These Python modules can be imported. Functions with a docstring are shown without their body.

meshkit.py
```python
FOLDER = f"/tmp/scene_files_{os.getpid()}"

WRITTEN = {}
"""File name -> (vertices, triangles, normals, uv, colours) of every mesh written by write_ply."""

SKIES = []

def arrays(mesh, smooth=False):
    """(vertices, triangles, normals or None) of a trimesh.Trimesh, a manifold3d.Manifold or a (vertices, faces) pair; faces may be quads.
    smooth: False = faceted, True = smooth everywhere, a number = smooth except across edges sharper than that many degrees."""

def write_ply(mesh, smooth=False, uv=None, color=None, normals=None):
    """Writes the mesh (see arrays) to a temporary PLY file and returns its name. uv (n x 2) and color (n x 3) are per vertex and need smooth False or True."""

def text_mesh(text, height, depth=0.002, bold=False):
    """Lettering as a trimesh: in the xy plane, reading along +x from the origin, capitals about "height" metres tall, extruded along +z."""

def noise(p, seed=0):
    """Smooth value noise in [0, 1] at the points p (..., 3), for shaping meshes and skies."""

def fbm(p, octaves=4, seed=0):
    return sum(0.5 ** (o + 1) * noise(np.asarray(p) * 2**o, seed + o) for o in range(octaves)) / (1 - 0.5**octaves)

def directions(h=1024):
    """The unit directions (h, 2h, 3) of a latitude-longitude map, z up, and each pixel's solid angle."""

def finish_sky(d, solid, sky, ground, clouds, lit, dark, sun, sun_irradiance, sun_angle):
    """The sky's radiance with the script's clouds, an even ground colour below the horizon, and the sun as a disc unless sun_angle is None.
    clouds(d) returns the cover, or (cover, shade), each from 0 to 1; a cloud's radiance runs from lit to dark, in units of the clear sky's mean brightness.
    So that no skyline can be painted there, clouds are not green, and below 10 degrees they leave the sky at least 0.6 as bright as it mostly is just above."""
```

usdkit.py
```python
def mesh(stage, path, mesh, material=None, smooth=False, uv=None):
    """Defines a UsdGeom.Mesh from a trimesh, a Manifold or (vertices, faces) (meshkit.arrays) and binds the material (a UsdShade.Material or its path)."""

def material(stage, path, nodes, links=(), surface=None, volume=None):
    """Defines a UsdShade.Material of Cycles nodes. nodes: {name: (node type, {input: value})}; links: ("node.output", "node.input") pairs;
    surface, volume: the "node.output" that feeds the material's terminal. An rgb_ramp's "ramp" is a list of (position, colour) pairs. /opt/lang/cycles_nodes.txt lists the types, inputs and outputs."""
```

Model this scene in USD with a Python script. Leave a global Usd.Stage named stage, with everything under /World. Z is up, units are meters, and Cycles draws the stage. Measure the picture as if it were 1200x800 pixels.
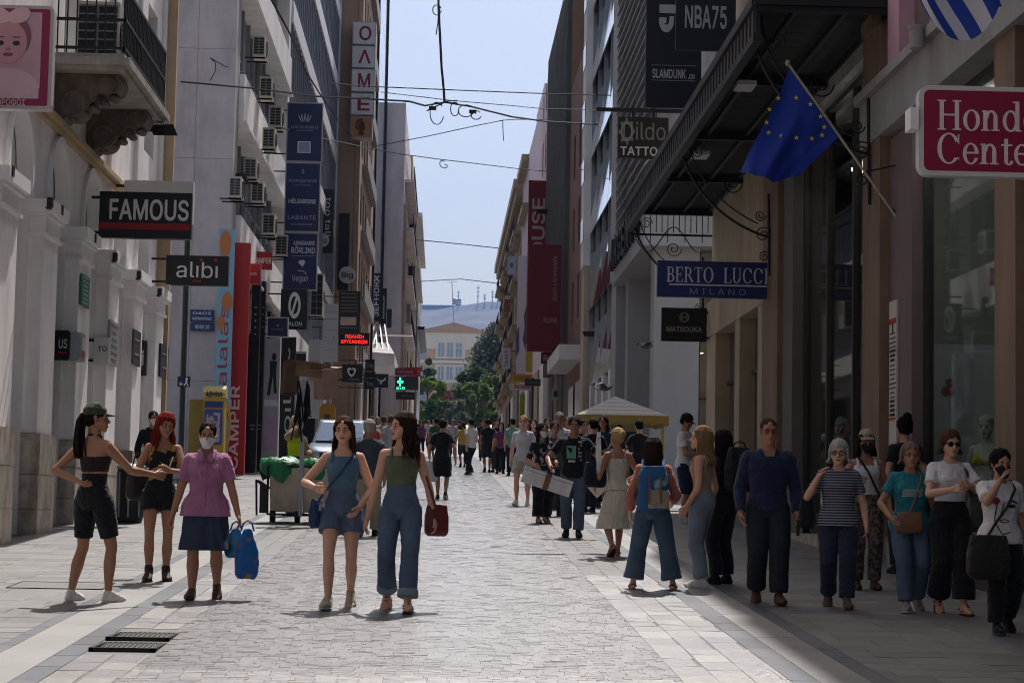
import math, random
import numpy as np
import manifold3d as m3
from scipy import sparse
from pxr import Usd, UsdGeom, UsdLux, UsdShade, Gf, Sdf
import shapely.geometry as sg
from shapely import affinity
from shapely.ops import unary_union
import trimesh
import usdkit, meshkit

stage = Usd.Stage.CreateInMemory()
UsdGeom.SetStageUpAxis(stage, UsdGeom.Tokens.z)
UsdGeom.SetStageMetersPerUnit(stage, 1.0)
UsdGeom.Xform.Define(stage, '/World')
UsdGeom.Scope.Define(stage, '/World/Looks')
rng = np.random.default_rng(7)
rnd = random.Random(7)

# ------------------------------------------------------------------ camera, sky, sun, exposure
FOC, EYE, ROLL, SLOPE = 2400.0, 1.55, math.radians(1.2), 0.04125   # the street climbs 4 % away from the viewer
EXPOSURE = 0.36
SUN_EL, SUN_AZ = math.radians(60), math.radians(10)                   # azimuth from +Y (down the street) towards +X
SKY, SUN = 0.108, 1.25
HAZE = 0.6e-4


def camera_rows():
    y = np.array([(517 - 600) / FOC, -(595 - 400) / FOC, -1.0]); y /= np.linalg.norm(y)
    z = np.array([math.sin(ROLL), math.cos(ROLL), 0]); z -= y * (z @ y); z /= np.linalg.norm(z)
    return np.array([np.cross(y, z), y, z])


CR = camera_rows()
cam = UsdGeom.Camera.Define(stage, '/World/camera')
cam.CreateHorizontalApertureAttr(36.0); cam.CreateVerticalApertureAttr(24.0)
cam.CreateFocalLengthAttr(72.0); cam.CreateClippingRangeAttr(Gf.Vec2f(0.1, 20000))
cam.CreateExposureAttr(EXPOSURE)
mt = np.eye(4); mt[:3, :3] = CR.T; mt[3, :3] = (0, 0, EYE)
cam.AddTransformOp().Set(Gf.Matrix4d(*mt.ravel().tolist()))

sun_dir = np.array([math.sin(SUN_AZ) * math.cos(SUN_EL), math.cos(SUN_AZ) * math.cos(SUN_EL), math.sin(SUN_EL)])
usdkit.material(stage, '/World/Looks/sky', {
    's': ('sky_texture', {'sky_type': 'single_scattering', 'sun_disc': False, 'sun_elevation': SUN_EL,
                          'sun_rotation': math.atan2(sun_dir[0], sun_dir[1]), 'altitude': 100.0, 'air_density': 1.0, 'aerosol_density': 4.0, 'ozone_density': 1.0}),
    'b': ('background_shader', {'strength': SKY})}, [('s.color', 'b.color')], surface='b.background')
dome = UsdLux.DomeLight.Define(stage, '/World/sky')
UsdShade.MaterialBindingAPI.Apply(dome.GetPrim()).Bind(UsdShade.Material.Get(stage, '/World/Looks/sky'))
dome.GetPrim().SetCustomDataByKey('kind', 'structure')
dome.GetPrim().SetCustomDataByKey('label', 'pale blue hazy summer sky above the street')
sl = UsdLux.DistantLight.Define(stage, '/World/sun')
sl.CreateIntensityAttr(SUN); sl.CreateAngleAttr(0.5); sl.CreateNormalizeAttr(True); sl.CreateColorAttr(Gf.Vec3f(1.0, 0.96, 0.92))
zc = sun_dir; xc = np.cross([0, 0, 1.0], zc); xc /= np.linalg.norm(xc); yc = np.cross(zc, xc)
ms = np.eye(4); ms[0, :3], ms[1, :3], ms[2, :3] = xc, yc, zc
sl.AddTransformOp().Set(Gf.Matrix4d(*ms.ravel().tolist()))

# ------------------------------------------------------------------ surveying: where a sight line meets a real plane of the street
CAMP = np.array([0, 0, EYE])


def ray(px, py): return CR @ np.array([(px - 600) / FOC, -(py - 400) / FOC, -1.0])


def G(px, py):
    d = ray(px, py); return CAMP + d * (-EYE) / (d[2] - SLOPE * d[1])


def AX(px, py, X): d = ray(px, py); return CAMP + d * X / d[0]


def AY(px, py, Y): d = ray(px, py); return CAMP + d * Y / d[1]


def gz(y): return SLOPE * y


def PJ(x, y):
    c = CR.T @ (np.array([x, y, SLOPE * y]) - CAMP); return 600 + FOC * c[0] / -c[2], 400 - FOC * c[1] / -c[2]


# ------------------------------------------------------------------ materials
def lin(c):
    if isinstance(c, str):
        c = [int(c[i:i + 2], 16) / 255 for i in (0, 2, 4)]
    return tuple(((x / 12.92) if x <= .04045 else ((x + .055) / 1.055) ** 2.4) for x in c)


MATS = {}


def mat(name, col, rough=.6, var=.15, scale=5., bump=0., bscale=60., metal=0., spec=.4, stretch=(1, 1, 1), dirt=0., island=0., sheen=0., coord='pos', dscale=.7, transl=None, bstretch=None):
    """Painted or stone surface: colour that varies with noise, large soft stains, fine relief."""
    if name in MATS: return MATS[name]
    c = np.array(lin(col) if isinstance(col, str) else col)
    n = {'g': ('geometry', {}), 'mp': ('mapping', {'scale': stretch}),
         'n': ('noise_texture', {'scale': scale, 'detail': 4., 'roughness': .6}),
         'r': ('rgb_ramp', {'ramp': [(.25, tuple(c * (1 - var))), (.5, tuple(c)), (.75, tuple(np.minimum(c * (1 + var), .95)))]}),
         'p': ('principled_bsdf', {'roughness': rough, 'metallic': metal, 'specular_ior_level': spec, 'sheen_weight': sheen})}
    src = 'g.position'
    if coord == 'obj':
        n['tc'] = ('texture_coordinate', {}); src = 'tc.object'
    L = [(src, 'mp.vector'), ('mp.vector', 'n.vector'), ('n.fac', 'r.fac')]
    out = 'r.color'
    if island:
        n['im'] = ('map_range', {'from_min': 0., 'from_max': 1., 'to_min': 1 - island, 'to_max': 1 + island})
        n['ic'] = ('combine_color', {}); n['ix'] = ('mix', {'mix_type': 'multiply', 'fac': 1.})
        L += [('g.random_per_island', 'im.value'), ('im.result', 'ic.r'), ('im.result', 'ic.g'), ('im.result', 'ic.b'), (out, 'ix.color1'), ('ic.color', 'ix.color2')]
        out = 'ix.color'
    if dirt:
        n['dn'] = ('noise_texture', {'scale': dscale, 'detail': 5., 'roughness': .68})
        n['dm'] = ('mapping', {'scale': (1.4, 1.4, .35)})
        n['dr'] = ('rgb_ramp', {'ramp': [(.42, (1, 1, 1)), (.68, (1 - dirt, 1 - dirt * 1.05, 1 - dirt * 1.1))]})
        n['dx'] = ('mix', {'mix_type': 'multiply', 'fac': 1.})
        L += [(src, 'dm.vector'), ('dm.vector', 'dn.vector'), ('dn.fac', 'dr.fac'), (out, 'dx.color1'), ('dr.color', 'dx.color2')]
        out = 'dx.color'
    L.append((out, 'p.base_color'))
    if bump:
        n['bn'] = ('noise_texture', {'scale': bscale, 'detail': 4.}); n['b'] = ('bump', {'strength': bump, 'distance': .01 if bscale > 30 or bstretch else .03})
        if bstretch: n['bm'] = ('mapping', {'scale': bstretch}); L += [(src, 'bm.vector'), ('bm.vector', 'bn.vector')]
        else: L.append((src, 'bn.vector'))
        L += [('bn.fac', 'b.height'), ('b.normal', 'p.normal')]
    surf = 'p.BSDF'
    if transl:
        n['tr'] = ('translucent_bsdf', {}); n['mx'] = ('mix_closure', {'fac': transl})
        L += [(out, 'tr.color'), ('p.BSDF', 'mx.closure1'), ('tr.BSDF', 'mx.closure2')]; surf = 'mx.closure'
    MATS[name] = usdkit.material(stage, '/World/Looks/' + name, n, L, surface=surf)
    return MATS[name]


def cloth(col, rough=.85, var=.12, key=None):
    return mat(key or 'cloth_' + (col if isinstance(col, str) else '_'.join('%03d' % int(x * 1000) for x in col)), col, rough, var, 9., .9, 22., spec=.2, sheen=.1, coord='obj', dirt=.12, dscale=5.)


def pattern(name, kind, c1, c2, scale=40., thr=.5, axis='z', rough=.8, metal2=0.):
    """Cloth with a woven or printed pattern: stripes, blotches or flecks."""
    if name in MATS: return MATS[name]
    c1, c2 = lin(c1), lin(c2)
    n = {'tc': ('texture_coordinate', {}), 'p': ('principled_bsdf', {'roughness': rough, 'specular_ior_level': .25})}
    if kind == 'stripe':
        n['sp'] = ('separate_xyz', {}); n['m'] = ('math', {'math_type': 'multiply', 'value2': scale}); n['f'] = ('math', {'math_type': 'fraction'})
        L = [('tc.object', 'sp.vector'), ('sp.' + axis, 'm.value1'), ('m.value', 'f.value1')]; s = 'f.value'
    else:
        n['v'] = ('noise_texture' if kind == 'blotch' else 'voronoi_texture', {'scale': scale})
        L = [('tc.object', 'v.vector')]; s = 'v.fac' if kind == 'blotch' else 'v.distance'
    n['r'] = ('rgb_ramp', {'ramp': [(max(thr - .03, 0), c1), (min(thr + .03, 1), c2)]})
    L += [(s, 'r.fac'), ('r.color', 'p.base_color')]
    MATS[name] = usdkit.material(stage, '/World/Looks/' + name, n, L, surface='p.BSDF')
    return MATS[name]


def glass(name, tint=(.75, .8, .8), refl=1.0, rough=.02):
    if name in MATS: return MATS[name]
    MATS[name] = usdkit.material(stage, '/World/Looks/' + name, {
        't': ('transparent_bsdf', {'color': tint}), 'g': ('glossy_bsdf', {'color': (refl,) * 3, 'roughness': rough}),
        'w': ('layer_weight', {'blend': .5}), 'p': ('math', {'math_type': 'power', 'value2': 5.}), 'f': ('math', {'math_type': 'multiply_add', 'value2': .9, 'value3': .04}), 'm': ('mix_closure', {})},
        [('w.facing', 'p.value1'), ('p.value', 'f.value1'), ('f.value', 'm.fac'), ('t.BSDF', 'm.closure1'), ('g.BSDF', 'm.closure2')], surface='m.closure')
    return MATS[name]


def emit(name, col, strength):
    if name not in MATS:
        MATS[name] = usdkit.material(stage, '/World/Looks/' + name, {'e': ('emission', {'color': lin(col), 'strength': strength})}, surface='e.emission')
    return MATS[name]


# ------------------------------------------------------------------ mesh building
class M:
    def __init__(s): s.v, s.f, s.n = [], [], 0

    def add(s, v, f):
        v = np.asarray(v, float).reshape(-1, 3); f = np.asarray(f, int)
        if f.shape[1] == 4: f = np.vstack([f[:, [0, 1, 2]], f[:, [0, 2, 3]]])
        s.v.append(v); s.f.append(f + s.n); s.n += len(v); return s

    def arr(s): return np.vstack(s.v), np.vstack(s.f)

    def box(s, x0, x1, y0, y1, z0, z1, c=0.):
        """Axis box; c > 0 chamfers the vertical and top edges."""
        x0, x1 = min(x0, x1), max(x0, x1); y0, y1 = min(y0, y1), max(y0, y1); z0, z1 = min(z0, z1), max(z0, z1)
        if c > 0:
            c = min(c, .45 * (x1 - x0), .45 * (y1 - y0), .45 * (z1 - z0))
            p = []
            for (a, b, d) in ((c, 0, 0), (0, c, 0), (0, 0, c)):
                for ix in (0, 1):
                    for iy in (0, 1):
                        for iz in (0, 1):
                            p.append(((x0 + a) if not ix else (x1 - a), (y0 + b) if not iy else (y1 - b), (z0 + d) if not iz else (z1 - d)))
            h = m3.Manifold.hull_points(np.array(p)).to_mesh()
            return s.add(h.vert_properties[:, :3], h.tri_verts)
        v = [(x, y, z) for x in (x0, x1) for y in (y0, y1) for z in (z0, z1)]
        return s.add(v, [(0, 1, 3, 2), (4, 6, 7, 5), (0, 4, 5, 1), (2, 3, 7, 6), (0, 2, 6, 4), (1, 5, 7, 3)])

    def tube(s, p, r, n=8, cap=True):
        p = np.asarray(p, float); k = len(p); r = np.broadcast_to(r, (k,))
        t = np.gradient(p, axis=0); t /= np.linalg.norm(t, axis=1, keepdims=True) + 1e-12
        a = np.cross(t[0], [0, 0, 1.] if abs(t[0][2]) < .9 else [1., 0, 0]); A = []
        for i in range(k):
            a = a - t[i] * (a @ t[i]); a /= np.linalg.norm(a) + 1e-12; A.append(a)
        A = np.array(A); B = np.cross(t, A); an = np.arange(n) * 2 * math.pi / n
        v = p[:, None] + r[:, None, None] * (np.cos(an)[None, :, None] * A[:, None] + np.sin(an)[None, :, None] * B[:, None])
        f = [(i * n + j, i * n + (j + 1) % n, (i + 1) * n + (j + 1) % n, (i + 1) * n + j) for i in range(k - 1) for j in range(n)]
        s.add(v.reshape(-1, 3), f)
        if cap:
            for i, o in ((0, 1), (k - 1, 0)):
                ring = v[i]; vv = np.vstack([ring, p[i]])
                s.add(vv, [((j + 1) % n, j, n) if o else (j, (j + 1) % n, n) for j in range(n)])
        return s

    def lathe(s, prof, cx=0, cy=0, n=16):
        prof = np.asarray(prof, float); an = np.arange(n) * 2 * math.pi / n
        v = np.array([(cx + r * math.cos(a), cy + r * math.sin(a), z) for r, z in prof for a in an])
        return s.add(v, [(i * n + j, i * n + (j + 1) % n, (i + 1) * n + (j + 1) % n, (i + 1) * n + j) for i in range(len(prof) - 1) for j in range(n)])

    def poly(s, g, O, U, V, d):
        """A shapely shape in the plane O + u U + v V, thickened by d along U x V."""
        O, U, V = (np.asarray(x, float) for x in (O, U, V)); N = np.cross(U, V); N /= np.linalg.norm(N)
        for q in getattr(g, 'geoms', [g]):
            if q.is_empty or q.area < 1e-9: continue
            e = trimesh.creation.extrude_polygon(q, d, engine='earcut')
            s.add(O + e.vertices[:, :1] * U + e.vertices[:, 1:2] * V + e.vertices[:, 2:] * N, e.faces)
        return s

    def ell(s, c, r, n=10):
        a = trimesh.creation.icosphere(2 if n > 8 else 1); return s.add(a.vertices * np.asarray(r) + np.asarray(c), a.faces)

    def hull(s, pts):
        h = m3.Manifold.hull_points(np.asarray(pts, float)).to_mesh(); return s.add(h.vert_properties[:, :3], h.tri_verts)

    def quad(s, a, b, c, d): return s.add([a, b, c, d], [(0, 1, 2, 3)])


_names = {}


def numbered(parent, name):
    k = (parent, name); i = _names.get(k, 0); _names[k] = i + 1
    return parent + '/' + (name if i == 0 else '%s_%03d' % (name, i))


def put(path, mesh, mtl, smooth=False):
    v, f = mesh.arr() if isinstance(mesh, M) else mesh
    return usdkit.mesh(stage, path, (v, f), mtl, smooth=smooth)


def tag(prim, label=None, cat=None, group=None, kind=None):
    for k, x in (('label', label), ('category', cat), ('group', group), ('kind', kind)):
        if x: prim.SetCustomDataByKey(k, x)
    return prim


class T:
    """A thing: an Xform at its base; parts are given in world coordinates unless local."""
    def __init__(s, name, label, cat=None, o=(0, 0, 0), rz=0., group=None, kind=None, local=False):
        s.path = numbered('/World', name); s.o = np.asarray(o, float); s.local = local
        x = UsdGeom.Xform.Define(stage, s.path); x.AddTranslateOp().Set(Gf.Vec3d(*map(float, s.o)))
        if rz: x.AddRotateZOp().Set(math.degrees(rz))
        s.prim = tag(x.GetPrim(), label, cat, group, kind)

    def part(s, name, mesh, mtl, parent=None, smooth=False, label=None, kind=None):
        v, f = mesh.arr() if isinstance(mesh, M) else mesh
        p = numbered(parent or s.path, name)
        m = usdkit.mesh(stage, p, ((v if s.local else v - s.o), f), mtl, smooth=smooth)
        tag(m.GetPrim(), label, kind=kind); return p


def top(name, mesh, mtl, label, cat=None, group=None, kind=None, smooth=False):
    m = put(numbered('/World', name), mesh, mtl, smooth); tag(m.GetPrim(), label, cat, group, kind); return m


def copy(src, name, loc, rz=0., label=None, cat=None, group=None):
    p = numbered('/World', name); x = UsdGeom.Xform.Define(stage, p)
    x.GetPrim().GetReferences().AddInternalReference(src.path)
    x.ClearXformOpOrder(); x.AddTranslateOp().Set(Gf.Vec3d(*map(float, loc))); x.AddRotateZOp().Set(math.degrees(rz))
    x.GetPrim().SetInstanceable(True)
    return tag(x.GetPrim(), label, cat, group)


# ------------------------------------------------------------------ lettering
_tc = {}
AXES = {'cam': ((1, 0, 0), (0, 0, 1)), 'left': ((0, 1, 0), (0, 0, 1)), 'right': ((0, -1, 0), (0, 0, 1)), 'camup': ((0, 0, 1), (-1, 0, 0)), 'camdown': ((0, 0, -1), (1, 0, 0))}


def letters(text, h, c, face='cam', w=None, bold=True, d=.006, serif=False):
    """Raised lettering centred on c, capitals h tall, optionally fitted to the width w."""
    key = (text, bold, serif)
    if key not in _tc:
        if serif: v, f = serif_mesh(text)
        else:
            t = meshkit.text_mesh(text, 1.0, 1.0, bold); v, f = np.array(t.vertices), np.array(t.faces)
        _tc[key] = (v, f)
    v, f = _tc[key]; v = v.copy(); lo, hi = v[:, 0].min(), v[:, 0].max()
    v[:, 0] -= (lo + hi) / 2; v[:, 1] -= .5; sx = (w / (hi - lo)) if w else h
    U, V = (np.array(x, float) for x in AXES[face]); N = np.cross(U, V)
    m = M(); m.add(np.asarray(c, float) + v[:, :1] * sx * U + v[:, 1:2] * h * V + v[:, 2:] * d * N, f); return m


def ringp(cx, cy, rx, ry, ix, iy): return affinity.scale(sg.Point(cx, cy).buffer(1, 24), rx, ry).difference(affinity.scale(sg.Point(cx, cy).buffer(1, 24), ix, iy))


def serif_glyph(ch):
    B = lambda a, b, c, d: sg.box(a, b, c, d)
    def stem(x, h=1., w=.15, lo=0., top=True, bot=True):
        q = [B(x - w / 2, lo, x + w / 2, h)]
        if top: q.append(B(x - w / 2 - .08, h - .045, x + w / 2 + .08, h))
        if bot: q.append(B(x - w / 2 - .08, lo, x + w / 2 + .08, lo + .045))
        return unary_union(q)
    U = lambda *a: unary_union(a)
    half = lambda g, x0, x1, y0, y1: g.intersection(B(x0, y0, x1, y1))
    return {
        'H': lambda: (U(stem(.17), stem(.73), B(.17, .48, .73, .54)), .9),
        'o': lambda: (ringp(.33, .34, .31, .36, .17, .31), .66),
        'n': lambda: (U(stem(.14, .68, top=False), B(.02, .63, .14, .68), half(ringp(.36, .42, .23, .27, .1, .2), .14, .7, .42, .8), stem(.52, .44, top=False)), .72),
        'd': lambda: (U(ringp(.32, .34, .29, .36, .16, .3), B(.5, 0, .64, 1), B(.4, .95, .64, 1), B(.5, 0, .72, .045)), .74),
        'e': lambda: (U(ringp(.31, .34, .29, .36, .16, .31).difference(B(.32, .2, .7, .34)), B(.12, .34, .56, .4)), .62),
        's': lambda: (U(half(ringp(.25, .5, .2, .2, .1, .14), 0, .5, .5, .8), half(ringp(.25, .5, .2, .2, .1, .14), 0, .25, .34, .5), half(ringp(.25, .2, .22, .22, .12, .16), 0, .5, -.1, .2), half(ringp(.25, .2, .22, .22, .12, .16), .25, .5, .2, .42), B(.2, .3, .3, .42)), .5),
        't': lambda: (U(B(.13, .08, .27, .86), B(.02, .62, .42, .68), half(ringp(.3, .13, .17, .15, .05, .09), .13, .46, -.1, .13)), .44),
        'r': lambda: (U(stem(.14, .68, top=False), B(.02, .63, .14, .68), half(ringp(.34, .46, .2, .23, .1, .17), .14, .46, .5, .75), sg.Point(.43, .57).buffer(.075)), .54),
        'C': lambda: (U(ringp(.46, .5, .42, .52, .27, .47).difference(B(.62, .2, 1, .72)), B(.8, .66, .84, .98), B(.8, .14, .84, .2)), .92),
        'B': lambda: (U(stem(.17), half(ringp(.36, .75, .28, .25, .15, .2), .17, .8, .4, 1), half(ringp(.38, .27, .32, .27, .17, .22), .17, .8, 0, .6)), .76),
        'E': lambda: (U(stem(.17), B(.1, .95, .66, 1), B(.1, 0, .7, .05), B(.17, .48, .52, .53), B(.61, .8, .66, 1), B(.65, 0, .7, .22), B(.47, .4, .52, .61)), .76),
        'R': lambda: (U(stem(.17), half(ringp(.36, .73, .3, .27, .16, .22), .17, .8, .4, 1), sg.Polygon([(.36, .48), (.5, .48), (.86, 0), (.66, 0)])), .86),
        'T': lambda: (U(stem(.4, top=False), B(.04, .95, .76, 1), B(.04, .78, .08, 1), B(.72, .78, .76, 1)), .8),
        'O': lambda: (ringp(.48, .5, .45, .52, .29, .47), .96),
        'L': lambda: (U(stem(.17), B(.1, 0, .68, .05), B(.63, 0, .68, .24)), .72),
        'U': lambda: (U(stem(.17, 1, lo=.3, bot=False), stem(.69, 1, w=.06, lo=.3, bot=False), half(ringp(.41, .32, .32, .34, .17, .28), 0, 1, -.1, .32)), .88),
        'I': lambda: (stem(.2), .4),
    }[ch]()


def serif_mesh(text):
    x, gs = 0., []
    for ch in text:
        if ch == ' ': x += .55; continue
        g, w = serif_glyph(ch); gs.append(affinity.translate(g, x, 0)); x += w + .04
    m = M(); m.poly(unary_union(gs), (0, 0, 0), (1, 0, 0), (0, 1, 0), 1.0); return m.arr()
# ------------------------------------------------------------------ the ground: one sheet, road, pavements
XL, XR = -5.3, 5.3


def heights(y):
    y = np.asarray(y, float)
    return np.where(y < 420, SLOPE * y, np.where(y < 560, SLOPE * 420 + (y - 420) * .06, SLOPE * 420 + 140 * .06 + np.clip(y - 560, 0, 60) * .03))


gy = np.array([-60, 0, 60, 120, 200, 300, 420, 490, 560, 620, 700, 1200, 2500])
gx = np.array([-900, -300, -60, -20, 20, 60, 300, 900])
gv = np.array([(x, y, heights(y) - .05) for y in gy for x in gx])
gf = [(i * 8 + j, i * 8 + j + 1, (i + 1) * 8 + j + 1, (i + 1) * 8 + j) for i in range(len(gy) - 1) for j in range(7)]
m = M(); m.add(gv, gf)
m_ground = mat('ground_pale_stone', 'a09a90', .85, .15, 1.5, dirt=.2)
top('ground', m, m_ground, 'pale stone ground under and beyond the street', kind='structure')


def sheet(x0, x1, y0, y1, dz, n=1):
    m = M(); m.quad((x0, y0, gz(y0) + dz), (x1, y0, gz(y0) + dz), (x1, y1, gz(y1) + dz), (x0, y1, gz(y1) + dz)); return m


def pavers(t, name, cells, mats, single, th=.05, gap=.002, tilt=.004, lift=.0, seed=1, e=.002):
    """Stones laid one by one: each a block with eased edges, a little out of level."""
    r = np.random.default_rng(seed); cells = np.asarray(cells, float)
    cx, cy = cells[:, :2].mean(1), cells[:, 2:].mean(1)
    px = 517 + FOC * cx / cy
    seen = (px > -10) & (px < 1210)
    order = np.argsort(np.where(seen, cy, 1e6 + cy)); n = len(cells)
    x0, x1, y0, y1 = cells[:, 0] + gap, cells[:, 1] - gap, cells[:, 2] + gap, cells[:, 3] - gap
    dz = r.normal(0, tilt * .35, n) + lift; tx, ty = r.normal(0, tilt, n), r.normal(0, tilt, n)
    V = np.zeros((n, 8, 3))
    for k, (X, Y) in enumerate([(x0, y0), (x1, y0), (x1, y1), (x0, y1)]):
        sx, sy = (1 if k in (0, 3) else -1), (1 if k < 2 else -1)
        V[:, k, 0], V[:, k, 1] = X, Y; V[:, k, 2] = gz(Y) - th + lift
        V[:, k + 4, 0], V[:, k + 4, 1] = X + sx * e, Y + sy * e
        V[:, k + 4, 2] = gz(Y) + dz + (tx * -sx + ty * -sy)
    F = np.array([(4, 5, 6), (4, 6, 7)] + [q for k in range(4) for q in ((k, (k + 1) % 4, 4 + (k + 1) % 4), (k, 4 + (k + 1) % 4, 4 + k))])
    for i in order[:single]:
        t.part(name, (V[i], F), mats[int(r.integers(len(mats)))])
    rest = order[single:]
    if len(rest):
        VV = V[rest].reshape(-1, 3); FF = (F[None] + 8 * np.arange(len(rest))[:, None, None]).reshape(-1, 3)
        t.part(name + 's', (VV, FF), MATS['stone_mix_' + name], kind='stuff')


def rows(x0, x1, y0, y1, w, d, seed, jit=.15, brick=True):
    r = np.random.default_rng(seed); out = []; y = y0; k = 0
    while y < y1:
        dd = d * r.uniform(1 - jit, 1 + jit); x = x0 - (r.uniform(.2, .8) * w if brick else 0)
        while x < x1:
            ww = w * r.uniform(1 - jit, 1 + jit); a, b = max(x, x0), min(x + ww, x1)
            if b - a > .03: out.append((a, b, y, y + dd))
            x += ww
        y += dd; k += 1
    return out


g1 = [G(128, 752), G(197, 743), G(106, 766), G(183, 754)]
GR = (-2.31, -1.87, 13.72, 15.02)                              # the two gully grates lie here


def skip(c): return not (c[0] < GR[1] and c[1] > GR[0] and c[2] < GR[3] and c[3] > GR[2])


mat('bed_mortar', '6f6c6a', .9, .25, 12.)
for i, c in enumerate(('848180', '7c797a', '8c8986', '747376')):
    mat('sett_stone_%d' % i, c, .3, .14, 14., .9, 1., spec=.6, dirt=.1, bstretch=(14, 90, 14))
mat('stone_mix_sett', '807e7d', .3, .13, 14., .9, 1., island=.3, spec=.6, dirt=.28, dscale=1.1, bstretch=(14, 90, 14))
for i, c in enumerate(('757472', '6d6c6a', '7b7977')):
    mat('slab_stone_%d' % i, c, .5, .12, 10., dirt=.2, dscale=1.4)
mat('stone_mix_slab', '747270', .5, .12, 10., island=.13, dirt=.2, dscale=1.4); MATS['stone_mix_channel_slab'] = MATS['stone_mix_slab']
for i, c in enumerate(('878582', '83817e')):
    mat('pale_stone_%d' % i, c, .5, .07, 8., dirt=.12)
mat('stone_mix_pale_slab', '868481', .5, .07, 8., island=.06, dirt=.12)
for i, c in enumerate(('54575c', '4a4c51', '5c5e62')):
    mat('dark_stone_%d' % i, c, .5, .15, 12., dirt=.15)
mat('stone_mix_dark_slab', '535559', .5, .15, 12., island=.15)
SS = [MATS['sett_stone_%d' % i] for i in range(4)]; SL = [MATS['slab_stone_%d' % i] for i in range(3)]
PS = [MATS['pale_stone_%d' % i] for i in range(2)]; DS = [MATS['dark_stone_%d' % i] for i in range(3)]

road = T('road', 'pedestrian road of small grey stone setts laid in rows', kind='structure')
road.part('bed', sheet(-2.5, 2.4, 10.5, 96, -.003), MATS['bed_mortar'])
setts = rows(-1.88, 1.5, 11.6, 95, .13, .1, 3)
pavers(road, 'sett', [c for c in setts if skip(c)], SS, 300, gap=.0008, tilt=.0007, seed=5, e=.0012)
ch = rows(-2.32, -2.1, 11.6, 95, .22, .42, 11, brick=False) + rows(-2.1, -1.88, 11.6, 95, .22, .42, 12, brick=False) + sum([rows(a, a + .2267, 11.6, 95, .2267, .42, 14 + i, brick=False) for i, a in enumerate((1.5, 1.7267, 1.9533))], [])
pavers(road, 'channel_slab', [c for c in ch if skip(c)], SS, 120, gap=.0015, tilt=.0007, seed=6, e=.001)
far_mat = usdkit.material(stage, '/World/Looks/far_paving', {
    'g': ('geometry', {}), 'b': ('brick_texture', {'color1': lin('82807f'), 'color2': lin('747172'), 'mortar': lin('585554'), 'scale': 1., 'brick_width': .2, 'row_height': .12, 'mortar_size': .006, 'bias': 0.}),
    'p': ('principled_bsdf', {'roughness': .48, 'specular_ior_level': .5})}, [('g.position', 'b.vector'), ('b.color', 'p.base_color')], surface='p.BSDF')
road.part('far_paving', sheet(-2.32, 2.18, 95, 420, -.004), far_mat)


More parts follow.
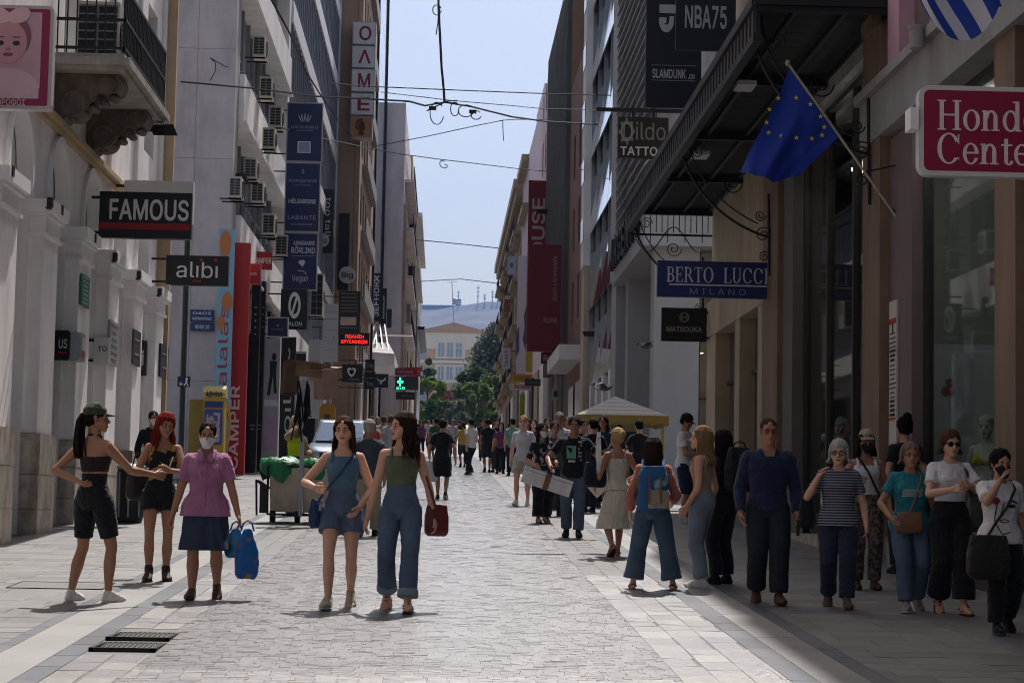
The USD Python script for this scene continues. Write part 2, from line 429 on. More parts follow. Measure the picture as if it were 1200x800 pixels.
def pavement(label, xs, seed):
    """xs: pavement edge at the wall, outer dark line, pale band, inner dark line."""
    t = T('pavement', label, kind='structure'); a, b, c, d, e = xs
    lo, hi = min(xs), max(xs)
    t.part('bed', sheet(lo - 1.5 if lo < -3 else lo, hi + (1.5 if hi > 3 else 0), 10.5, 300, -.003), MATS['bed_mortar'])
    pavers(t, 'slab', rows(min(a, b), max(a, b), 11.6, 100, .52, .36, seed, jit=.02), SL, 300, gap=.001, tilt=.0007, seed=seed, e=.001)
    pavers(t, 'dark_slab', rows(min(b, c), max(b, c), 11.6, 100, 1., .6, seed + 1, brick=False) + rows(min(d, e), max(d, e), 11.6, 100, 1., .6, seed + 2, brick=False), DS, 90, gap=.0012, tilt=.0006, seed=seed, e=.001)
    pavers(t, 'pale_slab', rows(min(c, d), max(c, d), 11.6, 100, 1., .8, seed + 3, brick=False), PS, 60, gap=.001, tilt=.0005, seed=seed, e=.001)
    t.part('far_paving', sheet(lo - 1.5 if lo < -3 else lo, hi + (1.5 if hi > 3 else 0), 100, 420, -.004), far_mat)


pavement('left pavement of stone slabs edged with a pale band between dark lines', (-5.7, -2.95, -2.85, -2.49, -2.32), 31)
pavement('right pavement of stone slabs edged with a pale band between dark lines', (5.4, 2.83, 2.69, 2.36, 2.18), 41)

m_iron = mat('dark_iron', '23211f', .55, .3, 20., .2, metal=.6)
for i, (ya, yb, lb) in enumerate(((13.74, 14.32, 'rusty slotted drain grate set in the road, nearer of the two'), (14.42, 14.99, 'rusty slotted drain grate set in the road, farther of the two'))):
    t = T('drain_grate', lb, 'drain grate', (-2.09, ya, gz(ya)))
    m = M()
    for a, b in ((ya, ya + .035), (yb - .035, yb)): m.box(GR[0], GR[1], a, b, gz(ya) - .05, gz(yb) + .002)
    for x in (GR[0], GR[1] - .03): m.box(x, x + .03, ya, yb, gz(ya) - .05, gz(yb) + .001)
    t.part('frame', m, m_iron)
    for k in range(13):
        x = GR[0] + .012 + k * (GR[1] - GR[0] - .024) / 12
        v = np.array([(x - .009, ya + .03, gz(ya) - .04), (x + .009, ya + .03, gz(ya) - .04), (x + .009, yb - .03, gz(yb) - .04), (x - .009, yb - .03, gz(yb) - .04)])
        v2 = v + (0, 0, .043)
        b = M(); b.add(np.vstack([v, v2]), [(3, 2, 1, 0), (4, 5, 6, 7), (0, 1, 5, 4), (1, 2, 6, 5), (2, 3, 7, 6), (3, 0, 4, 7)])
        t.part('bar', b, m_iron)
    t.part('pit', sheet(GR[0], GR[1], ya, yb, -.3), mat('pit_black', '0c0c0c', .9))
cover = T('manhole_cover', 'square stone-filled inspection cover in the left pavement', 'manhole cover', tuple(G(72, 686)))
m = M(); m.box(*(cover.o[0] + np.array((-.42, .42))), *(cover.o[1] + np.array((-.35, .35))), cover.o[2] - .05, cover.o[2] + .004)
v, f = m.arr(); v[:, 2] += SLOPE * (v[:, 1] - cover.o[1]); cover.part('plate', (v, f), SL[1])
m = M()
for a in (-.43, .42): m.box(cover.o[0] + a, cover.o[0] + a + .012, cover.o[1] - .36, cover.o[1] + .36, cover.o[2] - .04, cover.o[2] + .008)
for a in (-.36, .35): m.box(cover.o[0] - .43, cover.o[0] + .43, cover.o[1] + a, cover.o[1] + a + .012, cover.o[2] - .04, cover.o[2] + .008)
v, f = m.arr(); v[:, 2] += SLOPE * (v[:, 1] - cover.o[1]); cover.part('rim', (v, f), m_iron)

# ------------------------------------------------------------------ shared building materials
m_white = mat('white_render', 'e9e5e4', .7, .06, 3., dirt=.2, dscale=1.1)
m_white2 = mat('white_panel', 'e4e2e2', .55, .04, 2., dirt=.08)
m_marble = mat('mottled_marble', 'b5aa9d', .5, .38, 4.5, dirt=.5, dscale=2.6)
m_conc = mat('grey_marble_cladding', 'b0a9ab', .6, .1, 2.2, dirt=.22, dscale=1.1)
m_beige = mat('beige_render', 'a58b72', .8, .08, 1.5, dirt=.15)
m_ochre = mat('ochre_trim', 'b79f7e', .75, .08, 3., dirt=.2)
m_grey = mat('grey_render', '8f8c8c', .75, .1, 1.5, dirt=.3)
m_dark = mat('dark_metal', '1c1d20', .45, .2, 8., metal=.3)
m_black = mat('black_paint', '121214', .5, .2, 8.)
m_steel = mat('grey_aluminium', '8d9096', .4, .1, 6., metal=.6)
m_fin = mat('grey_fin_panel', '7d8087', .5, .12, 2., dirt=.2)
m_pinkw = mat('pale_pink_render', 'c3b2bb', .75, .06, 1.2, dirt=.15)
m_red = mat('terracotta_render', '80605a', .75, .1, 1.5, dirt=.15)
m_tan = mat('tan_stone', 'a2937c', .75, .12, 1.5, dirt=.3)
m_brown = mat('brown_stone', '76604f', .65, .22, 2.5, stretch=(1, 1, .25), dirt=.25, dscale=1.6)
m_pinkst = mat('pinkish_stone', '6b5c5c', .6, .12, 2., dirt=.15)
m_pane = usdkit.material(stage, '/World/Looks/window_pane', {'p': ('principled_bsdf', {'base_color': (.03, .035, .042), 'roughness': .05, 'specular_ior_level': .8})}, surface='p.BSDF')
m_mirror = usdkit.material(stage, '/World/Looks/mirror_glass', {'p': ('principled_bsdf', {'base_color': (.8, .84, .88), 'roughness': .05, 'metallic': .95})}, surface='p.BSDF')
m_shop = glass('shop_glass', (.92, .96, .95), .5)
m_blind = mat('grey_blind', '85878c', .7, .2, 1.2, stretch=(1, 6, .2))
m_tile = mat('roof_tile', 'a58a74', .85, .15, 3., dirt=.2)
m_inner = mat('dim_interior', '7a7672', .8, .2, 1.)


def wallpoly(m, side, X, g, th):
    """A wall face at X looking into the street, of the shape g in (y, z), th thick towards the inside."""
    if side < 0: return m.poly(g, (X - th, 0, 0), (0, 1, 0), (0, 0, 1), th)
    return m.poly(affinity.scale(g, -1, 1, origin=(0, 0)), (X + th, 0, 0), (0, -1, 0), (0, 0, 1), th)


def facade(t, side, X, y0, y1, z0, z1, ops, wm, th=.25, pane=None, frame=None, depth=9., name='window', body=True, bar=True):
    """Wall with real openings; each window is a part with its frame as sub-part."""
    g = sg.box(y0, z0, y1, z1)
    if ops: g = g.difference(unary_union([sg.box(a, c, b, d) for a, b, c, d in ops]))
    m = M(); wallpoly(m, side, X, g, th)
    s = -side
    w = t.part('wall', m, wm)
    if body:
        b = M(); b.box(X + side * (th + .02), X + side * depth, y0 + .002, y1 - .002, z0, z1 - .002); t.part('rear_wall', b, wm)
    for a, b, c, d in ops:
        p = M(); xx = X + side * (th - .03); p.box(xx, xx + side * .02, a, b, c, d)
        q = t.part(name, p, pane or m_pane)
        if frame:
            f = M(); e = .05; x2 = xx - side * .035
            f.box(xx, x2, a, a + e, c, d); f.box(xx, x2, b - e, b, c, d); f.box(xx, x2, a + e, b - e, c, c + e); f.box(xx, x2, a + e, b - e, d - e, d)
            if bar: f.box(xx, x2, (a + b) / 2 - e / 2, (a + b) / 2 + e / 2, c + e, d - e)
            t.part('frame', f, frame, parent=q)
    return w


def ac_unit(c, side, label, w=.85, h=.62, d=.32, cam=False, group=None):
    """Air-conditioner box on brackets; the fan grille looks into the street or at the viewer."""
    t = T('air_conditioner', label, 'air conditioner', c, group=group)
    x, y, z = c; m = M(); m.box(x - d / 2, x + d / 2, y - w / 2, y + w / 2, z, z + h, .02)
    body = t.part('casing', m, mat('ac_casing', 'b5b1a6', .5, .08, 6., dirt=.25))
    g = M()
    gw = d - .06
    for k in range(7):
        zz = z + .06 + k * (h - .12) / 6; g.box(x - gw / 2, x + gw / 2, y - w / 2 - .012, y - w / 2 + .004, zz - .012, zz + .012)
    g.box(x - .012, x + .012, y - w / 2 - .014, y - w / 2, z + .05, z + h - .05)
    t.part('grille', g, mat('ac_grille', '6b6a66', .5))
    b = M(); b.box(x - gw / 2, x + gw / 2, y - w / 2 - .004, y - w / 2 + .01, z + .05, z + h - .05); t.part('vent', b, m_dark)
    f = M(); s = -side
    f.tube([(x + s * d / 2 + s * .005, y + .05 + .22 * math.cos(a), z + h / 2 + .22 * math.sin(a)) for a in np.linspace(0, 6.28, 20)], .012, 5)
    for k in range(5): f.box(x + s * d / 2, x + s * (d / 2 + .01), y - .15, y + .25, z + h / 2 - .16 + k * .08 - .006, z + h / 2 - .16 + k * .08 + .006)
    t.part('fan_guard', f, m_dark)
    k = M(); xe = x + side * (d / 2 + .12)
    for yy in (y - w * .35, y + w * .35):
        k.box(x - d / 2, x + d / 2, yy - .02, yy + .02, z - .04, z); k.box(xe - .1, x + d / 2, yy - .02, yy + .02, z - .04, z - .005)
    t.part('bracket', k, m_dark); return t


# ------------------------------------------------------------------ left: arcade building with white pilasters
t = T('arcade_building', 'white building with a row of capped pilasters, arches and an ornate balcony above', 'building', (-5.6, 32, 1.3))
PY = [21.63 + 2.67 * k - .01 for k in range(7)]; PW = 1.0
for k, y in enumerate(PY):
    m = M(); m.box(-5.9, -5.3, y, y + PW, 2.43, 5.02, .015)
    p = t.part('pilaster', m, m_white)
    zb = gz(y) - .1; hs = (2.43 - zb); cuts = [0, .36, .7, 1.] if k % 2 else [0, .3, .62, 1.]
    for a, b in zip(cuts[:-1], cuts[1:]):
        s = M(); s.box(-5.9, -5.245 + .004 * (a > .5), y - .055, y + PW + .055, zb + a * hs, zb + b * hs - .006, .012); t.part('stone', s, m_marble, parent=p)
    c = M()
    for (e, za, zz) in ((.05, 5.02, 5.07), (.02, 5.07, 5.28), (.07, 5.28, 5.33), (.12, 5.33, 5.5)):
        c.box(-5.9, -5.3 + e, y - e, y + PW + e, za, zz, .012)
    t.part('capital', c, m_white2, parent=p)
ops = []
for k in range(len(PY) - 1):
    a, b = PY[k] + PW + .06, PY[k + 1] - .06; r = (b - a) / 2; cy = (a + b) / 2
    ops.append(unary_union([sg.box(a, 1., b, 5.85), affinity.scale(sg.Point(cy, 5.85).buffer(r, 20), 1, 1.05)]))
m = M(); wallpoly(m, -1, -5.5, sg.box(PY[0], .6, 40.0, 6.75).difference(unary_union(ops)), .3); t.part('wall', m, m_white)
for k, o in enumerate(ops):
    a, b = PY[k] + PW + .06, PY[k + 1] - .06; cy = (a + b) / 2; r = (b - a) / 2
    ring = M(); rr = unary_union([sg.box(a, 5.5, b, 5.85), affinity.scale(sg.Point(cy, 5.85).buffer(r, 20), 1, 1.05)])
    wallpoly(ring, -1, -5.44, rr.buffer(.0).difference(rr.buffer(-.09)).intersection(sg.box(a, 5.6, b, 8)), .22); t.part('archivolt', ring, m_white2)
    inf = M(); wallpoly(inf, -1, -5.68, rr, .06); t.part('arch_panel', inf, m_white)
    f = M(); f.box(-5.95, -5.85, a, b, 4.7, 5.5); t.part('shop_fascia', f, m_dark)
    g = M(); g.box(-6.02, -6.0, a, b, gz(a), 4.7); q = t.part('shop_window', g, m_pane)
    f = M(); f.box(-6.0, -5.94, cy - .03, cy + .03, gz(a), 4.7); f.box(-6.0, -5.93, a, b, 4.0, 4.06); f.box(-6.0, -5.92, a, b, gz(a) - .1, gz(a) + .35); t.part('frame', f, m_steel, parent=q)
    b2 = M(); b2.box(-9, -6.1, PY[k], PY[k + 1] + PW, .4, 6.9); t.part('rear_wall', b2, m_inner)
c = M(); c.box(-5.8, -5.36, PY[0], 40.0, 6.75, 6.83, .01); c.box(-5.8, -5.42, PY[0], 40.0, 6.68, 6.75); t.part('cornice', c, m_ochre)
doors = [(28.9, 30.2, 7.9, 10.6), (33.8, 35.0, 7.9, 10.6), (36.8, 38.0, 7.9, 10.6), (28.9, 30.2, 11.6, 14), (33.8, 35, 11.6, 14), (36.8, 38, 11.6, 14)]
facade(t, -1, -5.5, PY[0], 40.0, 6.83, 14.6, doors, m_white, pane=m_pane, frame=m_white2, name='balcony_door')
s = M()
for y in (32.9, 35.7, 38.6): s.box(-5.5, -5.43, y, y + .5, 6.83, 14.6, .01)
t.part('pilaster_strip', s, m_white2)
w_ = M(); w_.box(-9, -5.5, 21.0, 39.98, 14.62, 28.0); w_.box(-9, -5.5, -22, PY[0] - .02, -1, 28.0); t.part('upper_wall', w_, m_white)
e = M(); e.box(-5.6, -5.4, 39.6, 40.03, 1.5, 14.6); t.part('corner_trim', e, m_ochre)
e = M(); e.box(-5.6, -5.25, 38.9, 39.02, 2., 14.6); t.part('downpipe', e, m_ochre)
# balcony: slab, scrolled brackets, railing
b = M(); b.box(-5.5, -4.42, 28.0, 32.2, 7.55, 7.66, .02); b.box(-5.5, -4.5, 28.06, 32.14, 7.66, 7.72, .01); b.box(-5.5, -4.5, 28.08, 32.12, 7.49, 7.55, .01)
bal = t.part('balcony', b, mat('weathered_slab', 'a39c95', .7, .12, 4., dirt=.4, dscale=1.6))
m_carve = mat('weathered_carving', '6d6055', .85, .35, 6., .4, 30., dirt=.5, dscale=2.5)
for y in (28.35, 30.9):
    k = M(); prof = []
    for x, z in ((-5.5, 7.49), (-4.6, 7.49), (-4.56, 7.38), (-4.62, 7.26), (-4.78, 7.2), (-4.9, 7.22), (-5.0, 7.1), (-5.12, 6.96), (-5.3, 6.9), (-5.42, 6.8), (-5.5, 6.72)): prof.append((x, z))
    k.poly(sg.Polygon(prof), (0, y + .55, 0), (1, 0, 0), (0, 0, 1), .55)
    for (cx, cz, rr) in ((-4.78, 7.33, .13), (-5.24, 7.06, .19)):
        for fr in (1., .62, .3): k.lathe([(0.001, 0), (rr * fr, 0), (rr * fr, .03 + (1 - fr) * .05), (rr * fr * .8, .045 + (1 - fr) * .05), (.001, .045 + (1 - fr) * .05)], n=18) if False else None
        for side_y in (y - .0, y + .55):
            sp = [(cx + rr * (1 - a / 16) * math.cos(a), side_y, cz + rr * (1 - a / 16) * math.sin(a)) for a in np.linspace(0, 14, 46)]
            k.tube(sp, np.linspace(.04, .025, 46) * (rr / .16), 6)
        k.tube([(cx, y - .03, cz), (cx, y + .58, cz)], rr * .93, 16)
    for q in range(5):
        k.ell((-4.7 - .14 * q, y + .275, 7.19 - .075 * q), (.07, .22, .05), 6)
    t.part('bracket', k, m_carve, parent=bal, smooth=40)
r = M()
for yy in np.arange(28.1, 32.2, .13): r.box(-4.52, -4.502, yy - .009, yy + .009, 7.72, 8.66)
for xx in np.arange(-5.44, -4.5, .13):
    for yy in (28.1, 32.1): r.box(xx - .009, xx + .009, yy - .009, yy + .009, 7.72, 8.66)
for z in (7.8, 8.2, 8.64):
    r.box(-4.53, -4.495, 28.08, 32.14, z - .02, z + .02)
    for yy in (28.1, 32.1): r.box(-5.48, -4.5, yy - .02, yy + .02, z - .02, z + .02)
t.part('railing', r, m_black, parent=bal)
ac_unit((-5.0, 29.0, 7.76), -1, 'air conditioner standing on the ornate balcony behind its railing', w=.55, h=.85, d=.6)

# ------------------------------------------------------------------ left: office building of the side-street corner
X2 = -5.6
t = T('office_building', 'grey office block with a marble end wall and pale floor bands, past the side street', 'building', (X2, 76, 3.1))
m = M()
for k in range(14):
    z = 1.8 + k * 2.9
    for j in range(2):
        xa = -7.6 + j * 1.0; m2 = M(); m2.box(xa + .004, xa + .996, 53.0, 53.35, z + .004, z + 2.896, .01); t.part('panel', m2, m_conc)
m = M(); m.box(-14, -5.62, 53.36, 54.2, 1.4, 42); t.part('end_wall', m, m_grey)
m = M(); m.box(-14, X2 - .5, 54.2, 101, 1.4, 42); t.part('rear_wall', m, mat('office_dark_core', '4a4c50', .6, .2, 1.))
FL = [9.2, 13.0, 16.9, 20.8, 24.7, 28.6, 32.5]
for i, z in enumerate(FL):
    m = M(); m.box(X2 - .6, X2 + .12, 54.2, 70, z - 1.25, z, .02); m.box(X2 - .6, X2 + .2, 54.2, 70, z - 1.33, z - 1.25); t.part('parapet', m, m_white)
    top_z = (FL[i + 1] - 1.33) if i + 1 < len(FL) else 42
    for k in range(9):
        ya = 54.3 + k * 1.74
        w = M(); w.box(X2 - .42, X2 - .4, ya + .05, ya + 1.69, z, top_z); q = t.part('window', w, m_pane if (k + i) % 3 else m_blind)
        f = M(); f.box(X2 - .4, X2 - .3, ya - .05, ya + .05, z, top_z); f.box(X2 - .4, X2 - .33, ya + .05, ya + 1.69, z + 1.0, z + 1.06); t.part('mullion', f, m_fin, parent=q)
m = M(); m.box(X2 - .6, X2 + .02, 69.8, 70.6, 1.9, 42); t.part('pier', m, m_white)
FB = [8.0, 11.8, 15.4, 19.1, 22.6, 26.2, 29.8, 33.4]
for i, z in enumerate(FB):
    m = M(); m.box(X2 - .6, X2 + .1, 70.6, 100.4, z - .75, z, .02); t.part('floor_band', m, m_white2)
for k in range(30):
    ya = 71 + k * 1.0
    m = M(); m.box(X2 - .4, X2 + .06, ya, ya + .1, 8., 42); t.part('fin', m, m_fin)
    for i, z in enumerate(FB[:-1]):
        w = M(); w.box(X2 - .42, X2 - .38, ya + .1, ya + 1.0, z, FB[i + 1] - .75); t.part('window', w, [m_blind, m_pane, m_blind, m_fin][(k * 7 + i * 3) % 4])
m = M(); m.box(X2 - .6, X2 + .12, 100.4, 100.9, 1.9, 42); t.part('pier', m, m_white2)
# ground floor shop fronts
for i, (ya, yb, mm) in enumerate(((54.2, 57.0, m_dark), (59.9, 61.2, m_black), (61.3, 62.5, m_dark), (64.2, 66.3, m_black), (69.2, 70.0, m_white), (73.5, 75, m_white), (80, 81.5, m_white2), (88, 90, m_dark), (95, 97, m_white2))):
    m = M(); m.box(X2 - .5, X2 + (.12 if mm in (m_black, m_dark) else .05), ya, yb, 1.5, 7.6); t.part('shop_pier', m, mm)
m = M(); m.box(X2 - .5, X2 + .02, 54.2, 100.4, 6.5, 7.6); t.part('shop_fascia', m, m_grey)
for k in range(11):
    ya = 57 + k * 4.0; m = M(); m.box(X2 - .46, X2 - .44, ya, ya + 3.9, 1.9, 6.5); t.part('shop_window', m, m_pane)
for (px, py, xo, lb) in ((305, 58, -5.25, 'air conditioner high on the grey office block, topmost'), (313, 106, -5.25, 'air conditioner below a pale parapet of the office block, second from the top'),
                         (324, 140, -5.3, 'darker air conditioner beside the office pier, level with the top of the blue signboards'), (277, 222, -5.25, 'air conditioner beside the concrete end wall, nearest the viewer'), (295, 200, -5.3, 'air conditioner set highest of the cluster beside the end wall'),
                         (303, 228, -5.2, 'air conditioner in the cluster, right beside the blue signboards'), (316, 265, -5.2, 'air conditioner above the red shop signs'), (331, 290, -5.15, 'air conditioner overlapping the blue signboards'), (372, 360, -5.0, 'tall air conditioner right of the black salon sign'), (316, 165, -5.2, 'air conditioner half way up the blue signboards, beside the parapet')):
    p = AX(px, py, xo); big = .95 if px == 372 else .8
    sc = p[1] / 60
    ac_unit((p[0], p[1], p[2] - .3 * sc), -1, lb, w=.85 * sc, h=(.62 if px != 372 else 1.25) * sc, d=.36 * sc)

# ------------------------------------------------------------------ left: beige block, glass tower, grey walls farther on
t = beige = T('beige_building', 'tall beige block with a blank end wall behind the red-lettered box sign', 'building', (-4.4, 110, 4.5))
ops = [(y, y + 1.6, z, z + 2.0) for z in np.arange(9, 40, 3.4) for y in np.arange(102.5, 119, 3.2)]
facade(t, -1, -4.4, 101, 121, 3.8, 46, ops, m_beige, frame=m_dark)
for z in np.arange(9, 40, 3.4):
    b = M(); b.box(-4.4, -4.12, 104, 118, z - .35, z - .2); b.box(-4.15, -4.12, 104, 118, z - .2, z + .6); t.part('balcony', b, m_grey)
t = tower = T('glass_tower', 'narrow tower with a black edge and a mirror glass front that catches the sky', 'building', (-4.28, 129, 5.2))
m = M(); m.box(-14, -4.28, 121.05, 122.0, 4.5, 44); t.part('edge_wall', m, m_black)
m = M(); m.box(-14, -4.45, 122.0, 136.9, 4.5, 43.8); t.part('rear_wall', m, m_dark)
for k in range(5):
    for j in range(12):
        g = M(); ya = 122.05 + k * 2.95; g.box(-4.45, -4.3, ya, ya + 2.9, 8.6 + j * 2.9, 8.6 + (j + 1) * 2.9 - .05); t.part('glass_panel', g, m_mirror)
m = M(); m.box(-4.6, -4.2, 136.4, 136.95, 4.5, 44); t.part('pier', m, m_dark)
m_warmgrey = mat('warm_grey_render', 'cbc2bd', .75, .08, 1.5, dirt=.2)
t = greyb = T('grey_building', 'pale grey building with a blank end wall rising above the street signs', 'building', (-3.4, 150, 6.))
m = M(); m.box(-14, -2.95, 137.0, 137.6, 5.4, 28.8); t.part('end_wall', m, m_warmgrey)
ops = [(y, y + 1.5, z, z + 2.0) for z in np.arange(11, 27, 3.3) for y in np.arange(139, 160, 3.)]
facade(t, -1, -2.95, 137.6, 162, 5.4, 28.6, ops, m_warmgrey, frame=m_white2)
for i, z in enumerate(np.arange(11, 27, 3.3)):
    b = M(); b.box(-2.95, -2.3, 139, 161, z - .5, z - .3); t.part('balcony', b, m_warmgrey)
    q = M()
    for yy in np.arange(139, 161, .8): q.box(-2.33, -2.3, yy, yy + .08, z - .3, z + .6)
    q.box(-2.34, -2.29, 139, 161, z + .55, z + .62); t.part('railing', q, m_dark)
m = M(); m.box(-3.05, -2.75, 137.5, 138.4, 5.4, 22); t.part('pipe', m, m_tan)
t = stepped = T('stepped_building', 'darker stepped building with a tall black banner at the end of the left row', 'building', (-2.9, 195, 8.))
ops = [(y, y + 2.2, z, z + 2.0) for z in np.arange(13, 28, 3.3) for y in np.arange(165, 226, 5.)]
facade(t, -1, -2.85, 162.05, 200, 6., 29.5, [o for o in ops if o[1] < 199], m_tan, frame=m_white2)
facade(t, -1, -2.7, 200.05, 232, 7., 27, [o for o in ops if o[0] > 201 and o[3] < 26], m_grey, frame=m_white2)
b = M(); b.box(-2.85, -2.0, 163, 199, 24.8, 25.1); b.box(-2.85, -2.2, 163, 199, 21.4, 21.6); t.part('balcony', b, m_white)
b = M(); b.box(-2.7, -2.0, 201, 231, 19.0, 19.3); t.part('balcony', b, m_dark)
for own, ya, yb, X, mm in ((beige, 101.2, 105, -4.35, m_black), (beige, 108, 110, -4.35, m_white2), (beige, 113, 117, -4.35, m_black), (tower, 123, 126, -4.25, m_black), (tower, 131, 133.5, -4.25, m_white2), (greyb, 139, 141, -2.9, m_black), (greyb, 144, 146, -2.9, m_white2), (greyb, 150, 153, -2.9, m_black), (greyb, 157, 160, -2.9, m_tan), (stepped, 168, 175, -2.8, m_black), (stepped, 182, 186, -2.8, m_white2), (stepped, 201, 204, -2.65, m_dark)):
    m = M(); m.box(X - .3, X, ya, yb, gz(ya) - .2, gz(ya) + 4.6); own.part('shop_pier', m, mm)
# ------------------------------------------------------------------ right: shop with stone pilasters, big windows and an iron canopy
t = shopR = T('cosmetics_shop_building', 'brown stone shop building with tall display windows in deep shade on the right', 'building', (5.6, 28, 1.1))
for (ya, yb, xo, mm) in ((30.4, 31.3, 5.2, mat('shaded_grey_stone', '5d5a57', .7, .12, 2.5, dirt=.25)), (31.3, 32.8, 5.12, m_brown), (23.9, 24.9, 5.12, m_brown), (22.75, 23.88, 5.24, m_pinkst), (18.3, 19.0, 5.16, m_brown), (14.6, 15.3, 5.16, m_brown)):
    m = M(); m.box(xo, 5.46 if 22 < ya < 24 else 5.8, ya, yb, gz(ya) + .3, 7.4 if mm is not m_pinkst else 6.0, .02); p = t.part('pilaster', m, mm)
    m = M(); m.box(xo - .05, 5.46 if 22 < ya < 24 else 5.8, ya - .04, yb + .04, gz(ya) - .1, gz(ya) + .32, .015); t.part('plinth', m, m_grey, parent=p)
m = M(); m.box(5.1, 5.9, 12, 25.0, 6.05, 6.6, .02); m.box(5.02, 5.9, 12, 25.0, 6.6, 6.72, .02); t.part('lintel', m, m_grey)
m = M(); m.box(5.2, 5.9, 25.0, 33.0, 7.3, 7.7, .02); t.part('lintel', m, m_grey)
m = M(); m.box(5.0, 5.6, 24.9, 30.4, gz(24.9) - .1, gz(27.6) + .14, .02); t.part('step', m, m_marble)
m_fr = mat('shop_frame_bronze', '3a3632', .45, .15, 6., metal=.4)


def bay(ya, yb, z0, z1, X=5.42, n=1, sill=.3):
    g = M(); g.box(X, X + .012, ya, yb, z0 + sill, z1); q = t.part('shop_window', g, m_shop)
    f = M()
    for k in range(n + 1):
        y = ya + (yb - ya) * k / n; f.box(X - .05, X + .06, y - .04, y + .04, z0 + sill, z1)
    f.box(X - .05, X + .06, ya, yb, z1 - .08, z1); f.box(X - .06, X + .08, ya, yb, z0 - .1, z0 + sill)
    t.part('frame', f, m_fr, parent=q)


bay(19.0, 22.75, gz(19), 6.05, n=1, sill=.42); bay(24.9, 30.4, gz(25) + .14, 7.3, n=3, sill=.06); bay(15.3, 18.3, gz(15), 6.05); bay(19, 22.75, 6.75, 8.6, n=2, sill=.0)
m = M(); m.box(5.5, 9.5, 12, 33.0, .3, gz(19) + .3); t.part('shop_floor', m, m_grey)
m = M(); m.box(9.3, 9.5, 12, 33.0, .6, 24); m.box(5.6, 9.4, 33.0, 33.2, 1, 24); m.box(5.45, 9.5, 24.3, 24.5, 1, 7.3); m.box(5.6, 9.4, 11.9, 12.1, 0, 16.2); m.box(5.9, 9.4, 12, 33, 6.6, 6.75); t.part('rear_wall', m, m_inner)
panel = M(); panel.box(5.5, 6.56, 24.1, 24.14, 1.2, 3.6); t.part('display_panel', panel, mat('pale_blue_panel', 'b0c2c8', .6, .05))
panel = M(); panel.box(5.48, 8.5, 24.2, 24.24, 1.1, 6.6); t.part('display_back', panel, mat('grey_green_panel', '8c9890', .6, .08))
fl = M()
fc = AY(1113, 460, 24.09)
for dx, dz, r in ((0, .12, .045), (-.05, .02, .05), (.03, .0, .03)):
    fl.poly(unary_union([affinity.translate(affinity.scale(sg.Point(0, 0).buffer(1, 6), r * .6, r * .6), r * .55 * math.cos(a), r * .55 * math.sin(a)) for a in np.linspace(0, 6.28, 6)[:-1]]), (fc[0] + dx, 24.095, fc[2] + dz), (1, 0, 0), (0, 0, 1), .012)
fl.box(fc[0] - .004, fc[0] + .004, 24.088, 24.094, fc[2] - .22, fc[2]); t.part('flower_print', fl, mat('red_flower', '8c2a1e', .6))
for k, (x, y) in enumerate(((5.8, 19.8), (5.8, 21.2), (5.75, 22.6), (6.0, 26.4), (6.0, 29.0))):
    m = M(); m.lathe([(.001, 0), (.2, 0), (.2, .03), (.001, .03)], x, y, 12); v, f = m.arr(); v[:, 2] += 5.95 if y < 24 else 6.5; t.part('ceiling_lamp', (v, f), emit('shop_lamp', 'fff4e6', 12.))
# upper storeys in sections of different height (their roofs shape the shade line on the road)
for i, (ya, yb, ztop) in enumerate(((10.5, 22.2, 28.4), (22.2, 25.2, 30.0), (25.2, 27.4, 24.2), (27.4, 33.0, 29.6))):
    ops = [(y, y + 1.1, z, z + 1.7) for z in (8.9, 12.0, 15.1, 18.2, 21.3) if z + 1.7 < ztop - .4 for y in np.arange(ya + .5, yb - 1.2, 2.0)]
    facade(t, 1, 5.3, ya + .01 * i, yb, 7.72 if ya > 24 else 6.73, ztop, ops, m_pinkst if i == 1 else m_grey, frame=m_dark, depth=8 - .02 * i)
m = M(); m.box(5.3, 9.4, -22, 10.45, -1, 28.4); t.part('side_wall', m, m_grey)
m = M(); m.box(5.12, 5.4, 22.9, 23.5, 6.72, 9.2, .01); t.part('pink_column', m, mat('pink_paint', 'b98f9d', .6, .05))
m = M(); m.box(5.06, 5.35, 24.1, 24.75, 7.4, 9.8, .02); t.part('pilaster', m, m_brown)
ntc = T('notice_board', 'tall white notice with black and red print on the pinkish pilaster', 'notice board', (5.22, 23.55, 1.9))
m = M(); m.box(5.21, 5.235, 23.4, 23.78, 2.15, 4.05); ntc.part('board', m, mat('paper_white', 'b9b4ac', .7, .05, 3.))
m = M(); m.box(5.204, 5.212, 23.42, 23.76, 3.78, 3.84); m.box(5.204, 5.212, 23.42, 23.76, 2.66, 2.69); m.box(5.204, 5.212, 23.42, 23.76, 2.2, 2.23); ntc.part('red_rule', m, mat('print_red', '9a2b2b', .6))
m = M(); r_ = random.Random(4)
for k in range(19):
    z = 3.66 - k * .053; w = r_.uniform(.1, .16); bold = 3 < k < 7 or k > 14
    y = 23.59 - w
    while y < 23.59 + w:
        l = r_.uniform(.02, .05); m.box(5.204, 5.212, y, min(y + l, 23.59 + w), z, z + (.03 if bold else .014)); y += l + .012
m.box(5.204, 5.212, 23.56, 23.6, 3.66, 3.78); ntc.part('print', m, m_black)

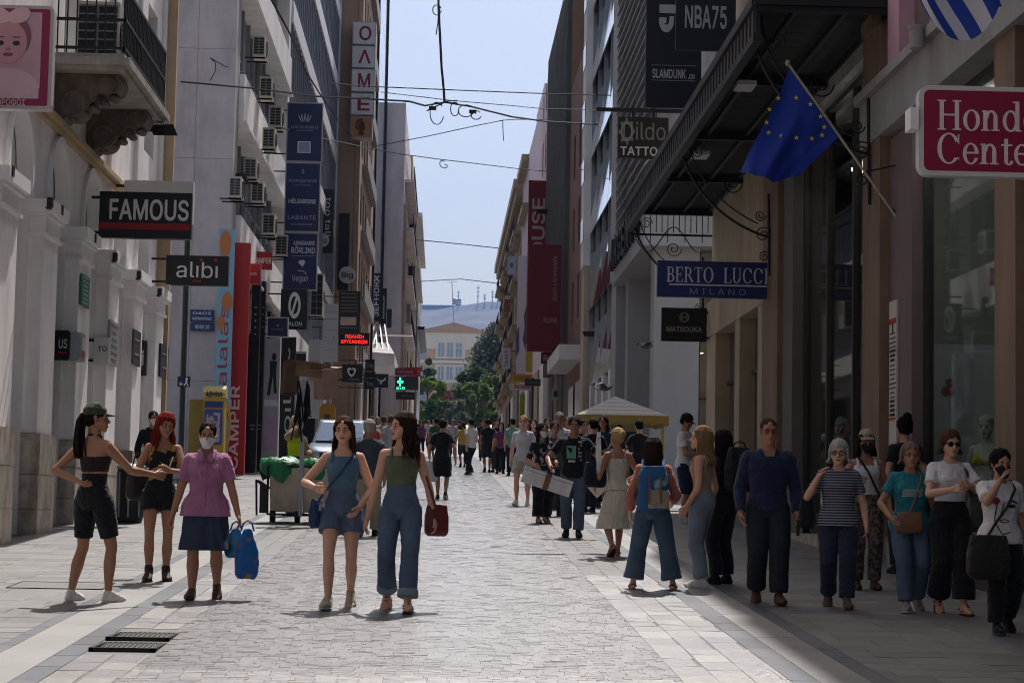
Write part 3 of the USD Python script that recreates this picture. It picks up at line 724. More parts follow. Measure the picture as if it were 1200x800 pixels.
# canopy of iron and dark boards
t = T('iron_canopy', 'black iron shop canopy with scrolled arched brackets jutting over the right pavement', 'canopy', (4.4, 32, 7.2))
CX = 3.6
m = M()
m.box(CX - .05, CX + .06, 23.6, 40.4, 7.08, 7.18); m.box(CX - .02, CX + .03, 23.6, 40.4, 7.18, 7.5); m.box(CX - .07, CX + .07, 23.6, 40.4, 7.5, 7.62); t.part('gutter_beam', m, m_black)
m = M()
for k in range(56):
    y = 23.7 + k * .3; m.box(CX - .035, CX - .02, y, y + .15, 7.2, 7.48)
t.part('frieze', m, mat('iron_frieze', '35332f', .5, .2, metal=.3), kind='stuff')
for k in range(21):
    y = 23.62 + k * .8
    m = M(); m.box(CX + .06, 5.28, y, y + .785, 7.58, 7.63); t.part('board', m, mat('canopy_boards', '0f0e0d', .8, .3, 3., stretch=(.3, 3, 1)))
m = M()
for y in (23.6, 27.8, 32.0, 36.2, 40.3): m.box(CX, 5.28, y - .05, y + .05, 7.44, 7.58)
for x in (4.1, 4.7, 5.2): m.box(x - .03, x + .03, 23.6, 40.4, 7.5, 7.575)
t.part('rafters', m, m_black)
m = M(); m.box(CX - .05, 5.1, 23.5, 23.58, 7.5, 7.66); t.part('front_beam', m, m_black)
for y in (24.4, 32.0, 40.2):
    m = M(); a = np.linspace(0, math.pi / 2, 16)
    arc = [(5.12 - 1.45 * math.sin(q), y, 5.9 + 1.25 * (1 - math.cos(q)) + .35 * math.sin(q)) for q in a]
    m.tube(arc, .022, 6); m.tube([(p[0] + .1, p[1], p[2] + .12) for p in arc[2:]], .012, 6)
    for (cx, cz, rr, sgn) in ((5.0, 5.95, .13, 1), (4.95, 6.25, .09, -1), (5.02, 5.6, .09, 1), (4.5, 6.75, .16, -1), (3.95, 7.25, .12, 1)):
        m.tube([(cx + rr * (1 - q / 13) * math.cos(sgn * q), y, cz + rr * (1 - q / 13) * math.sin(sgn * q)) for q in np.linspace(0, 11, 34)], .01, 5)
    m.tube([(5.1, y, 5.3), (5.08, y, 6.6)], .022, 6); t.part('bracket', m, m_black)
m = M()
for k in range(14):
    x = 3.7 + k * .115; l = .35 + .2 * (k % 3 == 0); m.box(x - .008, x + .008, 40.3, 40.316, 7.44 - l, 7.44)
m.box(3.6, 5.28, 40.3, 40.32, 7.02, 7.06); m.tube([(3.75 + .5 * q, 40.3, 6.95 - .25 * math.sin(q * 3.1)) for q in np.linspace(0, 2.6, 24)], .012, 5); t.part('fringe', m, m_black)
for (px, py, Y) in ((872, 92, 27.5), (820, 173, 33)):
    p = AY(px, py, Y); m = M(); m.box(p[0] - .12, p[0] + .14, Y - .25, Y + .25, 7.34, 7.4, .02); t.part('lamp_housing', m, mat('lamp_white', 'b9bcc2', .4))

# pale small building past the canopy, with Y 33..40.5
t = T('pale_shop_building', 'small pale stone shop building with dark window bays before the side street', 'building', (5.6, 37, 1.5))
for (ya, yb) in ((33.2, 33.9), (36.0, 36.6), (39.2, 40.5)):
    m = M(); m.box(5.22, 6., ya, yb, 1.2, 5.4, .015); t.part('pier', m, m_tan)
m = M(); m.box(5.2, 6., 33.2, 40.5, 5.0, 5.7, .02); t.part('lintel', m, m_tan)
for ya, yb in ((33.9, 36.0), (36.6, 39.2)):
    g = M(); g.box(5.5, 5.52, ya, yb, gz(ya) + .4, 5.0); q = t.part('shop_window', g, m_pane)
    f = M(); f.box(5.42, 5.56, ya, yb, gz(ya) - .1, gz(yb) + .4); f.box(5.44, 5.5, (ya + yb) / 2 - .04, (ya + yb) / 2 + .04, gz(yb) + .4, 5.0); f.box(5.44, 5.5, ya, yb, 4.0, 4.08); t.part('frame', f, m_fr, parent=q)
    m = M(); m.box(5.3, 5.34, ya + .3, yb - .1, 5.1, 5.6); t.part('small_sign', m, m_black)
ops = [(34.2, 35.4, 8.4, 10.4), (36.8, 38.0, 8.4, 10.4), (34.2, 35.4, 11.8, 13.8), (36.8, 38., 11.8, 13.8)]
facade(t, 1, 5.3, 33.22, 40.48, 5.7, 29.0, ops, m_tan, frame=m_dark, depth=8)

# ------------------------------------------------------------------ right: white building with louvred upper storeys, standing on columns
m_r2 = mat('pale_grey_panel', '9a9a9c', .55, .05, 2., dirt=.1)
t = T('louvred_building', 'white building on square columns with a slatted grey screen above its overhang', 'building', (6.2, 60, 2.4))
for ya in (55.2, 63.0):
    m = M(); m.box(5.66, 6.9 if ya < 60 else 6.5, ya, ya + .9, 2., 8.7, .015); t.part('column', m, m_r2)
m = M(); m.box(5.3, 12, 54.6, 64.9, 8.7, 9.0); m.box(5.3, 5.5, 54.6, 64.9, 9.0, 10.1, .02); m.box(5.5, 12, 54.6, 54.8, 9.0, 10.1); t.part('overhang', m, m_r2)
m = M(); m.box(7.9, 8.1, 55.5, 64.9, 2, 8.7); m.box(8.4, 12, 55.3, 55.5, 2, 8.7); m.box(5.65, 12, 54.9, 64.8, 10.1, 26); t.part('rear_wall', m, m_grey)
for k in range(44):
    z = 10.2 + k * .36
    m = M(); v = [(5.32, 54.7, z), (5.32, 64.8, z), (5.5, 64.8, z + .2), (5.5, 54.7, z + .2)]; w = [(a, b, c + .03) for a, b, c in v]
    m.add(v + w, [(3, 2, 1, 0), (4, 5, 6, 7), (0, 1, 5, 4), (1, 2, 6, 5), (2, 3, 7, 6), (3, 0, 4, 7)]); t.part('louvre', m, mat('louvre_light', 'b9babd', .5, .08, 2., dirt=.1))
m = M()
for y in (54.7, 57.6, 60.5, 63.2): m.box(5.5, 5.56, y, y + .06, 10.1, 26)
t.part('louvre_frame', m, m_steel)
m = M(); m.box(5.4, 5.8, 64.95, 66.9, 9.0, 26.5, .02); m.box(5.45, 5.8, 65.0, 66.8, 2.4, 9.0); t.part('corner_pier', m, m_r2)
g = M(); g.box(6.9, 8.4, 55.4, 55.42, 2.2, 8.7); q = t.part('shop_window', g, m_shop)
f = M()
for x in (6.9, 7.5, 8.35): f.box(x, x + .05, 55.36, 55.46, 2.2, 8.7)
f.box(6.9, 8.4, 55.36, 55.46, 4.6, 4.66); t.part('frame', f, m_fr, parent=q)
m = M(); m.box(6.9, 9.5, 60, 60.1, 2.2, 8.7); t.part('shop_back', m, m_tan)
for k, (px, py) in enumerate(((806, 404), (812, 400), (819, 396), (815, 420), (808, 418), (822, 414))):
    p = AY(px, py, 57.5); m = M(); m.lathe([(.001, 0), (.05, 0), (.05, .02), (.001, .02)], n=8); v, f = m.arr(); t.part('ceiling_lamp', (v + p, f), emit('warm_lamp', 'ffd9a0', 6.))

# ------------------------------------------------------------------ right: glass front, terracotta front, finned tower, pale wall, balconies
t = T('curtain_wall_building', 'white framed building with a tall mirror glass front on the right', 'building', (5.6, 74, 3.))
m = M(); m.box(5.7, 13, 67.0, 80.2, 2.4, 24); t.part('rear_wall', m, m_dark)
for k in range(4):
    for j in range(6):
        g = M(); ya = 67.0 + k * 2.9; za = 6.2 + j * 2.95; g.hull([(x, y, z) for y in (ya + .03, ya + 2.87) for x, z in ((5.5, za + .03), (5.55, za + .03), (5.75, za + 2.92), (5.8, za + 2.92))]); t.part('glass_panel', g, m_mirror)
for k in range(5):
    m = M(); m.box(5.56, 5.75, 66.95 + k * 2.9, 67.05 + k * 2.9, 6.2, 24); t.part('mullion', m, m_steel)
for k in range(4): m = M(); m.box(5.45, 5.9, 67.0 + k * 2.9, 67.8 + k * 2.9, 2.6, 6.2); t.part('pier', m, m_white2)
m = M(); m.box(5.35, 5.75, 78.7, 80.3, 2.9, 11.0, .02); t.part('pier', m, m_beige if False else mat('cream_stone', 'b8ab97', .7, .06, 1.5, dirt=.15))
m = M(); m.box(5.3, 13, 78.6, 80.3, 11.0, 24); t.part('white_wing', m, m_white2)
for j in range(5):
    m = M(); m.box(5.28, 5.32, 78.75, 80.2, 12. + j * 2.3, 12.9 + j * 2.3); t.part('strip_window', m, m_pane)
t = T('terracotta_building', 'narrow terracotta red front with white slanting window strips beside it', 'building', (5.6, 87, 3.5))
ops = [(y, y + 1.2, z, z + 1.9) for z in np.arange(9.5, 18, 3.2) for y in (84.0, 87.5)]
facade(t, 1, 5.5, 80.4, 91.4, 3., 20.5, ops, m_red, frame=m_white2)
m = M(); m.box(4.6, 5.5, 82.0, 91.3, 7.6, 8.2, .02); t.part('canopy_slab', m, m_white2)
m = M(); m.box(5.52, 10, 91.4, 91.9, 20, 34); m.box(6, 13, 84, 91.3, 20.5, 30); t.part('upper_block', m, m_beige)
for ya in (81.5, 86): m = M(); m.box(5.45, 5.5, ya, ya + 3.2, 3.4, 6.8); t.part('shop_window', m, m_pane)
t = T('finned_tower', 'tall office tower clad in grey vertical fins above the red banners', 'building', (5.6, 102, 4.))
m = M(); m.box(5.75, 14, 92.0, 110, 3.5, 25.6); t.part('rear_wall', m, m_tan)
for k in range(26):
    m = M(); ya = 92.05 + k * .69; m.box(5.3, 5.76, ya, ya + .14, 8.6, 25.8); t.part('fin', m, mat('tan_fin', '6c6c6b', .6, .12, 1.5, dirt=.2))
for ya, mm in ((93, m_black), (97, m_black), (101, m_red), (105, m_black)): m = M(); m.box(5.6, 5.75, ya, ya + 3.2, 3.7, 8.4); t.part('shop_front', m, mm)
t = T('pale_pink_building', 'pale pink building with a plain street wall beyond the red banners', 'building', (5.6, 130, 5.))
ops = [(y, y + 1.3, z, z + 2.) for z in np.arange(11, 25, 3.4) for y in np.arange(113, 120, 3.2)]
facade(t, 1, 5.6, 110.1, 151, 4.4, 26.2, ops, m_pinkw, frame=m_tan)
m = M(); m.box(6.2, 7.4, 113, 117, 26.2, 27.6); m.box(6, 9, 128, 139, 26.2, 28.5); t.part('roof_block', m, m_pinkw)
for k, (ya, mm) in enumerate(((111, m_white2), (118, m_tan), (125, m_dark), (132, m_white2), (140, m_grey))): m = M(); m.box(5.4, 5.62, ya, ya + 4.5, 4.4, 9.6); t.part('shop_front', m, mm)
b = M(); b.box(5.1, 5.6, 141, 150.5, 25.6, 26.2); b.box(5.2, 5.6, 141, 150.5, 22.4, 22.8); t.part('roof_slab', b, m_tan)
t = T('balcony_building', 'old tan building with tiers of railed balconies at the end of the right row', 'building', (5.6, 175, 6.5))
ops = [(y, y + 1.6, z, z + 2.3) for z in np.arange(12, 24, 3.6) for y in np.arange(153.5, 206, 4.2)]
facade(t, 1, 5.6, 151.1, 207, 6., 26.0, ops, m_tan, frame=m_white2)
for i, z in enumerate(np.arange(12, 24, 3.6)):
    for j, ya in enumerate((154, 167, 180, 193)):
        b = M(); b.box(5.0 - .12 * (j % 2), 5.6, ya, ya + 9, z - .45, z - .15, .03); b.box(5.2, 5.6, ya + .3, ya + 8.7, z - .8, z - .45); p = t.part('balcony', b, m_tan)
        q = M()
        for yy in np.arange(ya, ya + 9, .5): q.box(5.03, 5.06, yy, yy + .05, z - .15, z + .85)
        q.box(5.01, 5.08, ya, ya + 9, z + .82, z + .88); t.part('railing', q, m_dark, parent=p)
b = M(); b.box(4.9, 5.6, 151.2, 207, 25.4, 26.1, .05); b.box(5.1, 5.6, 151.2, 207, 24.8, 25.4); t.part('cornice', b, m_tan)
m = M(); m.box(5.9, 7, 158, 160, 26.1, 28); m.box(6.2, 6.6, 170, 170.6, 26.1, 28.5); t.part('chimney', m, m_tan)
for k in range(6): m = M(); m.box(5.45, 5.62, 152 + k * 9, 157 + k * 9, 6.3, 10.4); t.part('shop_front', m, [m_grey, m_white2, m_dark][k % 3])

# ------------------------------------------------------------------ far end: palace, trees, mountain
PYD = 650.
t = T('palace', 'pale neoclassical palace with a tiled pediment and rows of tall windows closing the view', 'palace', tuple(AY(532, 468, PYD)))
ax = AY(532, 378, PYD)[0]; sc = PYD / FOC
zt, zb = AY(532, 378, PYD)[2], AY(532, 470, PYD)[2]
m_pal = mat('palace_ochre', 'b59a82', .8, .05, .3); m_palw = mat('palace_white', 'c6c0b6', .8, .05, .3)
ze = AY(532, 390, PYD)[2]; hw = 46 * sc
m = M(); m.box(ax - hw + 1, ax + hw - 1, PYD, PYD + 30, zb - 12, ze - 5.2); t.part('wall', m, m_pal)
m = M(); m.box(ax - hw, ax + hw, PYD - .4, PYD + 30, ze - 5.2, ze); t.part('entablature', m, m_palw)
m = M(); m.poly(sg.Polygon([(ax - hw - .6, ze), (ax + hw + .6, ze), (ax, zt)]), (0, PYD + 30, 0), (1, 0, 0), (0, 0, 1), 31.); t.part('roof', m, m_tile)
m = M(); m.box(ax - 60, ax + 60, PYD + 6, PYD + 26, zb - 12, ze - 6.5); t.part('wing', m, m_pal)
m = M(); m.box(ax - 60, ax + 60, PYD + 5.5, PYD + 26.5, ze - 6.5, ze - 4.8); t.part('wing_roof', m, m_tile)
for zz in (AY(532, 424, PYD)[2], AY(532, 447, PYD)[2]): m = M(); m.box(ax - hw + .5, ax + hw - .5, PYD - .6, PYD, zz - .5, zz + .5); t.part('string_course', m, m_palw)
for r, (pa, pb) in enumerate(((402, 418), (430, 446), (459, 468))):
    za, zc = AY(532, pb, PYD)[2], AY(532, pa, PYD)[2]
    m = M(); m.box(ax - 21 * sc, ax + 14 * sc, PYD - .3, PYD, za - .6, zc + .8); t.part('window_surround', m, m_palw)
    for k in (-1, 0, 1):
        x = ax + (-4 + k * 10.5) * sc; m = M(); m.box(x - 3.3 * sc, x + 3.3 * sc, PYD - .5, PYD - .3, za, zc); q = t.part('window', m, mat('palace_shutter', '7f94a8', .5))
        f = M(); f.box(x - .12, x + .12, PYD - .62, PYD - .5, za, zc); f.box(x - 3.3 * sc, x + 3.3 * sc, PYD - .62, PYD - .5, (za + zc * 2) / 3 - .1, (za + zc * 2) / 3 + .1); t.part('glazing_bar', f, m_palw, parent=q)
    for sx in (-1, 1):
        x = ax + sx * 33 * sc - 3 * sc; m = M(); m.box(x - 3.4 * sc, x + 3.4 * sc, PYD - .2, PYD, za, zc); t.part('window', m, MATS['palace_shutter'])
fp = T('flagpole', 'thin flagpole with a small striped flag on the palace pediment', 'flagpole', tuple(AY(532, 378, PYD - 1)))
p0, p1 = AY(532, 380, PYD - 1), AY(529.5, 330, PYD - 1)
m = M(); m.tube([p0, p1], .13, 6); m.box(p1[0] - 1.6, p1[0] + 1.6, PYD - 1.05, PYD - .95, p1[2] - .05, p1[2] + .05); fp.part('pole', m, m_steel)
a = AY(530, 350, PYD - 1)
for k in range(5):
    m = M(); xs = np.linspace(0, 2.9, 8); zz = .18 * np.sin(xs * 3)
    v = np.array([(a[0] + x, PYD - 1 + .3 * math.sin(x * 2.5), a[2] + w - k * .36 - .1 * x) for x, w in zip(xs, zz)]); v2 = v - (0, 0, .37)
    m.add(np.vstack([v, v2]), [(i, i + 1, i + 9, i + 8) for i in range(7)]); fp.part('stripe', m, mat('flag_blue', '2b3f9c', .8) if k % 2 == 0 else mat('flag_white', 'd8d8dc', .8))

# mountain: one ridged mass far behind
ridge = [(-3000, 330), (-900, 352), (-250, 368), (100, 372), (300, 378), (430, 372), (487, 362), (505, 363), (530, 358), (560, 354), (585, 351), (640, 349), (760, 344), (1100, 350), (2600, 340), (5000, 380)]
D0, D1 = 4300., 6500.
xs = np.linspace(-2300, 3200, 180); pxs = 517 + xs * FOC / D1
rz = np.interp(pxs, [a for a, b in ridge], [AY(530, b, D1)[2] for a, b in ridge])
ts = np.linspace(0, 1, 40); P = []
for j, tt in enumerate(ts):
    y = D0 + (D1 - D0) * tt; prof = tt ** 1.25
    q = np.stack([xs / 300, np.full_like(xs, y / 300), np.zeros_like(xs)], 1)
    z = 20 + (rz - 20) * prof + (meshkit.fbm(q, 5, 3) - .5) * 260 * math.sin(math.pi * tt) ** .7 + (meshkit.fbm(q * 5, 3, 9) - .5) * 14
    P.append(np.stack([xs, np.full_like(xs, y), z], 1))
P = np.array(P); n1 = len(xs)
m = M(); m.add(P.reshape(-1, 3), [(i * n1 + j, i * n1 + j + 1, (i + 1) * n1 + j + 1, (i + 1) * n1 + j) for i in range(len(ts) - 1) for j in range(n1 - 1)])
m.add([(xs[0], D1, rz[0]), (xs[-1], D1, rz[-1]), (xs[-1], D1 + 300, -20), (xs[0], D1 + 300, -20)], [(0, 1, 2, 3)])
mm = usdkit.material(stage, '/World/Looks/mountain_scrub', {'g': ('geometry', {}), 'n': ('noise_texture', {'scale': .012, 'detail': 8.}), 'r': ('rgb_ramp', {'ramp': [(.35, (.022,.03,.018)), (.55, (.045,.045,.03)), (.7, (.09,.085,.065))]}), 'p': ('principled_bsdf', {'roughness': .9})}, [('g.position', 'n.vector'), ('n.fac', 'r.fac'), ('r.color', 'p.base_color')], surface='p.BSDF')
top('mountain', m, mm, 'long blue-grey mountain ridge behind the palace', kind='structure', smooth=True)
for k, (px, h) in enumerate(((537, 17), (560, 20), (568, 9), (577, 12), (583, 10))):
    b = AY(px, np.interp(px, [a for a, c in ridge], [c for a, c in ridge]), D1 - 30); m = M()
    m.tube([b - (0, 0, 20), b + (0, 0, h * D1 / FOC)], [2.2, 1.0], 5)
    for q in (.35, .6, .85): m.box(b[0] - 5, b[0] + 5, b[1] - 1, b[1] + 1, b[2] + h * q * D1 / FOC - 1, b[2] + h * q * D1 / FOC + 1)
    top('antenna_mast', m, m_steel, ['antenna mast on the ridge just right of the palace flag', 'tallest antenna mast on the ridge', 'short antenna mast right of the tallest one', 'antenna mast second from the right end of the visible ridge', 'antenna mast on the ridge beside the balconies'][k], 'antenna mast')


def tree(name, label, base, h, r, ztr, cols, seed, n=2600, leaf=.32, blobs=26, conic=0.):
    """Trunk with limbs, and a crown of many leaf-sized faces in clumps."""
    g = np.random.default_rng(seed); t = T(name, label, 'tree', base); t.local = True
    m = M(); m.tube([(0, 0, -1), (.1, 0, ztr * .5), (0, .1, ztr), (.1, 0, h * .8)], [.3, .24, .2, .05], 7)
    cs = []
    for k in range(blobs):
        a, u = g.uniform(0, 6.28), g.uniform(0, 1); z = ztr + (h - ztr) * g.uniform(.02, .95)
        prof = math.sin(math.pi * min(1, max(.08, (z - ztr * .8) / (h - ztr * .8)))) ** .6 if not conic else (1 - (z - ztr) / (h - ztr)) ** .8
        rr = r * prof * math.sqrt(u); c = np.array([rr * math.cos(a), rr * math.sin(a), z]); cs.append((c, g.uniform(.45, 1.) * r * .36))
        if k % 3 == 0: m.tube([(0, 0, max(ztr * .7, z - r * .6)), c * (.5, .5, 1) - (0, 0, .3), c], [.1, .06, .02], 5)
    t.part('trunk', m, mat('tree_bark', '4f4336', .9, .3, 4.))
    per = int(1.7 * n) // blobs
    for ci, col in enumerate(cols):
        V = []
        for c, rad in cs[ci::len(cols)]:
            d = g.normal(size=(per, 3)); d /= np.linalg.norm(d, axis=1, keepdims=True)
            p = c + d * rad * g.uniform(.3, 1.05, (per, 1)) ** .5
            u = g.normal(size=(per, 3)); u /= np.linalg.norm(u, axis=1, keepdims=True); w = np.cross(u, g.normal(size=(per, 3))); w /= np.linalg.norm(w, axis=1, keepdims=True)
            s = leaf * g.uniform(.6, 1.3, (per, 1))
            V.append(np.stack([p - u * s, p + w * s * .55, p + u * s, p - w * s * .55], 1))
        V = np.concatenate(V).reshape(-1, 3); k = len(V) // 4
        t.part('crown', (V, np.array([(0, 1, 2, 3)]) + 4 * np.arange(k)[:, None]), mat('leaf_' + col, col, .7, .35, .9, transl=.35), kind='stuff')
    return t


def tr(px, pyb, pyt, Y, name, label, cols, seed, wpx, **k):
    b, tp = AY(px, pyb, Y), AY(px, pyt, Y); h = tp[2] - b[2]; z0 = float(heights(Y)) - .05
    tree(name, label, (b[0], Y, z0), tp[2] - z0, 1.28 * wpx * Y / FOC / 2, max(.8, (b[2] - z0) * .45), cols, seed, **k)


tr(580, 466, 381, 400, 'tree', 'tall loose grey-green tree right of the palace', ['525b48', '414838', '616a56'], 1, 84, n=5600, leaf=.42, blobs=56, conic=1.)
tr(556, 478, 432, 330, 'tree', 'round dark green tree before the palace', ['41502f', '313f26'], 2, 44, n=3000, leaf=.34)
tr(585, 480, 436, 290, 'tree', 'bright green leafy tree against the right balconies', ['5c6c33', '4a5a2b'], 3, 44, n=2400, leaf=.3)
tr(560, 486, 450, 285, 'tree', 'low green tree in the middle of the far trees', ['4c5f30', '5c6f38'], 4, 40, n=2000, leaf=.28)
tr(489, 470, 404, 420, 'tree', 'dark tree half hidden behind the left row of buildings', ['35452a', '44533a'], 5, 30, n=2200, leaf=.42)
tr(500, 482, 440, 300, 'tree', 'yellow-green tree beside the pharmacy cross', ['6c8236', '5a7030'], 6, 34, n=2400, leaf=.3)
tr(521, 484, 462, 310, 'tree', 'low reddish tree in front of the palace', ['6b3f38', '7a4a40'], 7, 42, n=1800, leaf=.32)
tr(535, 488, 470, 280, 'tree', 'low grey-green shrub in the middle of the far crowd', ['66705c', '4f5b44'], 8, 30, n=1200, leaf=.25)
tr(590, 490, 458, 262, 'tree', 'dark bushy tree under the right balconies', ['33452a', '25361e'], 9, 32, n=1600, leaf=.28)
tr(511, 488, 466, 275, 'tree', 'small dark green tree at the left of the far crowd', ['3d5a2a', '2f4824'], 10, 22, n=1200, leaf=.25)
# ------------------------------------------------------------------ signs: boards standing out from the walls, facing the viewer
def panel_mat(c, rough=.45): return mat('sign_' + c, c, rough, .06, 4., spec=.4, dirt=.06)


def sign(name, label, px, Y, col, lines=(), th=.1, wall=None, cat='sign', frame=None, round_=0., group=None, bars=True):
    """px: the board's edges on the sight lines (x0, y0, x1, y1); lines: (text, u, v, height, width, colour, options) as fractions of the board."""
    x0, y0, x1, y1 = px; xm, ym = (x0 + x1) / 2, (y0 + y1) / 2
    X0, X1, Z1, Z0 = AY(x0, ym, Y)[0], AY(x1, ym, Y)[0], AY(xm, y0, Y)[2], AY(xm, y1, Y)[2]
    w, h = X1 - X0, Z1 - Z0
    t = T(name, label, cat, ((X0 + X1) / 2, Y, Z0), group=group)
    m = M()
    if round_:
        m.poly(sg.box(X0 + round_, Z0 + round_, X1 - round_, Z1 - round_).buffer(round_, 6), (0, Y + th / 2, 0), (1, 0, 0), (0, 0, 1), th)
    else: m.box(X0, X1, Y - th / 2, Y + th / 2, Z0, Z1, .008)
    body = t.part('board', m, frame if frame and round_ else panel_mat(col))
    if frame and not round_:
        f = M(); e = min(.035, h * .06)
        for a in ((X0 - e, X0, Z0 - e, Z1 + e), (X1, X1 + e, Z0 - e, Z1 + e), (X0, X1, Z0 - e, Z0), (X0, X1, Z1, Z1 + e)): f.box(a[0], a[1], Y - th / 2 - .008, Y + th / 2 + .004, a[2], a[3])
        t.part('frame', f, frame)
    if frame and round_:
        f = M(); e = .04; f.poly(sg.box(X0 + round_, Z0 + round_, X1 - round_, Z1 - round_).buffer(round_ - e, 6), (0, Y - th / 2, 0), (1, 0, 0), (0, 0, 1), .006); t.part('face', f, panel_mat(col))
    yf = Y - th / 2 - (.007 if frame and round_ else .001)
    for L in lines:
        txt, u, v, hh, ww, c = L[:6]; o = L[6] if len(L) > 6 else {}
        cc = (X0 + u * w, yf, Z0 + v * h)
        mm = o.get('mat') or mat('print_' + c, c, .5, .05)
        if callable(txt): g = M(); txt(g, cc, hh * h, ww * w if ww else None); t.part(o.get('name', 'emblem'), g, mm)
        else: t.part('lettering', letters(txt, hh * (h if o.get('face', 'cam') == 'cam' else w), cc, o.get('face', 'cam'), (ww * (h if o.get('face', 'cam') != 'cam' else w)) if ww else None, o.get('bold', True), serif=o.get('serif', False)), mm)
    if wall is not None and bars:
        xe = X0 if wall < 0 else X1
        for z in (Z0 + .12 * h, Z1 - .12 * h):
            b = M(); b.box(xe, wall, Y - .02, Y + .02, z - .02, z + .02)
            if abs(xe - wall) > .03: t.part('bracket', b, m_dark)
    t.box = (X0, X1, Z0, Z1, yf, w, h)
    return t


def shp(geom):
    """An emblem of a shapely shape in the unit square, fitted to height h (and width w)."""
    def go(m, c, h, w=None):
        m.poly(geom, c, ((w or h), 0, 0), (0, 0, h), .008)
        v = m.v; f = m.f
    def fix(m, c, h, w=None):
        g = affinity.scale(geom, (w or h), h, origin=(0, 0)); m.poly(g, c, (1, 0, 0), (0, 0, 1), .008)
    return fix


def bar(m, c, h, w): m.box(c[0] - w / 2, c[0] + w / 2, c[1] - .008, c[1], c[2] - h / 2, c[2] + h / 2)


# baby picture sign, top left
t = sign('shop_sign', 'pink rounded sign with a baby portrait, top left beside the balcony', (-46, 8, 63, 129), 23.2, '8f2350', [], th=.16, wall=-5.5, round_=.06, frame=mat('sign_rim', 'b9b0b0', .4, .05))
X0, X1, Z0, Z1, yf, w, h = t.box
pw = M(); pw.box(X0 + .1, X1 - .13, yf - .004, yf, Z0 + .24, Z1 - .08); t.part('picture', pw, mat('picture_pink', 'c9a2ac', .5, .12, 3., dirt=.15))
fx, fz = AY(12, 52, 23.2)[0], AY(12, 50, 23.2)[2]
for nm, geo, col, k in (('hair', affinity.scale(sg.Point(0, .05).buffer(.26, 12), .98, 1.05), '8a5763', 1), ('face', affinity.scale(sg.Point(0, -.02).buffer(.22, 12), .95, 1.12), 'c8959b', 2), ('bow', unary_union([affinity.rotate(affinity.scale(sg.Point(s * .12, .25).buffer(.11, 8), 1.2, .8), s * 20, origin=(0, .25)) for s in (-1, 1)]), 'd8b4ba', 3),
                        ('eye', unary_union([affinity.scale(sg.Point(s * .09, -.03).buffer(.035, 8), 1.2, .8) for s in (-1, 1)]), '3b2730', 3), ('brow', unary_union([affinity.scale(sg.Point(s * .09, .04).buffer(.04, 8), 1.3, .25) for s in (-1, 1)]), '8a5763', 3), ('nose', affinity.scale(sg.Point(.0, -.1).buffer(.03, 8), 1.2, .6), 'a8737c', 3), ('mouth', affinity.scale(sg.Point(0, -.16).buffer(.05, 8), 1.2, .45), '8e4a58', 3), ('shoulders', affinity.scale(sg.Point(0, -.62).buffer(.34, 12), 1.15, .9).intersection(sg.box(-.36, -.66, .36, 0)), 'd2b2ba', 1)):
    m = M(); m.poly(geo, (fx, yf - .004 - .003 * k, fz), (1, 0, 0), (0, 0, 1), .003); t.part(nm + '_print', m, mat('print_' + col, col, .5, .08))
t.part('lettering', letters('ΠΑΙΔΙΑΤΙΚΑ', .07, (AY(16, 114, 23.2)[0] - .22, yf, AY(16, 114, 23.2)[2]), w=.74, bold=False), mat('print_e0c0c8', 'e0c0c8', .5))
t.part('lettering', letters('OΡΟΦΟΣ', .07, (AY(15, 121.5, 23.2)[0], yf, AY(15, 121.5, 23.2)[2]), w=.32, bold=False), MATS['print_e0c0c8'])
# FAMOUS, its white neighbour, alibi
t = sign('shop_sign', 'black sign with large pale capital letters over a red strip, on the arcade', (117, 226, 225, 280), 31.6, '141415', [('FAMOUS', .54, .62, .42, .86, 'd9d5d5'), (bar, .5, .26, .14, .98, '8d1420', {'name': 'red_strip'}), ('SHOES STORES', .5, .26, .06, .8, 'c06a6a')], wall=-5.5, th=.14)
t = sign('blank_sign', 'white lightbox seen blank behind the black red-striped sign', (146, 213, 227, 262), 33.4, 'cfccca', [(shp(ringp(0, 0, .5, .5, .43, .43)), .62, .3, .3, None, '8f8d8c')], wall=-5.5, th=.2, cat='sign')
t = sign('shop_sign', 'black sign with thin rounded white lowercase lettering, below the striped sign', (195, 300, 268, 335), 38.2, '151517', [('alıbı', .5, .53, .52, .66, 'd8d6d6', {'bold': False}), (shp(sg.Point(0, 0).buffer(.5)), .56, .86, .1, None, 'b02a30'), (shp(sg.Point(0, 0).buffer(.5)), .795, .86, .1, None, 'b02a30'), ('shoes', .5, .16, .08, .14, 'a5352c')], wall=-5.5, th=.14)
sign('shop_sign', 'rounded black plaque ending in white letters on the third pilaster', (62, 387, 82, 422), 29.5, '121213', [('US', .62, .55, .3, .5, 'd8d6d6'), (bar, .62, .25, .07, .5, 'a02028', {'name': 'red_strip'})], wall=-5.6, th=.06, round_=.04, frame=m_black)
sign('shop_sign', 'white plaque with a circle and dark small letters between pilasters', (110, 395, 128, 426), 32.2, 'c4c0c0', [('ro', .6, .6, .28, .5, '333335', {'bold': False})], wall=-5.6, th=.04)
sign('shop_sign', 'narrow black plaque between the last two arcade pilasters', (163, 399, 172, 440), 37.5, '161618', [('i', .5, .5, .4, .25, 'd0d0d0')], wall=-5.6, th=.04)


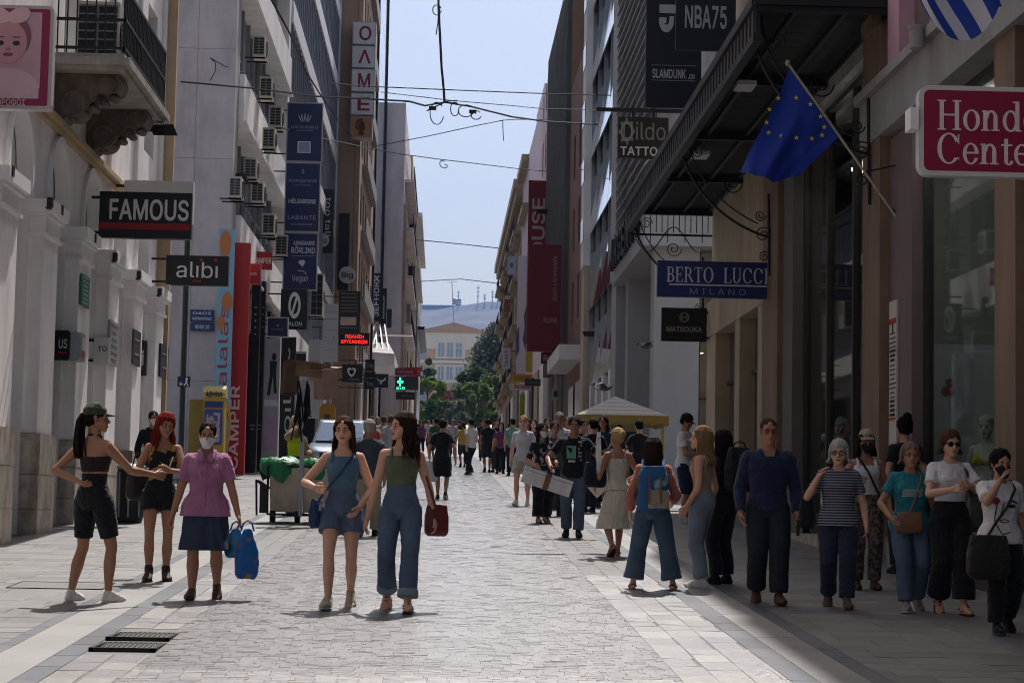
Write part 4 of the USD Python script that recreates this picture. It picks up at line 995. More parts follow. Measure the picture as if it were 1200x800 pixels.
def wall_plaque(label, px0, px1, col, ys, X=-5.29, txt=None, tc='d0d0d0', rows=4):
    a, b = AX(px0, ys[0], X), AX(px1, ys[1], X); t = T('wall_plaque', label, 'plaque', (X, a[1], b[2]))
    m = M(); m.box(X, X + .03, min(a[1], b[1]), max(a[1], b[1]), b[2], a[2], .005); t.part('board', m, panel_mat(col))
    m = M(); y0, y1 = sorted((a[1], b[1])); r = random.Random(int(px0))
    for k in range(rows):
        z = b[2] + (a[2] - b[2]) * (k + .7) / (rows + .4); l = (y1 - y0) * r.uniform(.5, .8); yc = (y0 + y1) / 2
        m.box(X + .028, X + .036, yc - l / 2, yc + l / 2, z, z + (a[2] - b[2]) * .035)
    if rows: t.part('print', m, mat('print_' + tc, tc, .5))
    return t


wall_plaque('tall narrow green plaque on the street side of the third pilaster', 94, 102, '2f6b55', (320, 362), rows=7, tc='9fc0b0')
wall_plaque('grey printed panel on the fourth pilaster', 127, 136, '8c898b', (374, 430), rows=6, tc='5a5a5c')
wall_plaque('dark plaque on the fifth pilaster', 155, 162, '26242a', (385, 430), rows=2, tc='8a8890')
wall_plaque('dark plaque on the sixth pilaster', 187, 195, '232126', (402, 445), rows=2, tc='8a8890')
t = T('wall_lantern', 'grey boxed wall light with a red and white label on the third pilaster', 'wall lamp', tuple(AX(96, 424, -5.2)))
p = AX(97, 407, -5.16); m = M(); m.box(-5.3, -5.16, p[1] - .2, p[1] + .2, p[2] - .2, p[2] + .2, .03); t.part('case', m, m_steel)
m = M(); m.box(-5.158, -5.15, p[1] - .1, p[1] + .14, p[2] - .14, p[2] + .14); t.part('label', m, panel_mat('b9b3b0')); m = M(); m.box(-5.149, -5.144, p[1] - .1, p[1] + .14, p[2] - .14, p[2] - .05); t.part('strip', m, panel_mat('a33a32'))
for k, (px, py) in enumerate(((13, 199), (59, 236), (71, 245), (110, 278), (135, 300), (163, 321), (187, 341))):
    p = AX(px, py, -5.2); m = M(); m.box(p[0] - .035, p[0] + .035, p[1] - .05, p[1] + .05, p[2] - .08, p[2] + .05, .015); m.box(p[0] - .05, p[0] + .01, p[1] - .06, p[1] + .06, p[2] - .1, p[2] - .08)
    top('spotlight', m, m_dark, 'small dark spotlight on the ' + ('first arcade capital, at the left edge of the view', 'second arcade capital, nearer side', 'second arcade capital, farther side', 'third arcade capital', 'fourth arcade capital', 'fifth arcade capital', 'sixth and last arcade capital')[k], 'spotlight', group='spotlights on the arcade capitals')
for px, py, Y, lb in ((191, 152, 31.8, 'black floodlight on an arm under the end of the ornate balcony'), (275, 209, 54, 'black floodlight on the concrete end wall beside the air conditioners')):
    p = AY(px, py, Y); s_ = Y / 31.8; t = T('floodlight', lb, 'floodlight', tuple(p)); m = M(); m.hull([p + s_ * np.array(q) for q in ((-.2, -.05, .06), (.16, -.05, .08), (.24, -.05, -.1), (-.14, -.05, -.1), (-.16, .25, .07), (.14, .25, .08), (.2, .25, -.02), (-.12, .25, -.02))]); t.part('housing', m, m_dark)
    m = M(); m.tube([p + s_ * np.array((-.15, .1, 0)), p + s_ * np.array((-.4, .1, .03)), p + s_ * np.array((-.75, .1, .0))], .03 * s_, 6); t.part('arm', m, m_dark)
# street-name plates on the end wall
for (y0, y1, lb, rows) in ((363, 377, 'upper blue street-name plate on the marble end wall', ('ΟΔΟΣ', 'ΚΑΠΝΙΚΑΡΕΑΣ')), (378, 388, 'lower blue street-name plate on the marble end wall', ('ODOS 10',))):
    sign('street_name_sign', lb, (223, y0, 251, y1), 52.9, '1f3263', [(r, .5, .72 - .45 * i if len(rows) > 1 else .5, .22 if len(rows) > 1 else .4, .8 if len(rows) > 1 else .6, 'b9c3d6') for i, r in enumerate(rows)], th=.03, bars=False)
t = sign('direction_sign', 'small dark blue direction sign with a white walking figure and arrow on a dark pole', (208, 441, 223, 453), 43, '1c2340', [('←', .3, .3, .4, .3, 'd5d8e2'), (shp(unary_union([sg.Point(0, .4).buffer(.12), sg.Polygon([(-.1, .3), (.12, .3), (.06, -.1), (.25, -.5), (.1, -.5), (-.02, -.12), (-.2, -.5), (-.35, -.5), (-.12, -.05)])])), .72, .5, .8, None, 'd5d8e2')], th=.03, bars=False)
p = G(216, 585); m = M(); m.tube([(AY(214, 450, 43)[0], 43.05, gz(43)), (AY(214, 450, 43)[0], 43.05, 7.5)], .06, 8); t.part('pole', m, mat('pole_green', '1d2a26', .5))
# blue signboard stack on the office block
YB = 64.
blue = '16234f'
sign('signboard', 'dark blue signboard with a white flame emblem, topmost of the stack', (337, 122, 377, 189), YB, blue, [
    (shp(unary_union([affinity.rotate(affinity.translate(affinity.scale(sg.Point(0, 0).buffer(.5), .09, .85), dx, .02 - abs(dx) * .4), -dx * 70, origin=(dx, -.35)) for dx in (-.36, -.18, 0, .18, .36)])), .5, .76, .16, .3, 'aeb6c8'),
    ('LUX OLYMPUS', .5, .59, .045, .8, '7f8aa8', {'bold': False}), ('COLLECTIONS', .5, .53, .022, .5, '7f8aa8', {'bold': False}), (shp(sg.box(-.5, -.5, .5, .5).difference(sg.box(-.42, -.42, .42, .42))), .5, .24, .2, .38, 'c9ced8'), (shp(sg.box(-.5, -.5, .5, .5)), .5, .24, .155, .3, '7b88a6'), ('Go', .5, .24, .1, .24, '1a2340', {'bold': False})], wall=-5.6, frame=m_steel)
sign('signboard', 'dark blue signboard with pale spaced lettering in the middle of the stack', (335, 192, 374, 271), YB, blue, [
    (shp(ringp(0, 0, .5, .5, .3, .36)), .5, .88, .06, .06, '9aa5bf'), ('montgeneve', .5, .75, .05, .84, '7f8aa8', {'bold': False}), ('COLLECTION', .5, .68, .018, .5, '7f8aa8', {'bold': False}), ('HÉLIABRINE', .5, .44, .06, .82, 'b5bccd'), ('LABANTE', .5, .2, .06, .84, '8d97b2', {'bold': False}), ('LONDON', .5, .1, .03, .6, '8d97b2', {'bold': False})], wall=-5.6, frame=m_steel)
sign('signboard', 'dark blue signboard with a heart leaf and vegan mark, lowest of the stack', (333, 274, 371, 339), YB, blue, [
    ('ANNEMARIE', .6, .83, .07, .66, 'aab2c6'), ('BÖRLIND', .58, .7, .1, .74, 'aab2c6'), (bar, .58, .6, .008, .7, '8d97b2'), (shp(unary_union([sg.Point(-.22, .1).buffer(.28), sg.Point(.2, .12).buffer(.28), sg.Polygon([(-.46, 0), (.45, 0), (.1, -.5)])])), .55, .47, .14, .2, 'b9c0d0'), ('Vegan', .5, .2, .11, .5, 'aab2c6', {'bold': False}), (shp(ringp(0, 0, .5, .5, .44, .42).intersection(sg.box(-.2, 0, .6, .6))), .5, .26, .16, .4, 'aab2c6')], wall=-5.6, frame=m_steel)
sign('signboard', 'black signboard with a tall slashed white zero under the blue boards', (329, 339, 360, 386), 62, '121314', [
    (shp(ringp(0, 0, .5, .5, .32, .34).union(affinity.rotate(sg.box(-.08, -.42, .08, .42), -30))), .52, .6, .66, .46, 'cfd2d6'), ('SALON', .5, .14, .1, .62, 'b5b8bc')], wall=-5.6)
sign('signboard', 'small dark blue signboard with a white frame and tiny star', (314, 373, 337, 394), 59, '151d38', [(shp(sg.Point(0, 0).buffer(.5)), .5, .6, .1, None, '8d97b2'), ('boutique', .5, .4, .07, .6, '7f8aa8', {'bold': False})], wall=-5.6, frame=mat('pale_frame', 'a5a8b0', .5))
# red shop signs
sign('shop_sign', 'dark red sign with white block letters, farther of the two red signs', (290, 295, 319, 316), 59.0, '8c1a1c', [('CAMPER', .6, .5, .3, .74, 'd8bcb8')], wall=-5.6)
sign('shop_sign', 'bright red sign with one line of small pale letters, nearer of the two red signs', (275, 310, 305, 332), 56.0, 'a8222c', [('TSAKIRIS', .5, .5, .14, .72, 'd6a8a8')], wall=-5.6, frame=mat('pink_frame', 'b0585c', .5))
t = sign('banner', 'tall light blue banner with orange discs and dark red upright letters', (254, 268, 272, 520), 52.6, '6f9fb4', [('syvalalas', .42, .34, .62, .6, '8e2a35', {'face': 'camup', 'bold': False})] + [(shp(affinity.scale(sg.Point(0, 0).buffer(.5, 12), 1, 1)), u, v, hh, ww, 'a8673c') for u, v, hh, ww in ((.4, .93, .12, .75), (.62, .66, .09, .7), (.25, .56, .07, .5))], th=.05, bars=False)
t = sign('banner', 'tall red banner with large white upright block letters beside dark shop piers', (271, 285, 290, 556), 53.6, '9c1d22', [('CAMPER', .32, .2, .55, .36, 'ccb4b0', {'face': 'camup'})], th=.25, bars=False)
t = sign('banner', 'black upright shop banner with white curled letters beside the poster column', (328, 395, 345, 560), 66, '131314', [('oılıo~', .5, .62, .55, .6, 'b8babd', {'face': 'camup', 'bold': False})], th=.2, bars=False)
sign('poster', 'tall poster with a dark figure on grey above white and violet print', (309, 397, 327, 545), 63.5, 'a7a5aa', [(shp(unary_union([sg.Point(.05, .4).buffer(.09), sg.Polygon([(-.12, .3), (.18, .3), (.14, 0), (.2, -.45), (.08, -.45), (.02, -.05), (-.08, -.5), (-.2, -.5), (-.1, 0)])])), .55, .72, .34, 1.6, '2a2b2e', {'name': 'figure_print'}), (bar, .5, .49, .05, .9, 'd0ced2', {'name': 'white_print'}), (bar, .5, .25, .26, .86, 'b394ac', {'name': 'violet_print'})], th=.3, cat='poster', bars=False)
sign('poster', 'pale poster column with faint figures above a violet patch, right of the black upright banner', (346, 412, 358, 500), 71, 'a3a3a5', [(bar, .5, .4, .2, .8, '8f8da0', {'name': 'violet_print'}), (bar, .5, .9, .14, .95, '17181a', {'name': 'black_print'})], th=.3, cat='poster', bars=False)
sign('poster', 'grey poster with a violet figure on a white pier behind the cardboard boxes', (361, 398, 376, 490), 76, '9a9a9e', [(bar, .45, .6, .25, .6, '86748e', {'name': 'violet_print'})], th=.3, cat='poster', bars=False)
for i, (a, b, Y, lb) in enumerate(((293, 303, 58.4, 'nearest black upright panel with a column of small white marks'), (304, 309, 61, 'second black upright panel beside the poster'))):
    sign('upright_sign', lb, (a, 330, b, 552), Y, '131416', [(shp(sg.Point(0, 0).buffer(.5)), .5, .86 - .035 * k, .008, .25, '9a9a9c', {'name': 'mark'}) for k in range(5)] + [(bar, .5, .24, .004, .6, '9a9a9c'), (bar, .5, .22, .004, .45, '9a9a9c')], th=.3, cat='sign', bars=False)
# beige block: box letters and signs
for k, (ch, y0, y1) in enumerate((('O', 29, 54), ('Λ', 57, 81), ('Μ', 84, 109), ('Ε', 112, 136))):
    sh = (54 - y0) * .0
    sign('letter_box', 'white box with a dark red Greek letter, ' + ('topmost of the stack', 'second of the stack', 'third of the stack', 'lowest of the lettered boxes')[k], (414.5 - k * .7, y0, 440 - k * .7, y1), 100.6, 'd6d2d0', [(ch, .55, .5, .62, .56, '8c2230')], th=.9, wall=-4.6, cat='sign', frame=mat('box_rim', 'a8a4a2', .5), bars=False)
hel = unary_union([affinity.scale(sg.Point(.0, .1).buffer(.24, 10), 1, 1.1), sg.Polygon([(-.1, -.1), (.14, -.1), (.2, -.5), (-.25, -.5)]), sg.Polygon([(.2, .15), (.3, -.05), (.18, -.2), (.1, 0)]), ringp(-.03, .12, .42, .4, .28, .26).intersection(sg.box(-.5, -.2, .1, .6))])
sign('emblem_box', 'ochre box with a dark helmeted head emblem under the red-lettered boxes', (412, 139, 436, 163), 100.6, 'a87a45', [(shp(hel), .5, .5, .8, .66, '4f2c22')], th=.9, frame=MATS['box_rim'], bars=False)
m = M(); pa, pb = AY(411, 26, 101.2), AY(408, 165, 101.2); m.tube([pa, pb], .06, 6)
for q in np.linspace(0, 1, 6): c = pa + (pb - pa) * q; m.box(c[0] - .3, c[0] + .5, 101.1, 101.2, c[2] - .05, c[2] + .05)
top('sign_mast', m, m_steel, 'thin steel mast that carries the red-lettered boxes', 'mast')
sign('banner', 'narrow black banner with white upright lowercase words on the beige wall', (378, 222, 391, 297), 92, '1b1a1b', [('too tall', .5, .56, .5, .62, 'c2bfbd', {'face': 'camdown', 'bold': False})], wall=-5.6, th=.12)
disc = lambda m, c, h, w=None: m.poly(sg.Point(0, 0).buffer(h / 2, 20), (c[0], c[1] + .1, c[2]), (1, 0, 0), (0, 0, 1), .1)


def disc_sign(label, px, py, r, Y):
    c = AY(px, py, Y); R = r * Y / FOC; t = T('disc_sign', label, 'sign', tuple(c)); m = M(); m.poly(sg.Point(0, 0).buffer(R, 20), (c[0], Y + .1, c[2]), (1, 0, 0), (0, 0, 1), .1); t.part('disc', m, panel_mat('bcb8b6'))
    t.part('lettering', letters('Big', R * .62, (c[0], Y - .001, c[2]), w=R * 1.35, bold=True), mat('print_333335', '333335'))


sign('banner', 'tall plain black banner above the nearer white disc sign', (396, 250, 409, 340), 100, '17181a', [], wall=-4.9, th=.15)
disc_sign('round white sign with black lettering at the black banner, lower of the two', 407, 322, 10, 99.6)
disc_sign('round white sign half hidden by the blue signboards, higher of the two', 377.5, 281, 8, 91.6)
sign('signboard', 'tall white board with faint lines of print beside the slatted dark board', (378, 356, 396, 424), 84, 'a9a9ad', [(bar, .5, v, .006, .9, '7c7c80') for v in (.2, .36, .55, .74, .86)] + [('l - s', .5, .42, .05, .6, '555558', {'bold': False})], wall=-5.6, th=.15)
t = sign('signboard', 'dark slatted board with a pale plate in its middle, above the red light sign', (398, 342, 421, 390), 86, '1f1d1a', [(bar, .46, .28, .2, .8, 'b09c8d', {'name': 'pale_plate'})] + [(bar, .48, v, .035, .86, '5e5646', {'name': 'slat'}) for v in (.95, .86, .77, .68, .6, .52, .12)], wall=-5.6, th=.2, frame=m_dark)
led = emit('red_diode', 'ff2a20', 1.6)
sign('led_sign', 'black light sign with two lines of red glowing Greek letters', (397, 390, 433, 405), 88, '0f0d0e', [('ΠΩΛΗΣΗ', .52, .7, .26, .6, 'red', {'mat': led}), ('ΧΡΥΣΑΦΙΚΩΝ', .5, .3, .26, .86, 'red', {'mat': led})], wall=-5.0, th=.15)
heart = unary_union([sg.Point(-.24, .15).buffer(.28), sg.Point(.24, .15).buffer(.28), sg.Polygon([(-.5, .06), (.5, .06), (.3, -.3), (0, -.52), (-.3, -.3)])])
sign('shop_sign', 'black sign with a white heart emblem above the white-banded shop fronts', (401, 427, 425, 448), 84, '131415', [(shp(heart), .46, .58, .56, .42, 'c6c6c6'), (shp(heart), .46, .58, .3, .22, '1b1c1e', {'name': 'inner_heart'}), ('heart', .6, .17, .09, .5, '8d8d8f', {'bold': False})], wall=-5.6)
for lb, y0, y1 in (('upper dark sign with grey letters beside the white eagle sign', 421, 435), ('lower dark sign with grey letters beside the white eagle sign', 443, 456)):
    sign('shop_sign', lb, (428, y0, 439, y1), 96, '1b1c22', [('Tms', .5, .5, .4, .7, '8f9096', {'bold': False})], wall=-4.9)
sign('banner', 'dark panel joining the two grey-lettered signs', (427, 435.4, 440, 442.6), 96.1, '15161b', [], th=.1, bars=False)
eagle = unary_union([sg.Polygon([(-.5, .4), (-.3, .1), (-.1, .02), (0, .15), (.1, .05), (.5, .45), (.42, .1), (.2, -.1), (.05, -.2), (.12, -.45), (-.02, -.3), (-.18, -.42), (-.12, -.15), (-.38, .02)])])
sign('shop_sign', 'dark sign with a white spread-winged bird emblem', (439, 438, 455, 454), 108, '22232b', [(shp(eagle), .5, .5, .66, .7, 'd0d0d4')], wall=-4.4)
sign('banner', 'black upright banner with white capitals at the mirror glass tower', (436, 320, 446, 376), 127, '111214', [('SEPHORA', .5, .52, .6, .86, 'cfcfd2', {'face': 'camup'})], wall=-4.3, th=.15)
sign('banner', 'second black upright banner with smaller white words', (446.5, 338, 453, 382), 131, '131417', [('MAKEUP', .5, .5, .3, .6, 'b8b8bc', {'face': 'camup'})], wall=-4.3, th=.15)
sign('banner', 'dark blue upright banner beside the two black banners', (453.5, 362, 459, 384), 131.4, '1c2748', [], wall=-4.3, th=.15)
t = T('awning', 'white boxed awning with a grey sloping top and struts, left side of the street', 'awning', tuple(AY(450, 428, 125)))
a0, a1 = AY(431, 412, 124), AY(462, 429, 124); m = M(); m.hull([(a0[0], y, z) for y, z in ((124, a1[2]), (134, a1[2]), (124, a0[2]), (134, a0[2]))] + [(a1[0], y, z) for y, z in ((124, a1[2] + .1), (134, a1[2] + .1), (124, a0[2] - .1), (134, a0[2] - .1))]); t.part('box', m, m_white2)
m = M(); m.hull([(a0[0] - .1, 123.9, a0[2]), (a1[0], 123.9, a0[2] - .1), (a0[0] - .1, 134, a0[2] + .05), (a1[0] - .1, 134, a0[2]), (a0[0] - .1, 128, a0[2] + .9), (a1[0] - .5, 128, a0[2] + .9)]); t.part('sloping_top', m, m_grey)
m = M()
for k in range(4): m.tube([(a0[0] + .2 + k * .35, 125, a0[2] + .1), (a0[0] - .1 + k * .3, 130, a0[2] + 2.2)], .05, 5)
m.tube([(a0[0], 130, a0[2] + 1.5), (a1[0] + 1.0, 130, a0[2] + 1.5)], .05, 5); t.part('strut', m, m_white2)
grn = emit('green_diode', '40ffb0', 2.2); crs = unary_union([sg.box(-.5, -.14, .5, .14), sg.box(-.14, -.5, .14, .5)]).difference(unary_union([sg.box(-.38, -.04, .38, .04), sg.box(-.04, -.38, .04, .38)]))
sign('pharmacy_sign', 'dark light sign with a glowing green cross', (463, 441, 490, 457), 118, '3b3f40', [(shp(crs), .22, .6, .62, .26, 'g', {'mat': grn, 'name': 'cross'}), ('24 h 33', .24, .13, .16, .36, 'g', {'mat': grn})], wall=-2.9, th=.2)
sign('shop_sign', 'dark pink sign above the pharmacy cross', (463, 432, 489, 439), 119, '8f2442', [('MISS MINI', .45, .5, .4, .7, 'c88a9c')], wall=-2.9)
sign('shop_sign', 'orange red light sign behind the dark pink one', (475, 430, 493, 441), 123, 'b03a1a', [('café', .6, .6, .4, .7, 'e0702a')], wall=-2.9)
sign('shop_sign', 'dark sign with a faint grey print under the pharmacy cross', (464, 459, 486, 468), 126, '24262a', [('optical', .6, .5, .3, .6, '77797e', {'bold': False})], wall=-2.9)
sign('banner', 'tall dark banner with white and red marks high at the end of the left row', (473, 236, 487, 325), 160, '23242f', [('Y', .5, .75, .1, .6, 'b0b0b6'), ('X', .55, .55, .1, .5, 'b0b0b6'), ('8', .5, .33, .1, .4, '8a3040')], wall=-2.95, th=.2)
sign('shop_sign', 'small orange sign below the tall dark banner', (469, 331, 477, 337), 158, 'b0643a', [], wall=-2.95)
sign('banner', 'pale hanging banner with dark print below the orange sign', (473, 340, 481, 392), 157, '9a9aa6', [(bar, .5, v, .03, .7, '4a4a55') for v in (.1, .2, .8, .9)], wall=-2.95)
for lb, px, Y in (('thin pale sign frame at the beige wall, upper', (377, 222, 392, 224), 91), ('thin pale sign frame at the beige wall, lower', (376, 297, 391, 299), 91)): pass

# right-hand signs
t = sign('shop_sign', 'large dark pink rounded sign with white serif capitals at the top right', (1075, 104, 1290, 209), 16.5, '8a0f3a', [], th=.12, wall=5.4, round_=.09, frame=mat('sign_rim_white', 'c9c4c6', .35, .05))
X0, X1, Z0, Z1, yf, w, h = t.box; tm = mat('print_d8c8cc', 'd8c8cc', .5)
a = AY(1103, 165, 16.5); hh = (165 - 117) / FOC * 16.5
for txt, px, py in (('Hondos', 1103, 154), ('Center', 1102, 193)):
    v, f = serif_mesh(txt); p = AY(px, py, 16.5); hh = 36 / FOC * 16.5; mm = M(); mm.add(np.array([p[0], yf, p[2]]) + np.stack([v[:, 0] * hh * .9 - .05, -.006 * v[:, 2], v[:, 1] * hh], 1), f); t.part('lettering', mm, tm)
p = AY(1068, 141, 16.5); m = M(); m.box(p[0] - .03, p[0] + .04, 16.4, 16.6, p[2] - .09, p[2] + .09); t.part('lamp_box', m, m_white2)
sign('shop_sign', 'dark blue sign with white serif capitals over a thin line, under the canopy', (770, 307, 906, 349), 32.4, '16225c', [('BERTO', .28, .62, .42, .4, 'b7bcc8', {'serif': True}), ('LUCCI', .76, .62, .42, .38, 'b7bcc8', {'serif': True}), (bar, .52, .34, .04, .84, 'b7bcc8'), ('M I L A N O', .52, .16, .16, .48, '6f7da6', {'bold': False})], wall=5.2, th=.12)
sign('shop_sign', 'black sign with grey capitals and a monogram under the dark blue serif sign', (775, 361, 828, 400), 40.2, '0f0f10', [('MATSOUKA', .5, .36, .15, .78, '8e8c88'), (shp(ringp(0, 0, .5, .5, .4, .4).union(unary_union([sg.box(-.3, -.3, -.2, .3), sg.box(.2, -.3, .3, .3), sg.box(-.2, -.05, .2, .05)]))), .5, .72, .3, .22, '77756f'), (bar, .5, .12, .02, .8, '2a2a2a')], wall=5.25, th=.1)
sign('banner', 'dark navy hanging banner with pale condensed capitals, nearest above the canopy', (792, -40, 862, 60), 36.5, '12151f', [('NBA75', .5, .39, .25, .7, '9da0a8')], wall=5.3, th=.08)
jm = unary_union([sg.box(-.3, .2, .5, .5), sg.box(-.3, -.15, .0, .05), ringp(.0, -.05, .32, .42, .12, .16).intersection(sg.box(-.4, -.6, .5, 0)), sg.box(.14, -.1, .32, .1)])
sign('banner', 'dark navy hanging banner with a white emblem and small condensed words', (757, -40, 822, 127), 40.4, '121723', [(shp(jm), .36, .62, .2, .42, 'a6a9b0'), ('SLAMDUNK', .42, .237, .06, .6, 'a9acb4'), ('.co', .82, .225, .04, .12, 'a9acb4'), (bar, .5, .295, .004, .8, '7d808a'), (bar, .5, .19, .004, .8, '7d808a')], wall=5.3, th=.08)
t = sign('shop_sign', 'black sign with ornate outlined letters over white capitals, hung from a bar', (724, 138, 783, 186), 44, '141416', [('TATTOO', .5, .17, .2, .9, 'b5b3b0'), ('Dildo', .52, .66, .42, .84, '6d6b69', {'bold': False}), (shp(ringp(0, 0, .5, .5, .36, .36)), .17, .64, .5, .24, '7f7d7a'), (shp(unary_union([sg.Point(.46 * math.cos(a), .46 * math.sin(a)).buffer(.08) for a in np.linspace(0, 5.6, 8)])), .17, .64, .62, .3, '6d6b69')], th=.12)
X0, X1, Z0, Z1, yf, w, h = t.box; m = M(); m.box(AY(699, 128, 44)[0], 5.6, 43.96, 44.04, AY(750, 129, 44)[2] - .05, AY(750, 129, 44)[2] + .03); m.box((X0 + X1) / 2 - .25, (X0 + X1) / 2 - .2, 43.97, 44.03, Z1, Z1 + .25); m.box((X0 + X1) / 2 + .2, (X0 + X1) / 2 + .25, 43.97, 44.03, Z1, Z1 + .25); t.part('hanger', m, m_dark)
t = T('fascia_lettering', 'row of dark raised capitals along the white overhang on columns', 'lettering', (5.05, 60, 9.6))
for k, ch in enumerate('ARGENTO'):
    t.part('letter', letters(ch, .9, (5.28, 63.8 - k * 1.3, 9.58), 'right', w=1.0, d=.1), m_dark)
# red banners
t = sign('banner', 'tall red banner with white upright block letters against the pale pink building', (618, 212, 641, 402), 111, '7a1420', [('M. HOUSE', .52, .56, .62, .66, 'b7a6a8', {'face': 'camup'})], wall=5.6, th=.3, bars=False)
t = sign('banner', 'wide dark red shop banner below the finned tower', (618, 287, 657, 412), 91.9, '6e1420', [('MEGASTORE', .82, .68, .12, .42, '9a7a80', {'face': 'camdown'}), ('home', .7, .3, .06, .4, 'a8888c', {'bold': False})], wall=5.6, th=.3, bars=False)
sign('shop_sign', 'dark red sign with a pale emblem under the wide red banner', (634, 413, 648, 426), 92.2, '5d1219', [('Rs', .5, .5, .5, .6, 'b0a0a0')], wall=5.6, bars=False)
sign('banner', 'white banner with a torn dark picture edge hanging on the pale pink building', (606, 300, 617, 440), 130, 'c4c2c8', [(shp(sg.Polygon([(.5, .3), (.2, .1), (.3, -.1), (.1, -.3), (.5, -.5)])), .55, .45, .5, .9, '4a4448', {'name': 'picture'}), (shp(sg.Polygon([(-.5, .1), (-.1, .4), (0, -.3), (-.4, -.5)])), .3, .3, .3, .8, '5a4a7a', {'name': 'violet_print'})], wall=5.6, th=.1, bars=False)
sign('shop_sign', 'white upright sign with a dark script, left of the yellow sign', (588, 408, 598, 432), 150, 'b9b8bd', [('Swatch', .5, .5, .5, .8, '3c3c42', {'face': 'camup', 'bold': False})], wall=5.6)
sign('shop_sign', 'yellow horizontal sign above the red-lettered white sign', (600, 438, 624, 448), 122, 'b4902a', [('ΠΡΟΣΦΟΡΕΣ', .5, .5, .4, .8, '6b5620')], wall=5.6, bars=False)
sign('shop_sign', 'yellow upright panel under the white torn banner', (616, 412, 624, 436), 121, 'b0a030', [], wall=5.6, bars=False)
sign('shop_sign', 'dark green horizontal sign right of the yellow one', (615, 444, 637, 452), 114, '16211f', [('EYEWEAR', .5, .5, .4, .8, '51605c')], wall=5.6, bars=False)
sign('shop_sign', 'white sign with red letters under the yellow horizontal sign', (597, 449, 623, 457), 126, 'bfbcbe', [('Berska', .55, .55, .6, .7, 'a82a20')], wall=5.6, bars=False)
sign('shop_sign', 'narrow yellow-green upright sign near the far crowd on the right', (609, 462, 615, 490), 128, '9aa02c', [], wall=5.6, bars=False)
sign('shop_sign', 'white square sign with a dark disc in the black shop front under the tower', (647, 455, 655, 468), 100, 'a9a7a8', [(shp(sg.Point(0, 0).buffer(.5)), .5, .5, .6, .6, '2c2c34')], wall=5.6, bars=False)
sign('wall_banner', 'small pale banner with a blue mark on the far balconies', (595, 300, 604, 322), 154, 'b4bccb', [(shp(sg.Point(0, 0).buffer(.5)), .5, .5, .3, .5, '5a78a8')], wall=5.6, bars=False, cat='banner')
sign('wall_banner', 'small red and white banner on the far balconies', (591, 344, 598, 366), 158, '9c4a40', [(bar, .5, .8, .2, .9, 'c8c4c6')], wall=5.6, bars=False, cat='banner')
for px, py, Y, lb in ((690, 391, 78, 'black floodlight on an arm beside the mirror glass front'), (640, 395, 104, 'dark floodlight before the wide red banner, upper'), (644, 408, 104, 'dark floodlight before the wide red banner, lower'), (636, 248, 108, 'pale floodlight at the top of the red upright banner')):
    p = AY(px, py, Y); s_ = Y / 60; t = T('floodlight', lb, 'floodlight', tuple(p)); m = M(); m.hull([p + s_ * np.array(q) for q in ((-.2, -.05, .06), (.16, -.05, .08), (.2, -.05, -.08), (-.14, -.05, -.08), (-.16, .2, .05), (.14, .2, .05))]); t.part('housing', m, m_dark)
    m = M(); m.tube([p, p + (.2, .1, .05), (5.6, p[1] + .1, p[2] + .05)], .025 * s_, 6); t.part('arm', m, m_dark)


# ------------------------------------------------------------------ flags
def cloth_flag(P, nu, nv): return [(i * nv + j, (i + 1) * nv + j, (i + 1) * nv + j + 1, i * nv + j + 1) for i in range(nu - 1) for j in range(nv - 1)]


YF = 23.6
t = T('european_flag', 'blue flag with a ring of yellow stars hanging from a slanting pole', 'flag', tuple(AY(983, 160, YF)))
tip, base = AY(923, 74, YF), AY(1056, 262, YF)
q1, bl, br = AY(983, 160, YF), AY(870, 200, YF), AY(935, 207, YF)
top0 = AY(925, 78, YF); nu = nv = 22; P = np.zeros((nu, nv, 3))
for i in range(nu):
    for j in range(nv):
        u, v = i / (nu - 1), j / (nv - 1)            # u along the pole from its tip, v away from the pole
        a = top0 + (q1 - top0) * u; b = bl + (br - bl) * u
        sag = .0
        p = a + (b - a) * v; fold = .13 * math.sin(u * 9 + v * 2.2) * v ** .7 + .07 * math.sin(u * 17 - v * 3) * v
        P[i, j] = p + np.array((.02 * math.sin(v * 6) * (1 - u), fold + .05 * v, -.06 * math.sin(math.pi * u) * v - .04 * math.sin(math.pi * v) * (1 - u)))


def fp(u, v, off=0.):
    i, j = u * (nu - 1), v * (nv - 1); i0, j0 = min(int(i), nu - 2), min(int(j), nv - 2); a, b = i - i0, j - j0
    p = P[i0, j0] * (1 - a) * (1 - b) + P[i0 + 1, j0] * a * (1 - b) + P[i0, j0 + 1] * (1 - a) * b + P[i0 + 1, j0 + 1] * a * b
    n = np.cross(P[i0 + 1, j0] - P[i0, j0], P[i0, j0 + 1] - P[i0, j0]); n /= np.linalg.norm(n); n *= (1 if n[1] < 0 else -1); return p + n * off


